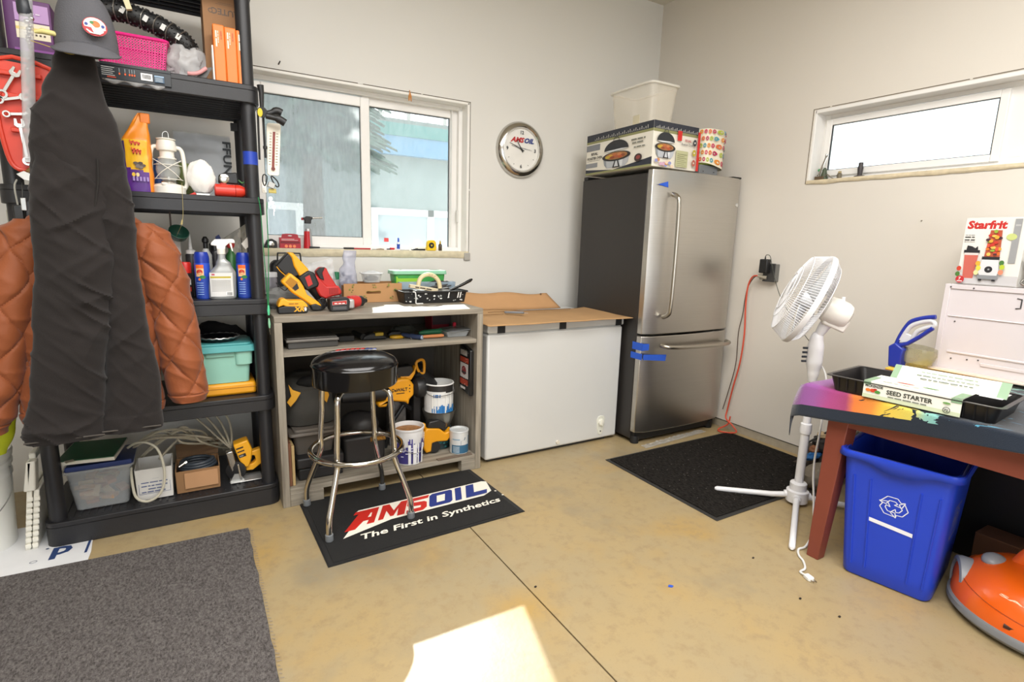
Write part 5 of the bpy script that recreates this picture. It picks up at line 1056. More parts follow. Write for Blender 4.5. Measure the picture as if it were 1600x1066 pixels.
# S
slant(LR, .425, [(0, -.05), (.80, -.05), (1.0, .12), (1.02, .50), (.9, .60), (.38, .66), (.38, .78), (1.1, .78), (1.18, 1), (.22, 1), (.06, .86), (.04, .50), (.2, .40), (.72, .34), (.70, .20), (.0, .18)], w=.105)
# O
slant(LB, .545, [(.05, 0), (.95, 0), (1.08, .12), (1.14, .9), (1.05, 1), (.18, 1), (.04, .88), (-.02, .12)], w=.115); slant(LW, .545, [(.34, .24), (.72, .24), (.78, .76), (.38, .76)], w=.115)
slant(LB, .685, [(0, 0), (.42, 0), (.52, 1), (.10, 1)], w=.085)
slant(LB, .745, [(0, 0), (1.15, 0), (1.22, .30), (.48, .30), (.56, 1), (.12, 1)], w=.105)
d.ell(LW, .915, .245, .006, .006, 10).ell(LW, .925, .188, .006, .006, 10)
d.text(LW, 'The First in Synthetics', .165, .120, .062, 1.28, .022, .25, sq=.018)
d.done('print', mt)
# ================================================================ ON THE BENCH TOP
T = .9352
RE = M('#b92a26', .4, 0, .05); YW = M('#eaa51a', .4, 0, .04); BK = M('#1c1c1d', .45, 0, .07)
S = {'gun_black': [(0.341,1.153),(0.399,1.214),(0.425,1.209),(0.427,1.153),(0.451,1.107),(0.407,1.09),(0.384,1.103)],
'gun_yellow': [(0.396,1.217),(0.421,1.218),(0.488,1.14),(0.496,1.12),(0.449,1.097),(0.421,1.154),(0.413,1.192)],
'gun_motor': [(0.437,1.098),(0.486,1.132),(0.517,1.12),(0.536,1.068),(0.533,1.05),(0.478,1.03),(0.458,1.054)],
'yel_body': [(0.352,1.081),(0.395,1.124),(0.437,1.088),(0.453,1.06),(0.469,1.018),(0.52,0.981),(0.537,0.959),(0.512,0.946),(0.479,0.967),(0.453,0.99),(0.415,1.018),(0.402,1.027)],
'yel_grip': [(0.48,0.967),(0.505,0.974),(0.536,0.958),(0.54,0.944),(0.518,0.937),(0.487,0.94)],
'red_gun': [(0.527,1.125),(0.548,1.146),(0.578,1.145),(0.589,1.117),(0.61,1.081),(0.63,1.047),(0.573,1.037),(0.539,1.081)],
'red_gun2': [(0.516,1.119),(0.542,1.09),(0.576,1.052),(0.633,1.054),(0.648,1.024),(0.646,1.008),(0.596,0.998),(0.567,0.986),(0.539,1.002),(0.517,1.051)],
'red_blk': [(0.526,1.125),(0.546,1.145),(0.571,1.147),(0.556,1.118),(0.565,1.082),(0.544,1.089)]}
t = thing('impact_wrench', 'big yellow and black cordless tool leaning diagonally, red patch on its motor', 'power tool', (.46, 2.86, T))
obj('battery', MB().prism(S['gun_black'], 2.83, 2.90), BK, t, bev=.007)
obj('trim', MB().tube([Vector((x, 2.828, z)) for x, z in ((.345, 1.150), (.36, 1.128), (.384, 1.105))], .0022, 6), YW, t)
obj('housing', MB().prism(S['gun_yellow'], 2.825, 2.90), YW, t, bev=.008)
obj('motor', MB().prism(S['gun_motor'], 2.815, 2.89), BK, t, bev=.009)
obj('badge', MB().prism([(.470, 1.098), (.492, 1.110), (.505, 1.065), (.484, 1.052)], 2.8125, 2.8155), RE, t)
obj('nose', MB().tube([(.505, 2.855, 1.055), (.545, 2.87, .995), (.575, 2.88, .945)], [.030, .024, .015], 16), BK, t)
t = thing('cordless_drill', 'yellow cordless tool with hollow handle lying against the larger yellow and black tool', 'power tool', (.45, 2.79, T))
obj('body', MB().prism(S['yel_body'], 2.765, 2.815), YW, t, bev=.008)
obj('vent_recess', MB().prism([(.372, 1.080), (.396, 1.104), (.428, 1.078), (.405, 1.045)], 2.7625, 2.7655), M('#a9740f', .5), t)
obj('badge', MB().prism([(.402, 1.052), (.424, 1.075), (.432, 1.050), (.414, 1.038)], 2.7610, 2.7628), BK, t)
obj('grip', MB().prism(S['yel_grip'], 2.76, 2.81), BK, t, bev=.006)
obj('wire_clip', MB().tube(smooth([(.335, 2.79, 1.075), (.35, 2.775, 1.055), (.37, 2.77, 1.04), (.385, 2.77, 1.055)], 4), .0025, 6), BK, t)
t = thing('battery_pack', 'yellow-topped black tool battery at the left front corner of the bench', 'battery', (.395, 2.75, T))
obj('base', MB().prism([(.329, .937), (.457, .937), (.460, .944), (.460, .966), (.36, .972), (.327, .966)], 2.705, 2.785), BK, t, bev=.004)
obj('top', MB().prism([(.328, .967), (.331, .985), (.341, 1.003), (.357, 1.008), (.373, .998), (.44, .996), (.459, .975), (.460, .962), (.41, .958), (.362, .970), (.352, .976)], 2.709, 2.781), YW, t, bev=.004)
d = Decal((.395, 2.705, .94), (1, 0, 0), (0, 0, 1)); d.text('#f0a81c', 'XR', .003, .006, .030, 1.1, .04, .2); d.ell('#cfcfcf', .053, .016, .006, .010, 12); d.scrib('#8a5a10', -.02, .041, .05, .006); d.done('print', t)
t = thing('cordless_driver', 'red cordless power tool lying on its side in the middle of the tool heap', 'power tool', (.58, 2.86, T))
obj('body', MB().prism(S['red_gun2'], 2.825, 2.885), RE, t, bev=.008); obj('handle', MB().prism(S['red_gun'], 2.84, 2.895), RE, t, bev=.008); obj('grip', MB().prism(S['red_blk'], 2.832, 2.846), BK, t, bev=.003)
vt = MB(); [vt.box((.585+.008*k, 2.8235, 1.012), (.589+.008*k, 2.8252, 1.042)) for k in range(6)]; obj('vents', vt, M('#8d1f1b', .5), t)['kind'] = 'stuff'
obj('chuck', MB().cyl((.56, 2.855, 1.0), (.552, 2.85, .945), .018, .010, 16), BK, t)
t = thing('tool_grip', 'black pistol grip of a tool sticking up behind the red battery pack', 'tool', (.55, 2.81, T)); obj('grip', MB().tube(smooth([(.527, 2.80, .99), (.537, 2.80, .965), (.55, 2.805, .945)], 3), [.012]*3+[.014]*4, 10), BK, t); obj('ring', MB().tube([(.545+.016*math.cos(k*PI/8), 2.80, .975+.02*math.sin(k*PI/8)) for k in range(16)], .0035, 6, True), BK, t)
t = thing('impact_driver', 'small red impact driver lying down with its black battery facing forward', 'power tool', (.61, 2.76, T))
obj('battery', MB().prism([(.563, .998), (.577, 1.004), (.654, 1.002), (.662, .987), (.657, .943), (.648, .936), (.571, .936), (.563, .947)], 2.715, 2.78), BK, t, bev=.004)
d = Decal((.563, 2.715, .936), (1, 0, 0), (0, 0, 1)); d.poly('#c8c5c2', [(.012, .05), (.082, .055), (.082, .036), (.012, .032)]).poly('#b5251f', [(.013, .049), (.081, .053), (.081, .037), (.013, .033)]).rect('#4e4e50', .014, .010, .08, .026); d.scrib('#e9dedb', .022, .038, .05, .008); d.done('print', t)
obj('body', MB().lathe([(.022, 0), (.031, .01), (.032, .05), (.028, .07)], (.665, 2.80, .972), 22, (.9, .35, .0)), RE, t); obj('collar', MB().lathe([(.028, .07), (.027, .09), (.014, .105), (.010, .12)], (.665, 2.80, .972), 22, (.9, .35, 0)), BK, t); obj('neck', MB().box((.648, 2.74, .945), (.69, 2.80, .992)), M('#b9b4b1', .35, .4), t, bev=.008)
t = thing('tool_pouch', 'clear plastic pouch standing behind the red tools', 'pouch', (.58, 2.97, T)); obj('pouch', MB().grid(lambda u, v: Vector((.50+.11*u+.03*v*(u-.3)+.03*(1-v)*u*1.6, 2.95+.012*noise.noise(Vector((u*5, v*5, 3)))+.02*(1-v), 1.02+(.135+.032*u)*v)), 24, 24), M('#d9dde0', .08, 0, .03, 9, .3, 30, .4), t, fixn=False)
single('shop_rag', 'crumpled grey rag under the tools at the back left of the bench', 'rag', blob((.385, 2.93, T+.05), .088, .25, 8, 1.0, .7, .62, 44, flat=.1), M('#8f8f8c', .9, 0, .12, 14, .4, 80))
t = thing('charger_case', 'black case with a wire handle standing behind the yellow tools', 'case', (.44, 3.15, T)); obj('shell', MB().prism([(.355, T+.001), (.515, T+.001), (.522, 1.14), (.505, 1.165), (.375, 1.168), (.352, 1.145)], 3.11, 3.20), BK, t, bev=.012); obj('handle', MB().tube(smooth([(.388, 3.13, 1.16), (.39, 3.13, 1.20), (.40, 3.13, 1.205), (.49, 3.13, 1.205), (.502, 3.13, 1.20), (.505, 3.13, 1.16)], 3), .004, 8), BK, t)
t = lathething('screw_jar', 'clear plastic jar with pale lid behind the green cord left of tools', 'jar', [('jar', [(.034, 0), (.036, .01), (.036, .13), (.034, .15)], M('#b9b6bd', .15, 0, .2, 20, 0, 1, .6)), ('lid', [(.037, .148), (.037, .17), (.033, .173)], M('#e3e3e4', .3))], c=(.340, 3.08, T))
t = lathething('green_cap_bottle', 'small bottle with dark green cap left of the cardboard tray', 'bottle', [('bottle', [(.014, 0), (.016, .01), (.016, .13)], M('#9fa3a0', .2, 0, .1, 9, 0, 1, .6)), ('cap', [(.0165, .13), (.0165, .17), (.014, .172)], M('#1f6d49', .4))], c=(.682, 3.10, T))
t = thing('fruit_tray', 'brown printed cardboard tray with oval handle slot at the back of the bench', 'tray', (.88, 3.14, T))
kt = MB()
K0 = [(.712, .0), (1.045, 0), (1.052, .108), (.706, .112)]
# front panel with a real slot
fx0, fx1, fz0, fz1 = .712, 1.046, T+.001, 1.043; hx0, hx1, hz0, hz1 = .838, .918, .985, .999
for a, b in (((fx0, 3.06, fz0), (hx0, 3.064, fz1)), ((hx1, 3.06, fz0), (fx1, 3.064, fz1)), ((hx0, 3.06, fz0), (hx1, 3.064, hz0)), ((hx0, 3.06, hz1), (hx1, 3.064, fz1))): kt.box(a, b)
obj('front_panel', kt, M('#b5885a', .8, 0, .05), t); obj('side_panel', MB().box((fx0, 3.064, fz0), (fx0+.004, 3.22, fz1-.01)), M('#9c7147', .85), t); obj('side_panel', MB().box((fx1-.004, 3.064, fz0), (fx1, 3.22, fz1-.01)), M('#9c7147', .85), t); obj('back_panel', MB().box((fx0, 3.216, fz0), (fx1, 3.22, fz1)), M('#9c7147', .85), t); obj('base', MB().box((fx0, 3.064, fz0), (fx1, 3.216, fz0+.003)), M('#9c7147', .85), t)
obj('slot_lip', MB().tube(smooth([(hx0, 3.058, .990), (hx0+.004, 3.057, 1.000), (.87, 3.057, .997), (hx1-.004, 3.057, 1.000), (hx1, 3.058, .990)], 3), .002, 6), M('#7d6a2e', .8), t)
random.seed(6); d = Decal((fx0, 3.06, fz0), (1, 0, 0), (0, 0, 1))
for cx, cz in ((.04, .07), (.06, .03), (.045, .095), (.17, .09), (.27, .03), (.29, .065), (.31, .045), (.245, .095), (.12, .035)):
    for k in range(5): a = random.uniform(0, 6.3); r = random.uniform(.004, .012); d.ell(['#6a7430', '#85903f', '#5c5a2a'][k % 3], cx+r*math.cos(a), cz+r*math.sin(a), .0048, .0028, 7)
d.done('print', t)
single('zip_bag', 'tall clear blue-tinted bag of dark fittings standing in the cardboard tray', 'bag', loft([(1.225, .768, 3.14, .035, .008), (1.19, .768, 3.14, .036, .012), (1.16, .765, 3.14, .032, .02), (1.11, .757, 3.14, .046, .035), (1.04, .755, 3.14, .054, .045), (.945, .755, 3.14, .05, .045)], lambda u, v, z, rx, ry, p: .008*noise.noise(p*25), 40, 50), M('#b9bccf', .12, 0, .12, 18, .4, 50, .5))
random.seed(9); fm_ = MB()
for k in range(26): p = Vector((.755+random.uniform(-.035, .035), 3.14+random.uniform(-.02, .02), random.uniform(.96, 1.10))); fm_.cyl(p, p+Vector((random.uniform(-.02, .02), random.uniform(-.01, .01), random.uniform(-.02, .02))), .009, .006, 8)
single('pipe_fittings', 'dark plastic fittings inside the tall clear bag', 'fittings', fm_, M('#2c2b38', .5))['kind'] = 'stuff'
t = thing('deli_tub', 'clear lidded plastic tub of dark bits resting on the cardboard tray', 'tub', (.885, 3.12, 1.035)); obj('tub', tapered(.832, .94, 3.08, 3.17, 1.046, 1.098, .010), M('#cfd3d4', .1, 0, .05, 9, 0, 1, .45), t); obj('lid', MB().grid(lambda u, v: Vector((.825+.122*u, 3.075+.10*v, 1.098+.016*math.sin(PI*u)*math.sin(PI*v))), 14, 10), M('#e3e6e8', .08, 0, .03, 9, 0, 1, .6), t, fixn=False); obj('contents', blob((.886, 3.125, 1.068), .03, .3, 6, 1.2, .9, .5, 20), M('#2d2a2b', .5), t)
obj('rim', MB().tube([Vector((x, y, 1.098)) for x, y in rrect(.828, 3.076, .944, 3.174, .02)], .004, 6, True), M('#d9dcde', .15), t)
t = thing('wipes_tub', 'green rectangular plastic tub with pale lid behind the paint tray', 'tub', (1.19, 3.19, T)); obj('tub', tapered(1.03, 1.356, 3.14, 3.25, T+.001, 1.088, .012), M('#3f9a4a', .4, 0, .15, 14), t); obj('lid', tapered(1.02, 1.364, 3.132, 3.255, 1.088, 1.110, -.002), M('#8fc8a8', .35, 0, .05), t, bev=.003)
d = Decal((1.04, 3.1425, .95), (1, 0, 0), (0, 0, 1)); d.poly('#8fc63a', [(.0, .07), (.12, .09), (.17, .12), (.0, .125)]).poly('#3f86c4', [(.15, .02), (.31, .03), (.31, .07), (.2, .085)]).ell('#e9f0ec', .21, .055, .035, .016); d.done('print', t)
t = thing('blue_tub', 'translucent blue-white tub with dark clutter between the green tub and tray', 'tub', (1.2, 3.07, T)); obj('tub', opentub(1.04, 1.40, 3.075, 3.13, T+.001, 1.045, .01, .003, .01), M('#a9bccb', .15, 0, .1, 14, 0, 1, .55), t); obj('clutter', blob((1.30, 3.10, 1.02), .035, .5, 7, 2.0, .7, .8, 24), M('#3a3838', .5), t)
t = thing('paint_tray', 'black plastic paint tray splashed with white paint at the right of the bench', 'paint tray', (1.2, 2.98, T))
obj('tray', opentub(1.01, 1.40, 2.92, 3.06, T+.001, 1.002, .010, .004, .008), BK, t); obj('rim', MB().tube([Vector((x, y, 1.002)) for x, y in rrect(1.006, 2.915, 1.404, 3.064, .01)], .005, 6, True), BK, t)
random.seed(31); d = Decal((1.01, 2.922, T), (1, 0, 0), (0, 0.10, 1)); d.fm = lambda x, y, h: Vector((1.01+x, 2.9285-.0105*y/.066*1-h, T+y))
for k in range(26):
    x = random.uniform(.01, .37); y = random.uniform(.01, .058); r = random.uniform(.002, .007); d.poly(['#dfe0dc', '#a9aba8', '#cfd0cc'][k % 3], [(x+r*random.uniform(.5, 1.6)*math.cos(a), y+r*random.uniform(.4, 1.3)*math.sin(a)) for a in [j*PI/4 for j in range(8)]])
for x in (.27, .33, .345): d.poly('#e6e6e2', [(x, .064), (x+.006, .064), (x+.002, .03), (x-.006, .028)])
d.done('paint_splashes', t, 'white paint splashes')
obj('wire_hook', MB().tube(smooth([(1.06, 2.913, 1.005), (1.072, 2.905, 1.0), (1.075, 2.905, .96), (1.076, 2.905, .94), (1.10, 2.90, .9385), (1.115, 2.90, .9385)], 3), .0038, 8), M('#dcdcd8', .4, 0, .1), t)
t = thing('plaster_float', 'trowel with curved cream handle lying in the paint tray', 'trowel', (1.18, 2.99, 1.0)); obj('handle', MB().tube(smooth([(1.118, 2.99, 1.022), (1.128, 2.99, 1.065), (1.15, 2.99, 1.088), (1.185, 2.99, 1.097), (1.222, 2.99, 1.085), (1.248, 2.99, 1.055), (1.256, 2.99, 1.015)], 4), .0125, 12), M('#d8c89f', .5, 0, .1, 12), t)
for k in range(5): obj('finger_groove', MB().tube([(1.185+.017*k+.012*math.cos(a), 2.99+.0135*math.sin(a)*1.0, 1.097-.0045*k*k*.5+.0*k+.012*math.sin(a)*.0) for a in [j*PI/5 for j in range(10)]], .0012, 5, True), M('#8a7a55', .6), t) if k < 3 else None
obj('blade', MB().box((1.09, 2.95, 1.004), (1.30, 3.04, 1.008)), M('#9b9a96', .3, .7), t)
t = thing('sanding_block', 'cream block with black lettering lying tilted across the paint tray', 'block', (1.12, 2.94, 1.02)); bm_ = MB().box((-.085, -.014, -.010), (.085, .014, .010)).rot(.17, 'Y').mv((1.135, 2.945, 1.022)); obj('block', bm_, M('#cdbf9f', .7), t, bev=.002)
d = Decal(Vector((1.135, 2.931, 1.022)), (math.cos(.17), 0, -math.sin(.17)), (math.sin(.17), 0, math.cos(.17))); d.scrib('#2b2420', -.055, -.004, .10, .010); d.done('print', t)
t = thing('paint_brush', 'black-handled brush lying in the paint tray with its handle raised right', 'brush', (1.37, 2.98, 1.0)); obj('handle', MB().tube([(1.30, 2.99, .995), (1.335, 2.99, 1.008), (1.40, 2.99, 1.033), (1.455, 2.99, 1.060), (1.468, 2.99, 1.067)], [.006, .007, .009, .010, .005], 10), M('#111111', .25), t); obj('bristles', MB().box((1.25, 2.975, 1.003), (1.31, 3.005, 1.016)).rot(-.15, 'Y', (1.28, 2.99, 1.0)), M('#34302c', .8), t)
# ================================================================ MIDDLE SHELF
Q = .7655
t = thing('socket_case', 'grey metal case with two stacked trays at the left of the bench shelf', 'case', (.475, 2.78, Q)); obj('tray', MB().box((.362, 2.70, Q+.001), (.594, 2.90, Q+.032)), M('#4a4845', .45, .3, .08, 10), t, bev=.003); obj('tray', MB().box((.354, 2.69, Q+.033), (.597, 2.90, Q+.046)), M('#75706a', .45, .3, .08, 10), t, bev=.003); obj('lid', MB().box((.358, 2.70, Q+.047), (.59, 2.90, Q+.053)), M('#5c5955', .4, .4, .1, 10), t, bev=.002)
boxthing('black_box', 'small black box beside the grey metal case on the bench shelf', 'box', (.62, 2.80, Q+.001), (.70, 2.88, Q+.032), BK, .004, part='body')
t = thing('angle_grinder', 'black and yellow tool lying dark in the middle of the bench shelf', 'power tool', (.81, 2.84, Q)); obj('body', MB().prism([(.735, Q+.002), (.75, .79), (.78, .803), (.83, .803), (.862, .785), (.875, .772), (.86, Q+.002)], 2.79, 2.86), BK, t, bev=.008); obj('collar', MB().box((.805, 2.785, .788), (.85, 2.83, .806)), M('#a58a1e', .5), t, bev=.004); obj('handle', MB().cyl((.745, 2.80, .785), (.72, 2.90, .795), .016, .014, 12), BK, t)
t = thing('spring_clamp', 'black clamp with yellow jaw lip on the bench shelf right of centre', 'clamp', (.925, 2.84, Q)); obj('frame', MB().prism([(.885, .785), (.905, .80), (.955, .80), (.975, .783), (.965, .775), (.895, .776)], 2.82, 2.86), BK, t, bev=.004); obj('jaw', MB().lathe([(.038, 0), (.042, .004), (.040, .014), (.030, .017)], (.932, 2.81, Q+.001), 24, (0, 0, 1), 1, .6), M('#c99a1c', .4), t)
t = thing('utility_knife', 'navy blue handled knife pointing out from the bench shelf', 'knife', (1.01, 2.75, Q)); obj('handle', MB().tube([(.955, 2.80, .786), (1.0, 2.75, .780), (1.035, 2.71, .779)], [.010, .014, .013], 12), M('#26324f', .45), t); obj('end_cap', MB().lathe([(.0125, 0), (.010, .004)], (1.035, 2.71, .779), 12, (.65, -.75, 0)), M('#8b97a5', .4), t)
t = thing('green_driver', 'green cylindrical tool lying on the bench shelf behind the orange handle', 'tool', (1.14, 2.82, Q)); obj('body', MB().tube([(1.06, 2.82, .784), (1.09, 2.82, .786), (1.20, 2.82, .788), (1.222, 2.82, .789)], [.008, .014, .016, .016], 14), M('#2f7a55', .4), t); obj('end_cap', MB().lathe([(.0162, 0), (.0162, .014), (.012, .016)], (1.222, 2.82, .789), 16, (1, 0, 0)), M('#46504c', .4), t)
t = thing('chisel', 'orange-brown wooden tool handle on the front of the bench shelf', 'chisel', (1.1, 2.74, Q)); obj('handle', MB().tube([(1.045, 2.74, .776), (1.06, 2.74, .777), (1.16, 2.735, .778), (1.172, 2.735, .778)], [.007, .009, .010, .006], 12), M('#c07a4a', .5, 0, .1, 20), t); obj('blade', MB().box((.985, 2.745, .7665), (1.05, 2.752, .777)), M('#6f6d6a', .35, .7), t)
t = lathething('olive_tin', 'small olive coloured round tin on the bench shelf', 'tin', [('tin', [(.018, 0), (.020, .003), (.020, .016), (.017, .018)], M('#8c8c3c', .4)), ('lid', [(.0175, .0185), (.012, .020), (.001, .020)], M('#6a6a2c', .4))], c=(1.255, 2.80, Q+.0005))
t = thing('dark_cloth', 'dark grey-green crumpled cloth at the back of the bench shelf', 'cloth', (1.02, 2.95, Q)); obj('cloth', blob((1.02, 2.95, Q+.02), .05, .3, 14, 1.3, .7, .5, 24, flat=.1), M('#35362f', .9), t)
t = thing('red_bin', 'small dark red open bin at the back right of the bench shelf', 'bin', (1.36, 3.0, Q)); obj('bin', opentub(1.20, 1.318, 2.98, 3.10, Q+.001, .852, .004, .004, .006), M('#7e1522', .4), t); obj('divider', MB().box((1.205, 2.975, .80), (1.315, 2.979, .852)), M('#2a1518', .5), t)
single('red_clip', 'bright red plastic clip at the right of the bench shelf', 'clip', MB().box((1.288, 2.86, .800), (1.305, 2.88, .826)), M('#d42440', .4), bev=.004)
t = thing('parts_tray', 'clear plastic tray of small parts at the right end of bench shelf', 'tray', (1.24, 2.78, Q)); obj('tray', opentub(1.185, 1.325, 2.72, 2.84, Q+.001, .798, .012, .003, .008), M('#b9bdbe', .15, 0, .1, 30, 0, 1, .6), t); obj('lid', MB().hexa([(1.19, 2.70, .800), (1.328, 2.71, .806), (1.328, 2.84, .808), (1.19, 2.84, .802)], (0, 0, .003)), M('#8f9294', .15, 0, .05, 9, 0, 1, .6), t)
# ================================================================ LOWER COMPARTMENT
L0 = .0925
t = thing('tool_bag', 'grey and yellow fabric tool bag on the tote inside the bench', 'tool bag', (.47, 2.92, .345))
GB = M('#3d3b36', .9, 0, .1, 12, .3, 200)
obj('body', loft([(.60, .47, 2.95, .06, .04), (.575, .46, 2.94, .11, .08), (.53, .455, 2.93, .125, .11), (.47, .465, 2.92, .13, .13), (.40, .475, 2.92, .13, .14), (.352, .475, 2.92, .128, .14), (.346, .475, 2.92, .12, .13)], lambda u, v, z, rx, ry, p: .010*noise.noise(p*9), 60, 50, .7), GB, t)
obj('mouth', blob((.475, 2.84, .565), .06, .1, 3, 1, .5, .5, 20), M('#0e0e0e', .9), t)
obj('panel', MB().prism([(0.366,0.575),(0.385,0.545),(0.422,0.527),(0.398,0.489),(0.371,0.459),(0.355,0.485),(0.376,0.514)], 2.775, 2.783), M('#e0a32a', .6), t, bev=.002); obj('panel', MB().prism([(.515, .525), (.545, .54), (.558, .50), (.545, .46), (.53, .48)], 2.775, 2.785), M('#d89a22', .6), t, bev=.002)
t = thing('grey_tote', 'grey-brown lidded plastic tote in the left of the bench compartment', 'tote', (.48, 2.85, .20)); obj('tub', tapered(.372, .575, 2.74, 3.05, .212, .315, .012), M('#55504a', .5, 0, .06), t); obj('lid', tapered(.352, .598, 2.725, 3.07, .315, .330, -.002).add(tapered(.375, .575, 2.74, 3.05, .329, .344, -.0)), M('#6d665e', .45, 0, .05), t, bev=.003)
t = thing('black_tool_case', 'black plastic tool case on the floor of the bench under the grey tote', 'case', (.45, 2.85, L0)); obj('shell', MB().box((.384, 2.70, L0+.001), (.60, 3.02, .155)), BK, t, bev=.008); obj('lid', MB().box((.376, 2.69, .157), (.604, 3.03, .211)), M('#201f20', .5), t, bev=.008); obj('latch', MB().box((.44, 2.682, .14), (.48, 2.692, .18)), BK, t, bev=.002)
for k, (x, h, lb) in enumerate(((.342, .20, 'tall reddish board end standing at the far left inside the bench'), (.357, .185, 'pale board end standing beside the black tool case'))):
    single('board', lb, 'board', MB().box((x-.007, 2.66, L0+.001), (x+.006, 2.90, L0+.02+h)), M(['#7a5038', '#b59a6a'][k], .75, 0, .1, 20), 'boards stood inside the bench', bev=.001)
t = thing('leaf_blower', 'yellow and black cordless leaf blower hanging in the bench compartment', 'blower', (.95, 2.86, .38))
YB = M('#d9940f', .45, 0, .06)
obj('housing', MB().prism([(0.866,0.513),(0.907,0.529),(0.956,0.536),(0.998,0.532),(1.023,0.495),(1.023,0.436),(0.997,0.414),(0.993,0.381),(0.976,0.4),(0.906,0.413),(0.873,0.409),(0.868,0.385),(0.82,0.389),(0.82,0.412),(0.865,0.418)], 2.80, 2.90), YB, t, bev=.010)
obj('handle', MB().prism([(0.956,0.542),(1.007,0.539),(1.036,0.569),(1.041,0.594),(1.049,0.593),(1.041,0.550),(1.019,0.516),(0.956,0.524)], 2.83, 2.87), YB, t, bev=.004)
obj('nozzle', MB().cyl((.875, 2.85, .462), (.64, 2.87, .455), .052, .035, 24), M('#19191a', .5), t); obj('battery', MB().prism([(.925, .53), (1.02, .53), (1.035, .575), (1.02, .60), (.94, .595)], 2.835, 2.89), BK, t, bev=.006)
d = Decal((.905, 2.80, .455), (1, 0, 0), (0, 0, 1)); d.text('#1f1a10', 'DeWALT', -.01, .012, .026, .85, .04); d.rect('#1f1a10', .015, -.002, .062, .003); [d.ell('#2a2010', .092, .005+.018*k, .004, .004, 8) for k in range(3)]; d.done('print', t)
obj('fan_guard', MB().lathe([(.03, 0), (.055, .02), (.062, .05), (.055, .07)], (1.028, 2.85, .465), 24, (1, 0, 0)), BK, t)
t = thing('grinder_handle', 'yellow D-handle of a black tool behind the upper paint can', 'power tool', (1.08, 2.86, .50)); obj('handle', MB().tube(smooth([(1.058, 2.86, .605), (1.085, 2.86, .622), (1.104, 2.86, .61), (1.106, 2.86, .56), (1.098, 2.86, .542), (1.07, 2.86, .560)], 3, True), .0085, 8, True), YB, t); obj('body', MB().cyl((1.07, 2.90, .56), (1.16, 2.93, .44), .05, .06, 18), BK, t); obj('base', MB().box((1.05, 2.88, L0+.001), (1.09, 2.95, .50)), M('#1d1a19', .6), t)
t = thing('paint_can', 'open white and blue paint can with black rim stacked on a metal pail', 'paint can', (1.18, 2.82, .325))
pc = (1.18, 2.82, .325)
obj('can', MB().lathe([(.080, 0), (.084, .002), (.084, .160), (.088, .163), (.086, .168), (.080, .168), (.079, .12), (.001, .12)], pc, 40), M('#d9d9d6', .4, 0, .08, 14), t)
obj('handle', MB().tube(smooth([(1.098, 2.80, .455), (1.095, 2.78, .44), (1.12, 2.745, .43), (1.18, 2.728, .433), (1.24, 2.745, .44), (1.265, 2.80, .455)], 4), .002, 6), M('#8a8985', .35, .7), t)
random.seed(41); d = Decal((0,0,0), (1,0,0), (0,0,1), cylmap(pc, .0845, -PI/2-.15))
d.rect('#232221', -.10, .128, .02, .162).rect('#232221', .02, .120, .085, .163).rect('#1d5f9e', -.055, .095, -.01, .112); 
for k in range(22): x = -.06+.0062*k; h_ = random.uniform(.012, .055); d.rect(['#2a78b6', '#1f66a4', '#d9d9d6'][0 if random.random() < .55 else (1 if random.random() < .5 else 2)], x, .004, x+.0065, .004+h_)
for k in range(8): x = random.uniform(-.06, .06); d.rect('#f0efe9', x, .03, x+.003, .12)
d.done('label', t)
lathething('metal_pail', 'round galvanized metal pail under the white and blue paint can', 'pail', [('pail', [(.062, .0), (.066, .01), (.075, .03), (.092, .075), (.096, .095), (.098, .10), (.092, .10), (.085, .08), (.001, .08)], M('#8f8d85', .3, .8, .08))], c=(1.19, 2.84, .222)); 
t = lathething('lower_paint_can', 'dark teal paint can at the bottom of the stack under the metal pail', 'paint can', [('can', [(.070, 0), (.073, .002), (.073, .118), (.076, .121), (.070, .126), (.001, .120)], M('#2c3f42', .4, .2, .2, 30))], c=(1.19, 2.85, L0+.001))
random.seed(14); d = Decal((0,0,0), (1,0,0), (0,0,1), cylmap((1.19, 2.85, L0), .0738, -PI/2)); [d.ell(['#4f9a9a', '#2f7474'][k % 2], random.uniform(-.06, .06), random.uniform(.01, .055), .008, .006, 8) for k in range(14)]; d.done('label', t)
t = thing('paint_bucket', 'white and purple plastic paint bucket dripping white paint, behind the stool ring', 'paint bucket', (.965, 2.72, L0))
pb = (.958, 2.715, L0+.0005)
obj('bucket', MB().lathe([(.072, 0), (.074, .003), (.083, .19), (.087, .192), (.087, .200), (.082, .201), (.080, .19), (.079, .175), (.001, .175)], pb, 44), M('#dcdcdb', .4, 0, .05), t)
obj('dried_paint', MB().lathe([(.001, .178), (.05, .179), (.078, .177)], pb, 30), M('#9a6a3a', .6, 0, .5, 45, .5, 60), t); obj('bail', MB().tube(smooth([(.90, 2.665, .255), (.905, 2.64, .20), (.95, 2.628, .165), (1.01, 2.645, .17), (1.043, 2.70, .25)], 4), .0018, 6), M('#a0a0a0', .3, .8), t)
random.seed(17); d = Decal((0,0,0), (1,0,0), (0,0,1)); d.fm = lambda x, y, h: Vector((pb[0]+(.0745+.009*y/.19+h)*math.cos(-PI/2-.1+x/.079), pb[1]+(.0745+.009*y/.19+h)*math.sin(-PI/2-.1+x/.079), pb[2]+y))
d.rect('#3a3478', -.11, .008, .10, .085)
for k in range(34):
    x = -.105+.006*k; h_ = random.uniform(.0, .05)+.02*math.sin(k*.5); 
    if h_ > .0: d.rect('#3f3983', x, .085, x+.0062, .085+h_)
for x, w_ in ((-.02, .014), (.005, .02), (.03, .008), (.055, .012)): d.rect('#e4e4e3', x, .004, x+w_, .12)
for k in range(12): x = random.uniform(-.06, .08); y = random.uniform(.02, .10); d.rect('#cfcfe0', x, y, x+.014, y+.005)
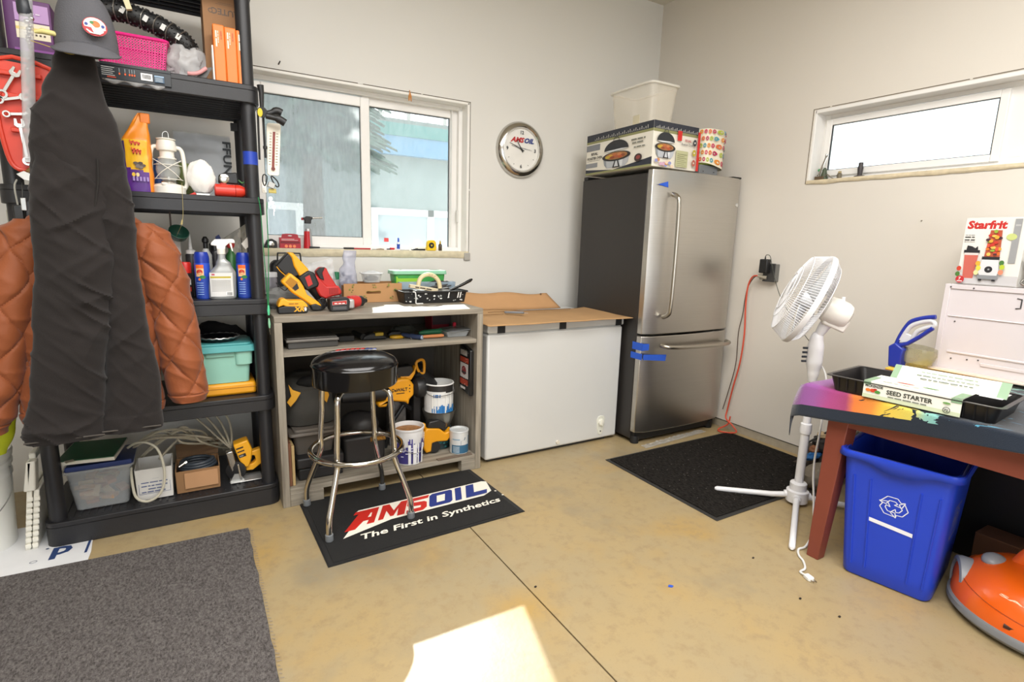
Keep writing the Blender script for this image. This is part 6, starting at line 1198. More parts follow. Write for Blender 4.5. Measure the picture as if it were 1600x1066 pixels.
d.done('label', t)
t = thing('reciprocating_saw', 'yellow and black cordless saw beside the white paint bucket', 'saw', (1.13, 2.76, L0))
obj('housing', MB().prism([(1.062,.235),(1.076,.25),(1.151,.238),(1.187,.207),(1.21,.212),(1.228,.231),(1.224,.183),(1.201,.156),(1.133,.162),(1.107,.158),(1.102,.109),(1.071,.104),(1.055,.14),(1.05,.198)], 2.735, 2.785), YB, t, bev=.007); obj('battery', MB().prism([(1.08, .25), (1.09, .285), (1.15, .290), (1.195, .262), (1.19, .215), (1.15, .238)], 2.74, 2.79), BK, t, bev=.006); obj('clip', MB().box((1.04, 2.75, .245), (1.075, 2.78, .275)), YB, t, bev=.006); obj('shoe', MB().lathe([(.034, 0), (.034, .03)], (1.125, 2.74, .132), 20, (0, 1, 0)), BK, t)
t = thing('small_paint_can', 'small white and teal paint can at the front right of the bench floor', 'paint can', (1.268, 2.715, L0)); sc_ = (1.262, 2.712, L0+.0005)
obj('can', MB().lathe([(.052, 0), (.054, .002), (.054, .128), (.0565, .131), (.055, .136), (.046, .136), (.045, .130), (.001, .130)], sc_, 36), M('#d5d7d6', .35, .2, .03), t)
d = Decal((0,0,0), (1,0,0), (0,0,1), cylmap(sc_, .0543, -PI/2-.15)); d.rect('#2f5f7d', -.06, .006, .055, .055).poly('#2f5f7d', [(-.005, .055), (.055, .055), (.055, .105), (.02, .10), (.015, .085), (-.005, .08)]).rect('#8ba7b8', -.055, .085, -.01, .092)
for k in range(5): d.rect('#c9d7df', -.05, .012+.008*k, -.012, .015+.008*k)
d.done('label', t)
t = thing('hanging_blister_pack', 'black, red and white blister pack hanging on the inner right bench side', 'package', (1.32, 2.75, .37))
pk = MB().hexa([(1.300, 2.66, .43), (1.324, 2.66, .43), (1.324, 2.80, .45), (1.300, 2.80, .45)], (0, 0, .265)); obj('pack', pk, M('#191919', .3, 0, .06), t, bev=.006)
d = Decal((1.300, 2.795, .43), (0, -1, 0), (0, 0, 1)); d.fm = None; d.P = Vector((1.2998, 2.795, .45)); 
d.rect('#b3b1ad', .012, .205, .10, .235).rect('#a8402a', .008, .165, .12, .195).rect('#c9c5c1', .010, .075, .115, .16).ell('#8a2d30', .06, .118, .030, .026, 14).rect('#3a3a3a', .03, .10, .09, .112).rect('#a8402a', .012, .035, .115, .068); d.scrib('#d9d6d2', .018, .008, .09, .022)
random.seed(2); [d.ell('#e4e2de', random.uniform(.01, .12), random.uniform(.0, .24), .003, .002, 6) for k in range(26)]; d.done('print', t)
t = thing('black_frame_saw', 'black tubular A-frame tool in the dark behind the paint bucket', 'tool', (.96, 2.95, L0)); fr2 = MB().tube([(.88, 2.93, .395), (.98, 2.93, .38), (1.07, 2.93, .30)], .014, 8).tube([(1.02, 2.93, .365), (.93, 2.93, .24)], .012, 8); obj('frame', fr2, BK, t); obj('strut', MB().tube([(.93, 2.94, .24), (.90, 2.95, L0)], .011, 8), BK, t)
single('grey_label_box', 'pale grey patterned packet behind the white paint bucket', 'packet', MB().box((.93, 2.96, L0+.001), (1.03, 3.02, .36)), M('#77736f', .6, 0, .35, 40), bev=.002)
t = thing('dark_shop_vacuum', 'dark grey wet vacuum body standing in the middle of the bench floor', 'vacuum', (.74, 2.86, L0)); obj('tank', tapered(.62, .85, 2.76, 3.02, L0+.001, .25, .008), M('#2a2827', .5, 0, .06), t, bev=.01); obj('head', blob((.735, 2.89, .285), .10, .06, 2, 1.05, 1.1, .65, 28), M('#222020', .5), t); obj('strip_label', MB().box((.76, 2.757, .218), (.845, 2.7605, .245)), M('#6a4a12', .5), t)
d = Decal((.76, 2.757, .218), (1, 0, 0), (0, 0, 1)); d.text('#b57a18', 'DEWALT', .004, .006, .02, .95, .03); d.done('print', t)
# ================================================================ WINDOW SILL
W = 1.2245
t = thing('small_lamp', 'small black lamp head with round lens at the left end of the sill', 'lamp', (.38, 3.44, W)); obj('housing', MB().prism([(.352, W), (.425, W), (.425, 1.262), (.40, 1.277), (.375, 1.270)], 3.41, 3.46), BK, t, bev=.005); obj('lens', MB().lathe([(.018, 0), (.018, .003), (.014, .005)], (.392, 3.409, 1.245), 20, (0, -1, 0)), CH, t)
t = thing('red_package', 'red retail box with hang tab standing on the window sill', 'box', (.51, 3.43, W)); obj('carton', MB().box((.440, 3.42, W+.0005), (.555, 3.455, 1.285)), M('#b32330', .4), t, bev=.001); obj('hang_tab', MB().prism([(.45, 1.285), (.545, 1.285), (.54, 1.305), (.52, 1.308), (.48, 1.308), (.455, 1.305)], 3.421, 3.424), M('#a81e2c', .4), t)
d = Decal((.440, 3.42, W), (1, 0, 0), (0, 0, 1)); d.ell('#e9e2df', .057, .072, .012, .003, 12); [d.rect('#e4b9b9', .01, .045+.006*k, .10-.02*(k % 2), .048+.006*k) for k in range(2)]; [d.ell('#f08a5a', .035+.022*k, .012, .009, .009, 12) for k in range(3)]; d.rect('#7a1520', .005, .028, .11, .040); d.done('print', t)
t = thing('butane_torch', 'silver and red butane torch standing on the window sill', 'torch', (.60, 3.43, W)); obj('canister', MB().lathe([(.020, 0), (.024, .003), (.019, .10), (.016, .115)], (.600, 3.432, W+.0005), 22), M('#b9b9bb', .3, .5), t); obj('side_panel', MB().lathe([(.0245, .0), (.0195, .10)], (.5965, 3.431, W+.001), 20), M('#c3262c', .35), t); obj('head', MB().prism([(.570, 1.395), (.572, 1.404), (.586, 1.404), (.592, 1.412), (.612, 1.412), (.628, 1.407), (.628, 1.398), (.62, 1.392), (.618, 1.37), (.582, 1.37), (.584, 1.39)], 3.42, 3.445), BK, t, bev=.003); obj('trigger', MB().box((.566, 3.422, 1.389), (.578, 3.442, 1.404)), M('#c3262c', .35), t, bev=.003); obj('nozzle', MB().cyl((.62, 3.432, 1.402), (.685, 3.44, 1.408), .0055, .005, 12), CH, t)
t = thing('screwdriver', 'thin black screwdriver on the sill right of the torch', 'screwdriver', (.68, 3.42, W)); obj('handle', MB().cyl((.60, 3.41, W+.0075), (.66, 3.412, W+.0075), .007, .005, 10), BK, t); obj('shaft', MB().cyl((.66, 3.412, W+.006), (.82, 3.42, W+.005), .003, .002, 8), M('#8a8a86', .3, .9), t)
t = thing('red_handled_knife', 'black knife with long red handle lying on the middle of the sill', 'knife', (.88, 3.42, W)); obj('handle', MB().box((.86, 3.405, W+.0005), (.965, 3.42, W+.010)), M('#b3262a', .4), t, bev=.003); obj('grip', MB().box((.80, 3.403, W+.0005), (.862, 3.421, W+.012)), BK, t, bev=.003)
t = thing('wooden_clip', 'brown wooden clip lying on the sill near the white mullion', 'clip', (1.05, 3.42, W)); obj('jaw', MB().prism([(1.005, W), (1.05, W), (1.05, W+.007), (1.03, W+.010), (1.005, W+.006)], 3.405, 3.42), M('#9a8670', .6), t, bev=.001); obj('tip', MB().box((.975, 3.41, W+.0005), (1.004, 3.415, W+.004)), M('#5c5046', .5), t)
t = thing('red_cap_marker', 'short red capped marker lying on the sill beside the glue bottle', 'marker', (1.10, 3.42, W)); obj('body', MB().cyl((1.09, 3.41, W+.009), (1.118, 3.412, W+.009), .008, .007, 12), M('#c8202a', .4), t); obj('tip', MB().cyl((1.068, 3.408, W+.006), (1.09, 3.41, W+.007), .004, .005, 10), BK, t)
single('red_sticker', 'small red and white sticker on the right window pane', 'sticker', MB().box((1.088, 3.526, 1.275), (1.118, 3.5275, 1.30)), M('#d44a4a', .5))
t = lathething('glue_bottle', 'small clear bottle with blue label and cap on the sill', 'bottle', [('bottle', [(.008, 0), (.010, .002), (.010, .045), (.006, .052)], M('#e4e6ea', .2)), ('label', [(.0103, .008), (.0103, .038)], M('#2a4fb0', .4)), ('cap', [(.006, .052), (.005, .075), (.004, .078)], M('#2f55c4', .4))], c=(1.148, 3.42, W+.0005), n=16)
single('dark_bar', 'slim dark metal bar lying on the sill right of the glue bottle', 'bar', MB().box((1.155, 3.402, W+.0005), (1.215, 3.408, W+.003)), M('#55524d', .4, .5))
t = thing('black_remote', 'flat black holder lying on the sill left of the yellow tape measure', 'tool', (1.29, 3.42, W)); obj('body', MB().prism([(1.235, W+.0005), (1.325, W+.0005), (1.325, W+.014), (1.25, W+.012), (1.235, W+.008)], 3.40, 3.425), BK, t, bev=.002); obj('button', MB().box((1.26, 3.405, W+.013), (1.275, 3.415, W+.016)), M('#333333', .5), t)
t = thing('tape_measure', 'yellow tape measure with round black label on the window sill', 'tape measure', (1.365, 3.42, W)); obj('case', MB().prism([(1.332, W+.0005), (1.398, W+.0005), (1.402, 1.25), (1.398, 1.282), (1.385, 1.295), (1.35, 1.295), (1.338, 1.282)], 3.395, 3.425), M('#ecc31c', .35), t, bev=.005); obj('label_disc', MB().lathe([(.019, 0), (.018, .0015)], (1.365, 3.3945, 1.26), 22, (0, -1, 0)), BK, t); d = Decal((1.365, 3.392, 1.26), (1, 0, 0), (0, 0, 1)); d.poly('#d8b81e', [(-.008, .004), (.008, .004), (0, -.008)]); d.done('emblem', t)
t = lathething('amber_bottle', 'tiny amber bottle with yellow dropper cap right of the tape measure', 'bottle', [('bottle', [(.011, 0), (.012, .003), (.012, .038), (.006, .046)], M('#3f2f1c', .25)), ('cap', [(.006, .046), (.005, .06), (.002, .068)], M('#b8951e', .4))], c=(1.437, 3.42, W+.0005), n=16)
single('orange_tassel', 'small orange tassel hanging from a nail above the window', 'tassel', MB().tube([(1.218, 3.392, 2.196), (1.221, 3.39, 2.18)], .0025, 6).tube([(1.221, 3.39, 2.182), (1.216, 3.39, 2.16), (1.214, 3.39, 2.135)], [.003, .006, .004], 7).tube([(1.221, 3.39, 2.182), (1.226, 3.39, 2.16), (1.228, 3.39, 2.132)], [.003, .005, .003], 7), M('#c98a4a', .8))
single('nail', 'short dark nail in the wall above the window left', 'nail', MB().cyl((.475, 3.40, 2.215), (.480, 3.375, 2.225), .0035, .0035, 8), M('#4a4744', .4, .6))
# ================================================================ CLOCK
ck = thing('wall_clock', 'round silver wall clock with white face between window and refrigerator', 'clock', (2.015, 3.38, 1.74))
cc = (2.018, 3.398, 1.928)
obj('rim', MB().lathe([(.186, 0), (.187, .012), (.180, .030), (.165, .043), (.152, .046), (.146, .040), (.142, .030)], cc, 64, (0, -1, 0), cap=False), M('#c4c1bb', .16, 1, .02), ck)
obj('face', MB().lathe([(.143, .020), (.143, .026)], cc, 64, (0, -1, 0)), M('#e6e4de', .5), ck)
obj('inner_ring', MB().lathe([(.143, .026), (.146, .036), (.141, .038), (.138, .027)], cc, 64, (0, -1, 0), cap=False), M('#d6d4cf', .3, .3), ck)
d = Decal((2.018, 3.398-.0275, 1.928), (1, 0, 0), (0, 0, 1))
for h_ in range(1, 13):
    a = PI/2-h_*PI/6; x, y = .112*math.cos(a), .112*math.sin(a)
    if h_ % 3 == 0: d.text('#2f3136', str(h_), x, y-.010, .032, 1, .03, al='CENTER')
    elif h_ in (4, 5, 7, 8): d.line('#2f3136', [(x*1.0, y*1.0), (x*1.06, y*1.06)], .004)
d.text('#b8242a', 'AMS', -.085, .048, .044, 1.15, .045, .35); d.text('#22357f', 'OIL', .016, .048, .044, 1.15, .045, .35); d.line('#8e8e94', [(-.08, .020), (-.01, .010), (.07, .004)], .0025); d.line('#8e8e94', [(-.07, .030), (.0, .014), (.085, .000)], .002)
d.done('print', ck)
def hand(nm, ang, l, w_, y):
    m = MB().prism([(-w_, -.02), (w_, -.02), (w_*.4, l), (-w_*.4, l)], -.0008, .0008).rot(ang, 'Y').mv((cc[0], y, cc[2])); obj(nm, m, M('#26282c', .4), ck)
hand('hour_hand', -.60, .065, .004, 3.366); hand('minute_hand', -1.20, .105, .003, 3.363); obj('hub', MB().lathe([(.006, 0), (.005, .005)], (cc[0], 3.3665, cc[2]), 14, (0, -1, 0)), M('#26282c', .4), ck)
# utility knife on the cardboard
t = thing('box_cutter', 'grey metal box cutter lying on the cardboard over the freezer', 'knife', (1.72, 2.93, .86)); m = MB().box((-.065, -.010, 0), (.060, .010, .014)).rot(-.5, 'Z').mv((1.735, 2.92, .853)); obj('handle', m, M('#77797c', .35, .5), t, bev=.004); m = MB().box((.058, -.004, .004), (.085, .006, .006)).rot(-.5, 'Z').mv((1.735, 2.92, .853)); obj('blade', m, CH, t)
# ================================================================ ON THE REFRIGERATOR
t = thing('roaster_carton', 'printed carton picturing an oval roaster oven on top of the refrigerator', 'box', (2.56, 2.86, 1.765))
FZ = RZ+.004-.001
q = Vector((2.405, 2.50, FZ)); u_ = Vector((1, .02, 0)).normalized(); v_ = Vector((.03, 1, 0)).normalized()
W_, D_2, H_ = .39, .66, .262
q = Vector((2.405, 2.50, RZ+.013)); pts = [q, q+u_*W_, q+u_*W_+v_*D_2, q+v_*D_2]
obj('carton', MB().hexa(pts, (0, 0, H_)), M('#e2ddd0', .45, 0, .02), t, bev=.002)
def roaster(d, cx, cy, s, k=1):
    X = lambda P_: [(cx+x*s*k, cy+y*s) for x, y in P_]
    arc = lambda rx, ry, y0, a0, a1, n=12: [(rx*math.cos(a0+(a1-a0)*i/n), y0+ry*math.sin(a0+(a1-a0)*i/n)) for i in range(n+1)]
    d.poly('#b3b7bc', X([(-.92, .0), (.92, .0), (.84, -.45), (.62, -.68), (-.62, -.68), (-.84, -.45)])); d.poly('#8b9096', X([(-.92, -.02), (-.72, -.10), (-.64, -.68), (-.84, -.45)])); d.poly('#d5d8db', X([(.25, -.12), (.5, -.1), (.45, -.66), (.28, -.67)]))
    d.poly('#2a2725', X(arc(1.0, .30, .02, 0, 2*PI, 26)[:-1])); d.poly('#9a6a3c', X(arc(.80, .23, .05, 0, 2*PI, 20)[:-1]))
    for dx, dy, c in ((-.4, .08, '#c89a3c'), (-.1, .15, '#b5683a'), (.25, .12, '#c2794a'), (.48, .02, '#8a4a2a'), (-.6, .02, '#b8a23a'), (.0, .0, '#a8583a'), (-.25, -.03, '#8f4526'), (.3, -.04, '#b0522c')): d.poly(c, X([(dx+.17*math.cos(a), dy+.09*math.sin(a)) for a in [q_*PI/5 for q_ in range(10)]]))
    d.poly('#26282c', X(arc(.86, .62, .42, 0, PI, 16))); d.poly('#d2d5d8', X([(-.86, .42), (-.4, .34), (.4, .38), (.86, .42), (.4, .46), (-.4, .44)])); d.line('#3a3b3e', X([(-.22, 1.02), (-.14, 1.22), (.12, 1.22), (.20, 1.02)]), .05*s)
    d.poly('#1f2125', X([(-.04, -.20), (.16, -.20), (.34, -.70), (-.20, -.70)])); d.poly('#c4c8cc', X([(.02, -.28), (.11, -.28), (.22, -.64), (-.08, -.64)]))
NV = '#262a36'
d = Decal(pts[3], -v_, (0, 0, 1))   # side facing the room's left
d.rect(NV, 0, H_-.045, D_2, H_).rect('#8a8a5c', 0, H_-.06, D_2, H_-.045).rect('#7d8086', .0, .155, .15, .195).rect('#8b8d91', 0, .045, .13, .075).poly(NV, [(0, .0), (0, .035), (.3, .012), (D_2, .055), (D_2, 0)]).rect('#8a8a5c', 0, 0, D_2, .012)
d.text('#26262a', 'RIVAL', .055, .125, .026, 1.1, .02).text('#26262a', 'ROASTER OVEN', .015, .098, .024, .95, .02).line('#6a6a6e', [(.015, .09), (.16, .09)], .002)
roaster(d, .325, .092, .098, 1.45); d.scrib('#77786e', .47, .168, .13, .014).scrib('#77786e', .48, .148, .11, .014).scrib('#77786e', .50, .122, .10, .012); d.ell('#3a2a26', .545, .060, .035, .024, 14).ell('#8a3a34', .545, .062, .020, .012, 10); [d.rect('#d9d8d0', .1+.018*k, H_-.043, .104+.018*k, H_-.036+.006*(k % 3)) for k in range(30)]
d.done('print', t)
d = Decal(q, u_, (0, 0, 1))
d.rect(NV, 0, H_-.045, W_, H_).rect('#8a8a5c', 0, H_-.062, W_, H_-.045); [d.rect('#d9d8d0', .02+.012*k, H_-.043, .023+.012*k, H_-.036+.005*(k % 3)) for k in range(30)]
roaster(d, .098, .112, .085, 1.02); d.rect('#c8241e', .195, .165, .232, .222).text('#a8303a', 'RIVAL', .262, .165, .020, 1.1, .02).text('#55555a', 'Roaster Oven', .232, .142, .020, .9, .01); d.rect('#b5b58c', .19, .012, .295, .108); [d.rect('#7d7d5c', .20, .02+.011*k, .285-.02*(k % 2), .0225+.011*k) for k in range(7)]
random.seed(10); [d.ell(['#c9a0b8', '#c98a5a', '#e2c9b0', '#8a8fc0'][k % 4], random.uniform(.0, .16), random.uniform(.006, .04), .014, .010, 8) for k in range(12)]
for k, c in enumerate(('#2a3138', '#b5a52a', '#a85a4a')): d.ell(c, .345, .165-.06*k, .016, .020, 12); d.rect('#e2ddd0', .34, .16-.06*k, .35, .17-.06*k)
d.rect('#c8241e', W_-.022, 0, W_, H_-.03); d.done('print', t)
t = thing('storage_container', 'large translucent frosted plastic bin standing on the roaster carton', 'container', (2.57, 2.82, 2.03))
z0 = RZ+.013+H_+.001
obj('bin', opentub(2.485, 2.715, 2.62, 3.01, z0, z0+.25, .022, .003, .03), M('#e6dfd0', .3, 0, .03, 9, 0, 1, .30), t); obj('rim', MB().tube([Vector((x, y, z0+.25)) for x, y in rrect(2.479, 2.614, 2.721, 3.016, .035)], .008, 8, True), M('#ece8de', .3, 0, .02, 9, 0, 1, .7), t)
single('note', 'small pale yellow note inside the frosted bin', 'note', MB().box((2.515, 2.75, z0+.03), (2.517, 2.81, z0+.085)), M('#e4d9a8', .7))
t = thing('dotted_tin', 'white rounded canister with coloured ring pattern on top of the refrigerator', 'canister', (2.98, 2.52, 1.80))
DG = (2.985, 2.60, 1.835)
def dfn(u, v):
    a = 2*PI*u; c, s_ = math.cos(a), math.sin(a); k = .62; px = math.copysign(abs(c)**k, c); py = math.copysign(abs(s_)**k, s_); e = 1-.10*max(0, (v-.88)/.12)**2
    return Vector((DG[0]+px*.100*e, DG[1]+py*.085*e, DG[2]-.028*(1-px*.0)*(1-v)**3*(px*.5+.5)+.215*v-.012*(px*.4)*(1-v)))
dm = MB().grid(dfn, 48, 16, True); dm.F.append([15*48+i for i in range(48)]); dm.I.append(0); obj('body', dm, M('#e9e0c8', .5), t)
d = Decal((DG[0]-.10, DG[1]-.085, DG[2]), (1, 0, 0), (0, 0, 1)); random.seed(77)
def dmap(x, y, h):
    u = .75+(x-.10)/.62; return dfn(u % 1, min(.97, max(.03, y/.215)))+Vector((math.cos(2*PI*u), math.sin(2*PI*u), 0))*(h+.0016)
d.fm = dmap; cols = ['#c22a5a', '#e08a2a', '#4a98a8', '#a8b83a', '#b01f55', '#dd6a35']
i = 0
for ry_ in range(5):
    for cx_ in range(11):
        x = -.06+.033*cx_+(.016 if ry_ % 2 else 0); y = .022+.043*ry_; d.ring(cols[(i*5+ry_) % 6], x, y, .0125, .0135, .0075, 12); i += 1
d.done('ring_print', t); obj('base_band', MB().lathe([(.098, .0), (.101, .008), (.10, .018)], (DG[0], DG[1], DG[2]-.006), 30, (0, 0, 1), 1, .84), M('#7d8a1e', .5), t)
t = thing('grey_scale', 'flat grey plastic stand under the ring-patterned canister', 'stand', (2.95, 2.58, 1.765)); obj('body', MB().box((2.865, 2.54, RZ+.0005), (3.04, 2.68, 1.826)), M('#6f7275', .45), t, bev=.006); obj('button', MB().lathe([(.004, 0), (.003, .002)], (2.90, 2.539, 1.785), 10, (0, -1, 0)), M('#333333', .5), t); obj('button', MB().lathe([(.004, 0), (.003, .002)], (3.0, 2.539, 1.785), 10, (0, -1, 0)), M('#333333', .5), t)
# ================================================================ RIGHT WALL: OUTLET, CORDS
OR = M('#d4533a', .45, 0, .05)
t = thing('wall_outlet', 'grey metal surface-mounted outlet box on the right wall by the refrigerator', 'outlet', (3.27, 2.215, 1.09)); obj('box', MB().box((3.232, 2.175, 1.093), (3.279, 2.255, 1.205)), M('#7c7c79', .4, .5), t, bev=.004); obj('cover', MB().box((3.228, 2.172, 1.09), (3.233, 2.258, 1.208)), M('#4a4a4a', .4, .4), t, bev=.002)
t = thing('power_adapter', 'black power adapter plugged into the wall outlet', 'adapter', (3.22, 2.23, 1.16)); obj('body', MB().box((3.185, 2.205, 1.145), (3.227, 2.262, 1.235)), M('#161617', .4), t, bev=.006); obj('strain_relief', MB().cyl((3.205, 2.235, 1.234), (3.205, 2.235, 1.252), .005, .003, 8), M('#161617', .4), t)
obj('lead', MB().tube(smooth([(3.205, 2.235, 1.25), (3.20, 2.225, 1.262), (3.20, 2.20, 1.255), (3.20, 2.18, 1.20), (3.21, 2.15, 1.10), (3.20, 2.08, .98), (3.1, 1.9, .86), (2.95, 1.75, .82), (2.80, 1.62, .80), (2.66, 1.55, .78)], 6), .0022, 6), M('#3c4038', .5), t)
t = thing('extension_cord', 'orange extension cord running from the outlet down to the floor', 'cord', (3.24, 2.35, 0))
obj('plug', MB().cyl((3.225, 2.225, 1.115), (3.205, 2.275, 1.125), .013, .010, 12), M('#b3aa98', .3, 0, .05, 9, 0, 1, .8), t)
obj('cord', MB().tube(smooth([(3.205, 2.275, 1.125), (3.215, 2.32, 1.115), (3.225, 2.355, 1.05), (3.235, 2.365, .92), (3.24, 2.355, .72), (3.24, 2.365, .52), (3.24, 2.40, .33), (3.245, 2.43, .16), (3.225, 2.42, .10), (3.215, 2.36, .07), (3.22, 2.32, .03), (3.20, 2.36, .012), (3.17, 2.42, .010), (3.20, 2.45, .014), (3.225, 2.40, .06), (3.23, 2.39, .12)], 6), .0055, 8), OR, t)
t = thing('fridge_power_cord', 'dark brown power cord hanging beside the orange cord on the wall', 'cord', (3.25, 2.4, 0)); obj('cord', MB().tube(smooth([(3.215, 2.268, 1.122), (3.23, 2.32, 1.11), (3.24, 2.372, 1.02), (3.25, 2.392, .85), (3.25, 2.41, .72), (3.25, 2.405, .5), (3.25, 2.44, .3), (3.245, 2.47, .15)], 6), .0032, 6), M('#4d3c34', .5), t); obj('plug', MB().box((3.215, 2.245, 1.10), (3.232, 2.272, 1.12)), M('#8c877c', .4), t, bev=.003)
single('wall_nail', 'tiny grey nail hole cover on the right wall below the high window', 'nail', MB().cyl((3.281, 1.415, 1.467), (3.274, 1.415, 1.467), .004, .003, 8), M('#8a8578', .5))
# black ribbed entrance mat
em = thing('entrance_mat', 'dark charcoal ribbed entrance mat on the floor in front of the refrigerator', 'mat', (2.67, 1.98, 0))
x0, x1, y0, y1 = 2.100, 3.235, 1.566, 2.395
obj('border', MB().box((x0, y0, .0008), (x1, y1, .004)), M('#2b2a28', .6), em, bev=.001)
obj('pile', MB().box((x0+.022, y0+.022, .004), (x1-.02, y1-.02, .0095)), carpet('#0e0d0c', '#34312e', 120, .9, (1, .35)), em)
random.seed(19)
bits = MB()
for k in range(80): bx_, by_ = random.uniform(x0+.05, x1-.05), random.uniform(y0+.05, y1-.05); bits.box((bx_, by_, .0095), (bx_+.002, by_+.0015, .011))
single('mat_lint', 'pale specks of lint and grit scattered over the charcoal mat', 'lint', bits, M('#8f8a80', .9))['kind'] = 'stuff'
# floor litter
single('blue_tape_scrap', 'tiny scrap of blue tape on the concrete floor right of the joint', 'scrap', MB().prism([(1.502, 1.295), (1.512, 1.302), (1.520, 1.296), (1.524, 1.288), (1.512, 1.284)], .0005, .003, 'z').mv((.005, .015, 0)), M('#2b55c0', .7))
for i, (x, y, lb) in enumerate(((1.98, 1.28, 'small dark crumb on the bare floor nearest the fan leg'), (1.90, 1.02, 'dark crumb on the floor in front of the red table leg'), (1.93, .89, 'dark crumb on the floor nearest the frame bottom right'), (1.05, 1.55, 'small brown crumb by the floor joint near the sunlit patch'))):
    single('floor_crumb', lb, 'crumb', MB().ball((x, y, .003), .006, 8, 1, .7, .5), M('#2a211a', .8), 'crumbs on the concrete floor')
single('plastic_film', 'crumpled clear plastic film on the floor at the refrigerator foot', 'film', MB().grid(lambda u, v: Vector((2.46+.62*u, 2.42+.05*v-.0+.045*u, .004+.012*abs(noise.noise(Vector((u*14, v*3, 2))))*(.3+v))), 60, 8), M('#cfd0ce', .15, 0, .05, 9, .3, 60, .45), fixn=False)
# ---- high window sill bits
V0 = VZ0+.0045
t = thing('garden_figurine', 'small dark green figurine with wire glasses in the sill corner of the high window', 'figurine', (3.34, 2.0, V0)); obj('body', MB().lathe([(.020, 0), (.022, .01), (.016, .035), (.012, .05), (.013, .06), (.006, .072)], (3.335, 1.995, V0), 16), M('#3f4a34', .5, 0, .3, 40), t); obj('base', MB().box((3.31, 1.985, V0+.0003), (3.36, 2.04, V0+.022)), M('#5c4a34', .6), t, bev=.003); obj('wire', MB().tube(smooth([(3.32, 1.985, V0+.02), (3.318, 1.965, V0+.03), (3.322, 1.945, V0+.012), (3.325, 1.93, V0+.004)], 4), .003, 6), M('#8a8376', .4, .6), t)
obj('leaf', MB().ball((3.33, 2.025, V0+.060), .009, 8), M('#3f9a5a', .5), t)
single('small_spanner', 'slim chrome spanner leaning in the corner of the high window', 'spanner', spanner(0, 0, .11, 0, .009, 0).rot(PI/2, 'Z').rot(.32, 'X').mv((3.315, 2.0, V0+.082)), CH, bev=.0005)
t = lathething('cork_vial', 'tiny brown vial on the high window sill second from the corner', 'vial', [('vial', [(.012, 0), (.013, .003), (.013, .028), (.009, .032)], M('#6f6654', .4)), ('stopper', [(.009, .032), (.009, .042), (.007, .043)], M('#a09068', .7))], c=(3.33, 1.90, V0+.0005), n=14)
t = lathething('dark_nozzle', 'dark threaded nozzle standing on the high window sill', 'nozzle', [('base', [(.028, 0), (.028, .006), (.014, .010)], M('#4a4442', .5)), ('stem', [(.012, .010), (.013, .03), (.015, .05), (.012, .06), (.012, .078), (.010, .080)], M('#3f3a3b', .5))], c=(3.33, 1.785, V0+.0005), n=16)
random.seed(23); dm_ = MB()
for k in range(24): y = random.uniform(1.35, 1.72); dm_.ball((3.31+random.uniform(0, .05), y, V0+.002), random.uniform(.002, .004), 6, 1, 1.5, .6)
single('sill_debris', 'scattered grey grit on the high window sill', 'grit', dm_, M('#8a8272', .8))['kind'] = 'stuff'
# ================================================================ PEDESTAL FAN
FN = M('#e9e9eb', .32, 0, .015)
fn = thing('pedestal_fan', 'white pedestal fan with tilted round grille beside the red table', 'fan', (2.63, 1.50, 0))
px, py = 2.63, 1.50
obj('pole', MB().cyl((px, py, .10), (px, py, .40), .021, .021, 22), FN, fn); obj('pole', MB().cyl((px, py, .40), (px, py, .60), .019, .019, 22), FN, fn); obj('height_collar', MB().lathe([(.026, 0), (.028, .02), (.026, .05), (.020, .055)], (px, py, .385), 20), FN, fn); obj('inner_pole', MB().cyl((px, py, .56), (px, py, .68), .013, .013, 18), M('#8a8078', .25, .9), fn)
obj('hub', MB().lathe([(.040, .015), (.052, .018), (.053, .075), (.040, .080), (.040, .115), (.036, .120), (.028, .122)], (px, py, 0), 30), FN, fn)
for (ex, ey) in ((2.366, 1.800), (2.180, 1.235), (2.93, 1.20)):
    v = Vector((ex-px, ey-py, 0)); d_ = v.normalized()
    lg_ = obj('leg', MB().tube([Vector((px, py, .045))+d_*.04, Vector((px, py, .032))+d_*.12, Vector((ex, ey, .014))-d_*.012, Vector((ex, ey, .014))], [.0145, .0145, .0135, .007], 12), FN, fn); obj('socket', MB().cyl(Vector((px, py, .047))+d_*.045, Vector((px, py, .046))+d_*.062, .021, .019, 16), FN, lg_)
# control housing with knobs
obj('control_housing', loft([(.905, 2.625, 1.50, .020, .020), (.88, 2.62, 1.50, .028, .030), (.83, 2.622, 1.50, .034, .038), (.76, 2.625, 1.50, .034, .038), (.70, 2.628, 1.50, .026, .027), (.66, 2.63, 1.50, .020, .020), (.655, 2.63, 1.50, .018, .018)], lambda *a: 0, 30, 30), FN, fn)
for k in range(4): obj('push_button', MB().cyl((2.592, 1.523, .825-.022*k), (2.574, 1.534, .825-.022*k), .0055, .0055, 10), M('#2a3038', .4), fn)
N_ = Vector((-.587, .712, .386)).normalized(); HC = Vector((2.565, 1.535, 1.063)); Rf = .222
qn = N_.to_track_quat('Z', 'Y')
def hp_(r, a, z): return HC+qn @ Vector((r*math.cos(a), r*math.sin(a), z))
def ringp(r, z, n=64): return [hp_(r, 2*PI*k/n, z) for k in range(n)]
rim = MB()
prof = [(Rf-.004, -.012), (Rf+.004, -.012), (Rf+.006, .0), (Rf+.004, .012), (Rf-.004, .012), (Rf-.004, -.012)]
rim.lathe(prof, HC, 72, N_); obj('rim_band', rim, FN, fn)
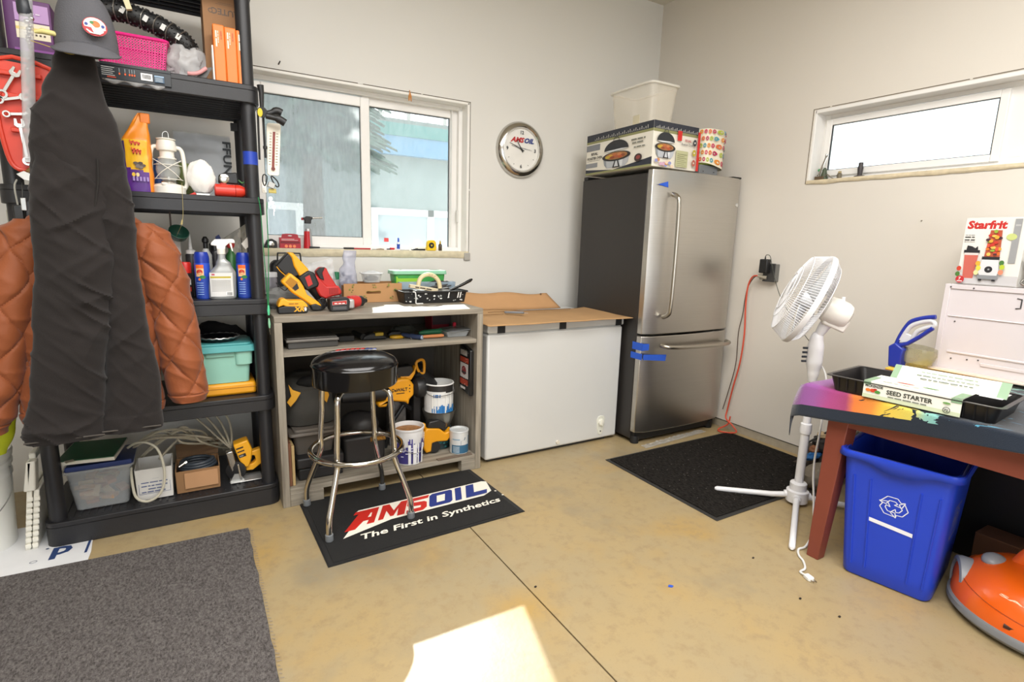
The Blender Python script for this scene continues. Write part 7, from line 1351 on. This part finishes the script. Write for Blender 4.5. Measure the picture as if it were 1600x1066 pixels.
def cage(name, zd, rin, sgn, n):
    m = MB()
    for k in range(n):
        a = 2*PI*k/n; P_ = [hp_(rin, a, sgn*zd), hp_(rin+(Rf-rin)*.5, a+.10*sgn, sgn*zd*.92), hp_(Rf*.86, a+.16*sgn, sgn*zd*.74), hp_(Rf, a+.18*sgn, sgn*.010)]
        m.tube(P_, .0013, 4)
    for r, z in ((Rf*.86, zd*.74), (rin+(Rf-rin)*.5, zd*.92), (rin+(Rf-rin)*.28, zd*.98)): m.tube(ringp(r, sgn*z), .0018, 5, True)
    o = obj(name, m, FN, fn); o['kind'] = 'stuff'; return o
cage('front_grille', .105, .045, 1, 110); cage('rear_grille', .062, .055, -1, 96)
obj('front_badge', MB().lathe([(.001, .110), (.04, .109), (.048, .103), (.046, .097)], HC, 30, N_), FN, fn)
bl = MB()
for k in range(3):
    b0 = MB()
    def bf(u, v, k=k):
        a = 2*PI*k/3+(.0+.95*u)+.35*v; r = .035+.165*v; return hp_(r, a, -.022+.045*u*(1-.3*v))
    bl_ = obj('blade', MB().grid(bf, 12, 10), M('#d4d8dc', .25, 0, .01), fn, fixn=False); sm = bl_.modifiers.new('t', 'SOLIDIFY'); sm.thickness = .002
obj('blade_hub', MB().lathe([(.036, -.03), (.038, .02), (.028, .034), (.001, .036)], HC, 24, N_), M('#d9dce0', .3), fn)
obj('motor', MB().lathe([(.045, -.072), (.060, -.085), (.066, -.12), (.064, -.17), (.055, -.19), (.035, -.200), (.001, -.203)], HC, 34, N_, 1, 1.0), M('#e6e3db', .32, 0, .015), fn)
mb_ = HC-N_*.15+Vector((0, 0, -.055)); obj('motor_base', MB().box((-.032, -.032, -.19), (.032, .032, -.085)).xf(Matrix.Translation(HC+Vector((0, 0, -.045))) @ qn.to_matrix().to_4x4()), M('#e6e3db', .32, 0, .015), fn, bev=.008)
obj('oscillation_knob', MB().cyl(HC-N_*.16+Vector((0, 0, .055)), HC-N_*.16+Vector((.004, 0, .085)), .010, .008, 12), FN, fn)
obj('neck', MB().tube([(2.625, 1.50, .885), (2.627, 1.475, .94), HC-N_*.13+Vector((0, 0, -.03))], [.020, .026, .030], 14), FN, fn, bev=.008)
t = thing('fan_power_cord', 'white cord dangling beside the red table leg ending in a plug on the floor', 'cord', (2.2, 1.2, 0))
obj('cord', MB().tube(smooth([(2.655, 1.49, .75), (2.665, 1.46, .70), (2.64, 1.43, .62), (2.56, 1.40, .60), (2.46, 1.335, .56), (2.41, 1.31, .47), (2.40, 1.31, .36), (2.39, 1.30, .28), (2.385, 1.285, .20), (2.375, 1.27, .13), (2.34, 1.24, .055), (2.26, 1.22, .012), (2.215, 1.225, .006), (2.17, 1.195, .006), (2.145, 1.16, .006), (2.10, 1.125, .006), (2.06, 1.12, .006), (2.055, 1.095, .007)], 6), .0045, 8), M('#e3e3e0', .45), t)
obj('plug', MB().prism([(-.012, 0), (.012, 0), (.015, .03), (.008, .036), (-.008, .036), (-.014, .03)], .001, .016, 'z').rot(PI-.3, 'Z').mv((2.055, 1.095, 0)), M('#ecece8', .4), t, bev=.003); obj('prong', MB().box((-.008, .036, .006), (-.006, .052, .011)).box((.006, .036, .006), (.008, .052, .011)).rot(PI-.3, 'Z').mv((2.055, 1.095, 0)), CH, t)['kind'] = 'stuff'
t = thing('hook_clip', 'small white plastic clip hanging on the fan pole below the towel', 'clip', (2.6, 1.47, .52)); obj('body', MB().tube(smooth([(2.652, 1.49, .575), (2.675, 1.47, .57), (2.68, 1.465, .53), (2.66, 1.48, .51)], 4), .006, 8), FN, t); obj('tab', MB().box((2.66, 1.455, .50), (2.69, 1.47, .545)), FN, t, bev=.003)
# ================================================================ ON THE TABLE
TZ = .7535
t = thing('seed_tray', 'black plastic seed tray lying on the beach towel', 'tray', (2.36, .92, TZ))
c0 = Vector((2.345, .925, 0)); ta = .10
def trp(x, y, z): return Vector((c0.x+x*math.cos(ta)-y*math.sin(ta), c0.y+x*math.sin(ta)+y*math.cos(ta), z))
# local x: across (toward wall), local y: along the table edge
hw, hl = .150, .268; BKT = M('#161415', .38, 0, .06)
def lop(w_, l_, z, r=.02): return [trp(x, y, z) for x, y in rrect(-w_, -l_, w_, l_, r)]
a, b, c, e = lop(hw-.018, hl-.018, TZ), lop(hw-.004, hl-.004, TZ+.058), lop(hw-.008, hl-.008, TZ+.058), lop(hw-.022, hl-.022, TZ+.004); n = len(a)
m = MB().raw(a+b+c+e, [tuple(range(n-1, -1, -1)), tuple(3*n+i for i in range(n))]+[(q_*n+i, q_*n+(i+1) % n, (q_+1)*n+(i+1) % n, (q_+1)*n+i) for q_ in range(3) for i in range(n)]); obj('tray', m, BKT, t)
a, b = lop(hw-.006, hl-.006, TZ+.058), lop(hw+.008, hl+.008, TZ+.058); a2, b2 = lop(hw-.006, hl-.006, TZ+.061), lop(hw+.008, hl+.008, TZ+.061); m = MB().raw(a+b+a2+b2, [f_ for i in range(n) for j in [(i+1) % n] for f_ in ((i, j, n+j, n+i), (2*n+i, 2*n+j, 3*n+j, 3*n+i), (n+i, n+j, 3*n+j, 3*n+i), (i, j, 2*n+j, 2*n+i))]); obj('rim', m, M('#242223', .3), t)
rb = MB()
for k in range(16):
    y = -hl+.04+k*.0305
    for s_ in (-1, 1): p = trp(s_*(hw-.010), y, TZ+.006); q_ = trp(s_*(hw-.013), y+.006, TZ+.006); rb.cyl(p, trp(s_*(hw-.002), y, TZ+.056), .003, .003, 5)
obj('ribs', rb, BKT, t)['kind'] = 'stuff'
# printed card sleeve folded round the tray
SLW = M('#e6e6dc', .6)
s0, s1 = -.165, .135     # extent along local y (sleeve covers this length)
t = thing('card_sleeve', 'printed white and green seed starter card sleeve wrapped round the black tray', 'sleeve', (2.3, .9, TZ))
fr0 = [trp(-hw-.006, y, z) for y, z in ((s1, TZ+.004), (s0, TZ+.004), (s0, TZ+.066), (s1, TZ+.066))]
obj('front_panel', MB().raw(fr0+[p+Vector((.0012, 0, 0)) for p in fr0], [(0,1,2,3), (7,6,5,4), (0,4,5,1), (1,5,6,2), (2,6,7,3), (3,7,4,0)]), SLW, t)
tp0 = [trp(-hw-.006, s1, TZ+.066), trp(-hw-.006, s0, TZ+.066), trp(.0, s0, TZ+.0655), trp(.0, s1, TZ+.0655)]
obj('top_panel', MB().hexa(tp0, (0, 0, .001)), SLW, t)
tp1 = [trp(.02, s1+.01, TZ+.05), trp(.02, s0-.05, TZ+.05), trp(.045, s0-.05, TZ+.125), trp(.045, s1+.01, TZ+.125)]
tp1 = [trp(.0, s1-.03, TZ+.062), trp(.0, s0-.08, TZ+.062), trp(.045, s0-.08, TZ+.112), trp(.045, s1-.03, TZ+.112)]
obj('raised_flap', MB().raw(tp1+[p+Vector((.0012, 0, 0)) for p in tp1], [(0,1,2,3), (7,6,5,4), (0,4,5,1), (1,5,6,2), (2,6,7,3), (3,7,4,0)]), SLW, t)
tp2 = [trp(-.02, s0-.01, TZ+.063), trp(-.02, -hl+.03, TZ+.063), trp(.10, -hl+.03, TZ+.063), trp(.10, s0-.01, TZ+.063)]
obj('inner_sheet', MB().hexa(tp2, (0, 0, .001)), M('#f0f0ec', .6), t)
Ud = (fr0[1]-fr0[0]).normalized(); L_ = (fr0[1]-fr0[0]).length
d = Decal(fr0[0]-Vector((.0004, 0, 0)), Ud, (0, 0, 1)); GR = '#9cb38a'
if d.N.x > 0: d.h = -.0014
d.rect('#c9d3b4', 0, 0, L_, .014).rect('#7f9f80', 0, .050, .024, .0625).rect('#7f9f80', L_-.030, .046, L_, .0625)
d.text('#3b3f3a', 'MCKENZIE', .006, .042, .013, .95, .03).text('#33372f', 'SEED STARTER', .078, .027, .022, .98, .028).scrib('#6d7468', .084, .016, .12, .006)
d.ell('#c8452c', .034, .030, .010, .007, 10).ell('#e07a2c', .018, .030, .009, .006, 10).ell('#4a8a3a', .050, .027, .010, .006, 10).ell('#b02a24', .042, .035, .006, .004, 8).ring('#3b3f3a', L_-.038, .016, .011, .011, .002, 18).text('#3b3f3a', '72', L_-.045, .011, .012, 1, .03).ell('#6f9a58', L_-.04, .040, .012, .004, 8)
d.done('print', t)
Vf = (tp1[3]-tp1[0]).normalized(); Lf = (tp1[1]-tp1[0]).length; d = Decal(tp1[0]-Vector((.0005, 0, 0)), Ud, Vf)
if d.N.x > 0: d.h = -.0014
d.rect('#86a383', 0, 0, .022, .068).rect('#86a383', Lf-.028, 0, Lf, .068); d.scrib('#9aa892', Lf/2-.0, .050, .17, .007, al='CENTER').scrib('#7a8674', Lf/2, .034, .19, .006, al='CENTER').scrib('#4f5a4c', Lf/2, .018, .16, .007, al='CENTER'); d.done('print', t)
Vt = (tp0[3]-tp0[0]).normalized(); d = Decal(tp0[0]+Vector((0, 0, .0016)), Ud, Vt, eps=.0006); d.rect('#86a383', 0, 0, .022, .10).rect('#86a383', L_-.028, 0, L_, .10).ell('#c8402c', .11, .075, .03, .006, 12).ell('#5f9a4c', .19, .07, .026, .006, 12); d.scrib('#7a8674', .05, .03, .13, .010); d.done('print', t)
# yellow folder/surface behind
t = boxthing('yellow_case', 'flat yellow case lying on the table under the blue handle', 'case', (2.80, 1.02, TZ), (3.20, 1.262, TZ+.012), M('#e8c54a', .5, 0, .04), .004, part='body')
d = Decal((2.80, 1.262, TZ+.0125), (0, -1, 0), (1, 0, 0)); d.line('#c9a433', [(.02, .02), (.2, .02)], .002); d.done('crease', t)
# blue and white plastic appliance with looped handle and clear bowl
t = thing('steam_cleaner', 'blue and white plastic loop-handled appliance standing left of the white metal panel', 'appliance', (2.86, 1.2, TZ+.012))
BL = M('#22349a', .35, 0, .04); HX = 2.86
def HK(y, z): return (y*.953, 1.3-(1.3-z)*.953)
P1 = [HK(*p) for p in ((1.325, .80), (1.318, .85), (1.305, .90), (1.282, .955), (1.262, .978), (1.215, .998), (1.172, 1.008))]
obj('frame', MB().tube(smooth([Vector((HX, y, z)) for y, z in P1], 4), .010, 10), BL, t)
obj('foot', MB().prism([(1.268, TZ+.0125), (1.215, TZ+.0125)]+[HK(*p) for p in ((1.278, .80), (1.272, .835), (1.315, .862), (1.342, .84))], HX-.025, HX+.03, 'x'), BL, t, bev=.006)
obj('handle', MB().tube(smooth([Vector((HX,)+HK(y, z)) for y, z in ((1.300, .875), (1.282, .925), (1.262, .955), (1.22, .978), (1.182, .985), (1.172, .965), (1.205, .95), (1.235, .93), (1.248, .905), (1.255, .88))], 4), .0105, 10), M('#cfd0d2', .35), t)
obj('strut', MB().tube([Vector((HX-.01,)+HK(y, z)) for y, z in ((1.305, .848), (1.265, .865), (1.22, .905), (1.172, .955))], .0095, 10), BL, t)
obj('insert', MB().prism([HK(*p) for p in ((1.306, .862), (1.262, .872), (1.238, .900), (1.288, .915))], HX-.008, HX+.01, 'x'), M('#d3d5d8', .35), t, bev=.003)
obj('bowl', MB().lathe([(.03, -.025), (.065, .0), (.075, .04), (.070, .07)], (2.93, 1.195, TZ+.042), 26, (.0, -.1, .95)), M('#a8a27a', .1, 0, .2, 14, .2, 20, .55), t)
# white metal appliance back panel
t = thing('white_appliance', 'white enamelled appliance with its pressed metal back facing the room', 'appliance', (3.1, .8, TZ)); AW = M('#d9d2d4', .35, 0, .015)
AX0, AX1, AY0, AY1, AZ0, AZ1 = 2.985, 3.262, .30, 1.148, TZ+.018, 1.168
obj('body', MB().box((AX0, AY0, AZ0), (AX1, AY1, AZ1)), AW, t, bev=.008, seg=3)
obj('flange', MB().box((AX0-.006, AY1-.022, AZ0), (AX0, AY1, AZ1)), AW, t, bev=.002)
obj('flange', MB().box((AX0-.006, AY0, AZ1-.022), (AX0, AY1-.022, AZ1)), AW, t, bev=.002)
obj('bottom_flange', MB().hexa([(AX0-.045, AY0, AZ0-.001), (AX0, AY0, AZ0-.001), (AX0, AY1, AZ0-.001), (AX0-.045, AY1, AZ0-.001)], (0, 0, .010)), M('#e6d6c8', .4), t, bev=.003)
for k, (ya, yb, za, zb) in enumerate(((.80, 1.10, .855, .865), (.80, 1.12, 1.02, 1.026), (.30, .97, .815, .83), (.30, .78, .90, .91), (.30, .76, .955, .965))): obj('embossed_rib', MB().box((AX0-.005, ya, za), (AX0+.001, yb, zb)), AW, t, bev=.003)
for y, z in ((1.125, 1.155), (1.04, 1.155), (.98, .84), (1.08, .83), (1.02, .835), (.79, .945), (1.09, 1.0)): obj('screw', MB().lathe([(.003, 0), (.003, .0035)], (AX0-.0055 if z > 1.15 else AX0, y, z), 8, (-1, 0, 0)), M('#4a4444', .4), t)
obj('slot', MB().tube([(AX0-.002, .888, 1.125), (AX0-.002, .872, 1.122), (AX0-.002, .872, 1.085), (AX0-.002, .888, 1.082)], .0025, 6), M('#2a2626', .4), t); obj('slot', MB().tube([(AX0-.002, .845, 1.03), (AX0-.002, .845, 1.05), (AX0-.002, .80, 1.05)], .0025, 6), M('#2a2626', .4), t)
obj('label', MB().box((AX0-.001, .812, .86), (AX0+.001, .826, .925)), M('#7c7474', .6, 0, .4, 90), t)
obj('foot', MB().box((AX0+.02, 1.08, TZ+.0122), (AX0+.05, 1.11, AZ0)), BK, t); obj('foot', MB().box((AX0+.02, .34, TZ), (AX0+.05, .37, AZ0)), BK, t); obj('foot', MB().box((AX1-.05, 1.08, TZ+.0122), (AX1-.02, 1.11, AZ0)), BK, t)
# blender carton
t = thing('blender_carton', 'white carton picturing a small blender and fruit standing on the white appliance', 'box', (3.08, 1.0, 1.17)); BZ = 1.1695
q = Vector((3.00, 1.118, BZ)); u_ = Vector((-.02, -1, 0)).normalized(); W_, H_ = .215, .292; Dp = Vector((.16, -.02, 0))
obj('carton', MB().hexa([q, q+u_*(W_+.0), q+u_*W_+Dp, q+Dp], (0, 0, H_)), M('#e6e3dc', .45), t, bev=.001)
d = Decal(q, u_, (0, 0, 1))
d.text('#c32a26', 'Starfrit', .008, .246, .046, 1.06, .045, .08).scrib('#7a7a7a', .006, .216, .04, .004).scrib('#1f1f1f', .006, .206, .035, .007).scrib('#1f1f1f', .006, .194, .045, .007).scrib('#7a7a7a', .006, .187, .04, .003)
d.rect('#9a9b9c', .172, .10, .196, .285).rect('#b5b5b5', .176, .255, .193, .262); d.ell('#c3cc80', .170, .210, .018, .014, 16)
d.rect('#c9c7c8', .0, .004, W_, .045)
# smoothie cup
d.poly('#c9685a', [(.022, .028), (.060, .028), (.066, .130), (.016, .130)]).poly('#dcd4d0', [(.016, .130), (.066, .130), (.067, .140), (.015, .140)]).rect('#26262a', .012, .140, .070, .152).poly('#26262a', [(.020, .152), (.062, .152), (.060, .170), (.052, .160), (.040, .168), (.022, .172)])
# blender jar with fruit
d.poly('#b5563a', [(.088, .125), (.142, .125), (.136, .238), (.096, .238)]); random.seed(55)
for k in range(34):
    y = random.uniform(.13, .233); w_ = .024-.006*(y-.125)/.11; x = .115+random.uniform(-w_, w_); d.ell(['#e0752c', '#c8382c', '#4a2a34', '#e8a43a', '#d9543a', '#8fae3a', '#eec05a'][k % 7], x, y, random.uniform(.005, .010), random.uniform(.004, .009), 8)
d.rect('#26262a', .084, .112, .146, .125).poly('#dcdcde', [(.086, .112), (.144, .112), (.150, .060), (.144, .040), (.086, .040), (.078, .060)]).poly('#8b8e92', [(.076, .045), (.152, .045), (.148, .028), (.082, .028)]).ell('#26262a', .114, .070, .014, .014, 18).ell('#9a9da0', .1145, .0705, .004, .004, 8).rect('#26262a', .084, .020, .096, .028).rect('#26262a', .132, .020, .144, .028)
for x, y, c in ((.074, .095, '#e8b03a'), (.078, .075, '#f0d24a'), (.072, .055, '#e6dca0'), (.156, .10, '#4a7a3a'), (.160, .082, '#b8c83a'), (.158, .060, '#e88a6a'), (.008, .07, '#c8402c'), (.006, .045, '#4a7a34')): d.ell(c, x, y, .009, .011, 10)
d.ell('#c22a30', .018, .022, .016, .016, 18).text('#f0e0de', '7', .013, .020, .016, 1, .04).rect('#f0e0de', .008, .012, .028, .016)
d.done('print', t)
# silver toaster-like appliance at the very edge
t = thing('silver_toaster', 'silver appliance with lever on the white appliance at the right frame edge', 'toaster', (3.06, .72, 1.17)); obj('body', MB().box((3.0, .60, 1.178), (3.22, .862, 1.272)), M('#b9b5ad', .3, .5, .02), t, bev=.010, seg=3); obj('base', MB().box((2.99, .60, BZ), (3.23, .868, 1.179)), M('#222120', .5), t, bev=.004); obj('end_panel', MB().box((3.0, .862, 1.185), (3.05, .878, 1.262)), M('#cfcdca', .35), t, bev=.003); obj('lever', MB().tube(smooth([(2.99, .882, 1.205), (2.985, .888, 1.19), (2.988, .875, 1.18)], 4), .004, 8), M('#8b8882', .3, .8), t); obj('switch', MB().prism([(.862, 1.262), (.892, 1.268), (.892, 1.282), (.862, 1.285)], 2.99, 3.03, 'x'), BK, t, bev=.003)
# ================================================================ UNDER THE TABLE
t = thing('recycling_bin', 'blue plastic recycling bin with white recycling symbol under the table', 'recycling bin', (2.45, .95, 0))
BB = M('#1a40c2', .38, 0, .03)
ang = math.atan2(-.289, .064); e1 = Vector((math.cos(ang), math.sin(ang), 0)); e2 = Vector((.976, .216, 0)); o0 = Vector((2.237, 1.056, 0))
Wb, Db, Hb = .298, .40, .525
def bp(u, v, z):   # u along the front, v depth, flared with height
    k = z/Hb; return o0+e1*(u*Wb+(u-.66)*.066*k)+e2*(v*Db+(v-.5)*.07*k-.0*k)+Vector((0, 0, z))
def bring(z, inset=0, r=.10, n=6):
    P_ = []
    for cu, cv, a in ((1-r, 1-r, 0), (r, 1-r, PI/2), (r, r, PI), (1-r, r, 1.5*PI)):
        for i in range(n+1): P_.append(((cu+r*math.cos(a+PI/2*i/n)), (cv+r*math.sin(a+PI/2*i/n))))
    return [bp(.5+(p[0]-.5)*(1-inset/Wb*2), .5+(p[1]-.5)*(1-inset/Db*2), z) for p in P_]
Rr = [bring(.004, .004), bring(.012, 0)]+[bring(.012+(Hb-.012)*k/8, 0) for k in range(1, 9)]+[bring(Hb, .004), bring(.05, .004), bring(.012, .004)]
n = len(Rr[0]); V = [p for r_ in Rr for p in r_]; F = [tuple(range(n-1, -1, -1)), tuple((len(Rr)-1)*n+i for i in range(n))]
for q_ in range(len(Rr)-1): F += [(q_*n+i, q_*n+(i+1) % n, (q_+1)*n+(i+1) % n, (q_+1)*n+i) for i in range(n)]
obj('bin', MB().raw(V, F), BB, t)
# rim with a dipped front lip
rm = MB(); top = bring(Hb, -.010, .10, 6); cen = sum(top, Vector())/len(top)
def dip(p):
    uu = (p-o0).dot(e1)/Wb; vv = (p-o0).dot(e2)/Db
    return .050*math.exp(-((uu-.5)/.26)**4)*math.exp(-max(0, vv+.08)*9) if vv < .12 else 0
den = []
for i in range(len(top)):
    a_, b_ = top[i], top[(i+1) % len(top)]; k = max(1, int((b_-a_).length/.02)); den += [a_+(b_-a_)*j/k for j in range(k)]
up = [p+Vector((0, 0, .004-.0*dip(p))) for p in den]; lo = [p+(p-cen).normalized()*.004-Vector((0, 0, .022+dip(p)*.55)) for p in den]; inn = [p-(p-cen).normalized()*.014+Vector((0, 0, .004)) for p in den]; n = len(den)
rm.raw(up+lo+inn, [f_ for i in range(n) for j in [(i+1) % n] for f_ in ((i, j, n+j, n+i), (i, j, 2*n+j, 2*n+i))]); ro = obj('rim', rm, BB, t, fixn=False); sm = ro.modifiers.new('t', 'SOLIDIFY'); sm.thickness = .004
for u in (.12, .28, .74, .90): obj('rib', MB().tube([bp(u, -.004, .05), bp(u, -.004, .43)], .0035, 6), BB, t)
d = Decal(bp(0, 0, 0), e1, (0, 0, 1)); d.fm = lambda x, y, h: bp(x/Wb, 0, y)-e2*(h+.001)
def recyc(cx, cy, s):
    for k in range(3):
        a = k*2*PI/3
        def R_(P_): return [(cx+(x*math.cos(a)-y*math.sin(a))*s, cy+(x*math.sin(a)+y*math.cos(a))*s) for x, y in P_]
        d.line('#dfe4f4', R_([(-.95, .28), (-.45, .95), (.25, .95), (.50, .60), (.78, .72), (.60, .15), (.05, .22), (.28, .40), (.12, .58), (-.28, .58), (-.55, .12), (-.95, .28)]), .0030)
recyc(.152, .345, .040); d.poly('#e9ecf4', [(.085, .275), (.215, .262), (.215, .246), (.085, .259)])
d.done('recycling_symbol', t, 'white recycling symbol and strip')
d = Decal(bp(1, 0, 0), e2, (0, 0, 1)); d.fm = lambda x, y, h: bp(1, x/Db, y)+e1*(h+.0012); WL = '#a9a492'
d.line(WL, [(.09, .24), (.21, .24), (.22, .36), (.10, .37), (.09, .24)], .0035); d.line(WL, [(.115, .27), (.115, .31), (.13, .325), (.145, .31), (.145, .27)], .004).line(WL, [(.155, .27), (.155, .32), (.17, .33), (.185, .32), (.185, .27)], .004).line(WL, [(.12, .335), (.155, .355), (.19, .335)], .004); d.done('emblem', t)
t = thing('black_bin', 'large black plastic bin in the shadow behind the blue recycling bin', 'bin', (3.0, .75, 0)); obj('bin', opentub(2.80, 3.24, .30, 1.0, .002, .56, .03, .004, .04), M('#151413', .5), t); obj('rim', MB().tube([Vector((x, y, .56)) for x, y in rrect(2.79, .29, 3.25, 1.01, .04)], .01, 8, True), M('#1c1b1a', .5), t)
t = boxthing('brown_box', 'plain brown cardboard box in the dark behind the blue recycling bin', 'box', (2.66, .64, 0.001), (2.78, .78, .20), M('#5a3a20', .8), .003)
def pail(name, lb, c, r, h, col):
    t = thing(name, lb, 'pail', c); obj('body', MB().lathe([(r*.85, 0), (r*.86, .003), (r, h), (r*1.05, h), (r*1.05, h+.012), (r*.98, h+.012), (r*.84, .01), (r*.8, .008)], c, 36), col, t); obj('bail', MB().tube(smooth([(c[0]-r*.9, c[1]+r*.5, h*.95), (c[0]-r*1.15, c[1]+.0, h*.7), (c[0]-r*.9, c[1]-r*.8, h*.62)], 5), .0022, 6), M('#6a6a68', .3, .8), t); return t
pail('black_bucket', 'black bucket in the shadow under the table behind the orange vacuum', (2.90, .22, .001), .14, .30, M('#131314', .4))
# orange canister vacuum
t = thing('canister_vacuum', 'round orange canister vacuum cleaner on the floor at lower right corner', 'vacuum', (2.63, .46, 0))
VC = Vector((2.505, .495, 0)); OV = M('#e35f14', .25, 0, .02, 9, 0, 1, 1, .4)
def vf(u, v):
    a = 2*PI*u; b = v*PI/2; r = math.cos(b)**.62; return VC+Vector((.245*r*math.cos(a), .275*r*math.sin(a), .055+.165*math.sin(b)**.95))
vm = MB().grid(lambda u, v: vf(u, min(v, .995)), 56, 22, True); obj('shell', vm, OV, t)
obj('bumper', MB().lathe([(.195, .012), (.24, .016), (.252, .030), (.252, .050), (.246, .058)], VC, 56, (0, 0, 1), 1, 1.12), M('#77797c', .5), t); obj('underside', MB().lathe([(.001, .010), (.20, .012)], VC, 40, (0, 0, 1), 1, 1.12), BK, t)
obj('seam_ring', MB().tube([vf(u, .30+.12*math.sin(2*PI*u+1))+Vector((0, 0, .001)) for u in [k/56 for k in range(56)]], .0016, 5, True), M('#a8440c', .4), t)
WC_ = Vector((2.435, .730, .090)); wn = Vector((-.50, .87, 0)).normalized()
for (wp, nn) in ((WC_, wn), (Vector((2.72, .66, .090)), Vector((.62, .78, 0)).normalized())):
    wh = obj('wheel', MB().lathe([(.085, -.03), (.088, 0), (.084, .014), (.070, .018), (.066, .012)], wp, 36, nn), M('#8f9296', .4), t); obj('hub_cap', MB().lathe([(.066, .011), (.04, .018), (.001, .020)], wp, 30, nn), OV, wh)
obj('pedal', blob((2.47, .655, .198), .045, .02, 1, 1.0, .8, .55, 20), M('#8e9094', .35), t)
obj('carry_handle', MB().tube(smooth([(2.50, .59, .205), (2.50, .56, .262), (2.50, .51, .278), (2.50, .45, .268), (2.50, .41, .215)], 5), .030, 14, flat=.5), OV, t)
obj('hose_port', MB().cyl(VC+Vector((-.10, .0, .175)), VC+Vector((-.16, .0, .235)), .035, .03, 22), M('#8e9094', .4), t); obj('hose', MB().tube(smooth([VC+Vector((-.15, 0, .225)), VC+Vector((-.19, -.03, .27)), VC+Vector((-.18, -.12, .33)), VC+Vector((-.05, -.25, .34))], 6), .024, 14), M('#77797d', .45), t)
obj('vent_slot', MB().hexa([VC+Vector((-.243, .05, .075)), VC+Vector((-.236, -.10, .075)), VC+Vector((-.225, -.10, .083)), VC+Vector((-.232, .05, .083))], (0, 0, .010)), M('#3a1a0a', .6), t)
d = Decal(VC, (0, -1, 0), (0, 0, 1)); d.fm = lambda x, y, h: vf(.44+x, .42+y)+Vector((-h, 0, h)); d.text('#f0c9a8', 'SANYO', .0, .0, .045, .9, .03); d.done('print', t)
# heap of shoes, rocks and oddments behind the table leg
t = thing('work_boot', 'muddy beige boot on the floor behind the table leg', 'boot', (2.87, 1.53, 0)); obj('upper', blob((2.87, 1.53, .085), .085, .15, 11, 1.2, .9, .85, 34, flat=.15), M('#7d7466', .85, 0, .25, 12, .3, 60), t); obj('sole', MB().lathe([(.08, .001), (.09, .005), (.09, .02), (.08, .024)], (2.87, 1.53, 0), 24, (0, 0, 1), 1.15, .8), M('#4a4136', .8), t)
t = thing('work_boot', 'dark brown boot on the floor between the table leg and the bin', 'boot', (2.62, 1.16, 0)); obj('upper', blob((2.66, 1.165, .06), .07, .15, 13, 1.1, .9, .75, 30, flat=.15), M('#40352a', .85, 0, .2, 12), t); obj('sole', MB().lathe([(.065, .001), (.075, .005), (.075, .018), (.068, .02)], (2.66, 1.165, 0), 24), M('#2a231c', .8), t)
random.seed(66)
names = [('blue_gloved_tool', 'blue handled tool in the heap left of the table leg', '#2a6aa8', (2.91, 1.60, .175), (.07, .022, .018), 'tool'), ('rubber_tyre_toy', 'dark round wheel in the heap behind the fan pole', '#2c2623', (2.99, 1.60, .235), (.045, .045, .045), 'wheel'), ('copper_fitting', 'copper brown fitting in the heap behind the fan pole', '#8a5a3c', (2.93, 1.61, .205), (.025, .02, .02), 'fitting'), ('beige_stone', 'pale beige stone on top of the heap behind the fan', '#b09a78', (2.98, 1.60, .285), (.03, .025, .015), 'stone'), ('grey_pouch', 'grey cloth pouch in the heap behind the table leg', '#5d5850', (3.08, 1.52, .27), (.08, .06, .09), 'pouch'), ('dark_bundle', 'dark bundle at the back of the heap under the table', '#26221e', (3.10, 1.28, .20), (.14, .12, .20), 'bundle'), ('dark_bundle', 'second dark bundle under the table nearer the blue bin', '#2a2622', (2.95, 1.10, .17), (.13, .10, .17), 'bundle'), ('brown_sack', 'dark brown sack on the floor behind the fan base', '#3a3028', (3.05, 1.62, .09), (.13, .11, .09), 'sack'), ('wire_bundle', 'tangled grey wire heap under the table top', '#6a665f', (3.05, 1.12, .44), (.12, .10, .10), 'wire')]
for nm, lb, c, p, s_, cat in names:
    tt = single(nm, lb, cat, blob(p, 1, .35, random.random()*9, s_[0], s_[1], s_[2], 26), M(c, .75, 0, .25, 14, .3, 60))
wt = MB()
for k in range(14):
    p = Vector((2.97+random.uniform(-.1, .18), 1.22+random.uniform(-.15, .2), .35)); wt.tube(smooth([p, p+Vector((random.uniform(-.1, .1), random.uniform(-.1, .1), .10)), p+Vector((random.uniform(-.12, .12), random.uniform(-.12, .12), .16)), p+Vector((random.uniform(-.1, .1), random.uniform(-.1, .1), .05))], 4), .004, 5)
single('hose_tangle', 'tangle of thin grey hoses and wires under the table against the wall', 'hoses', wt, M('#7f7a70', .6, 0, .2))['kind'] = 'stuff'
single('tripod_leg', 'black metal rod leaning diagonally from the heap to the wall', 'rod', MB().tube([(2.92, 1.66, .22), (3.0, 1.55, .34), (3.03, 1.50, .42), (3.02, 1.53, .45), (3.06, 1.47, .47)], .006, 8), M('#2b2b2a', .4, .3))
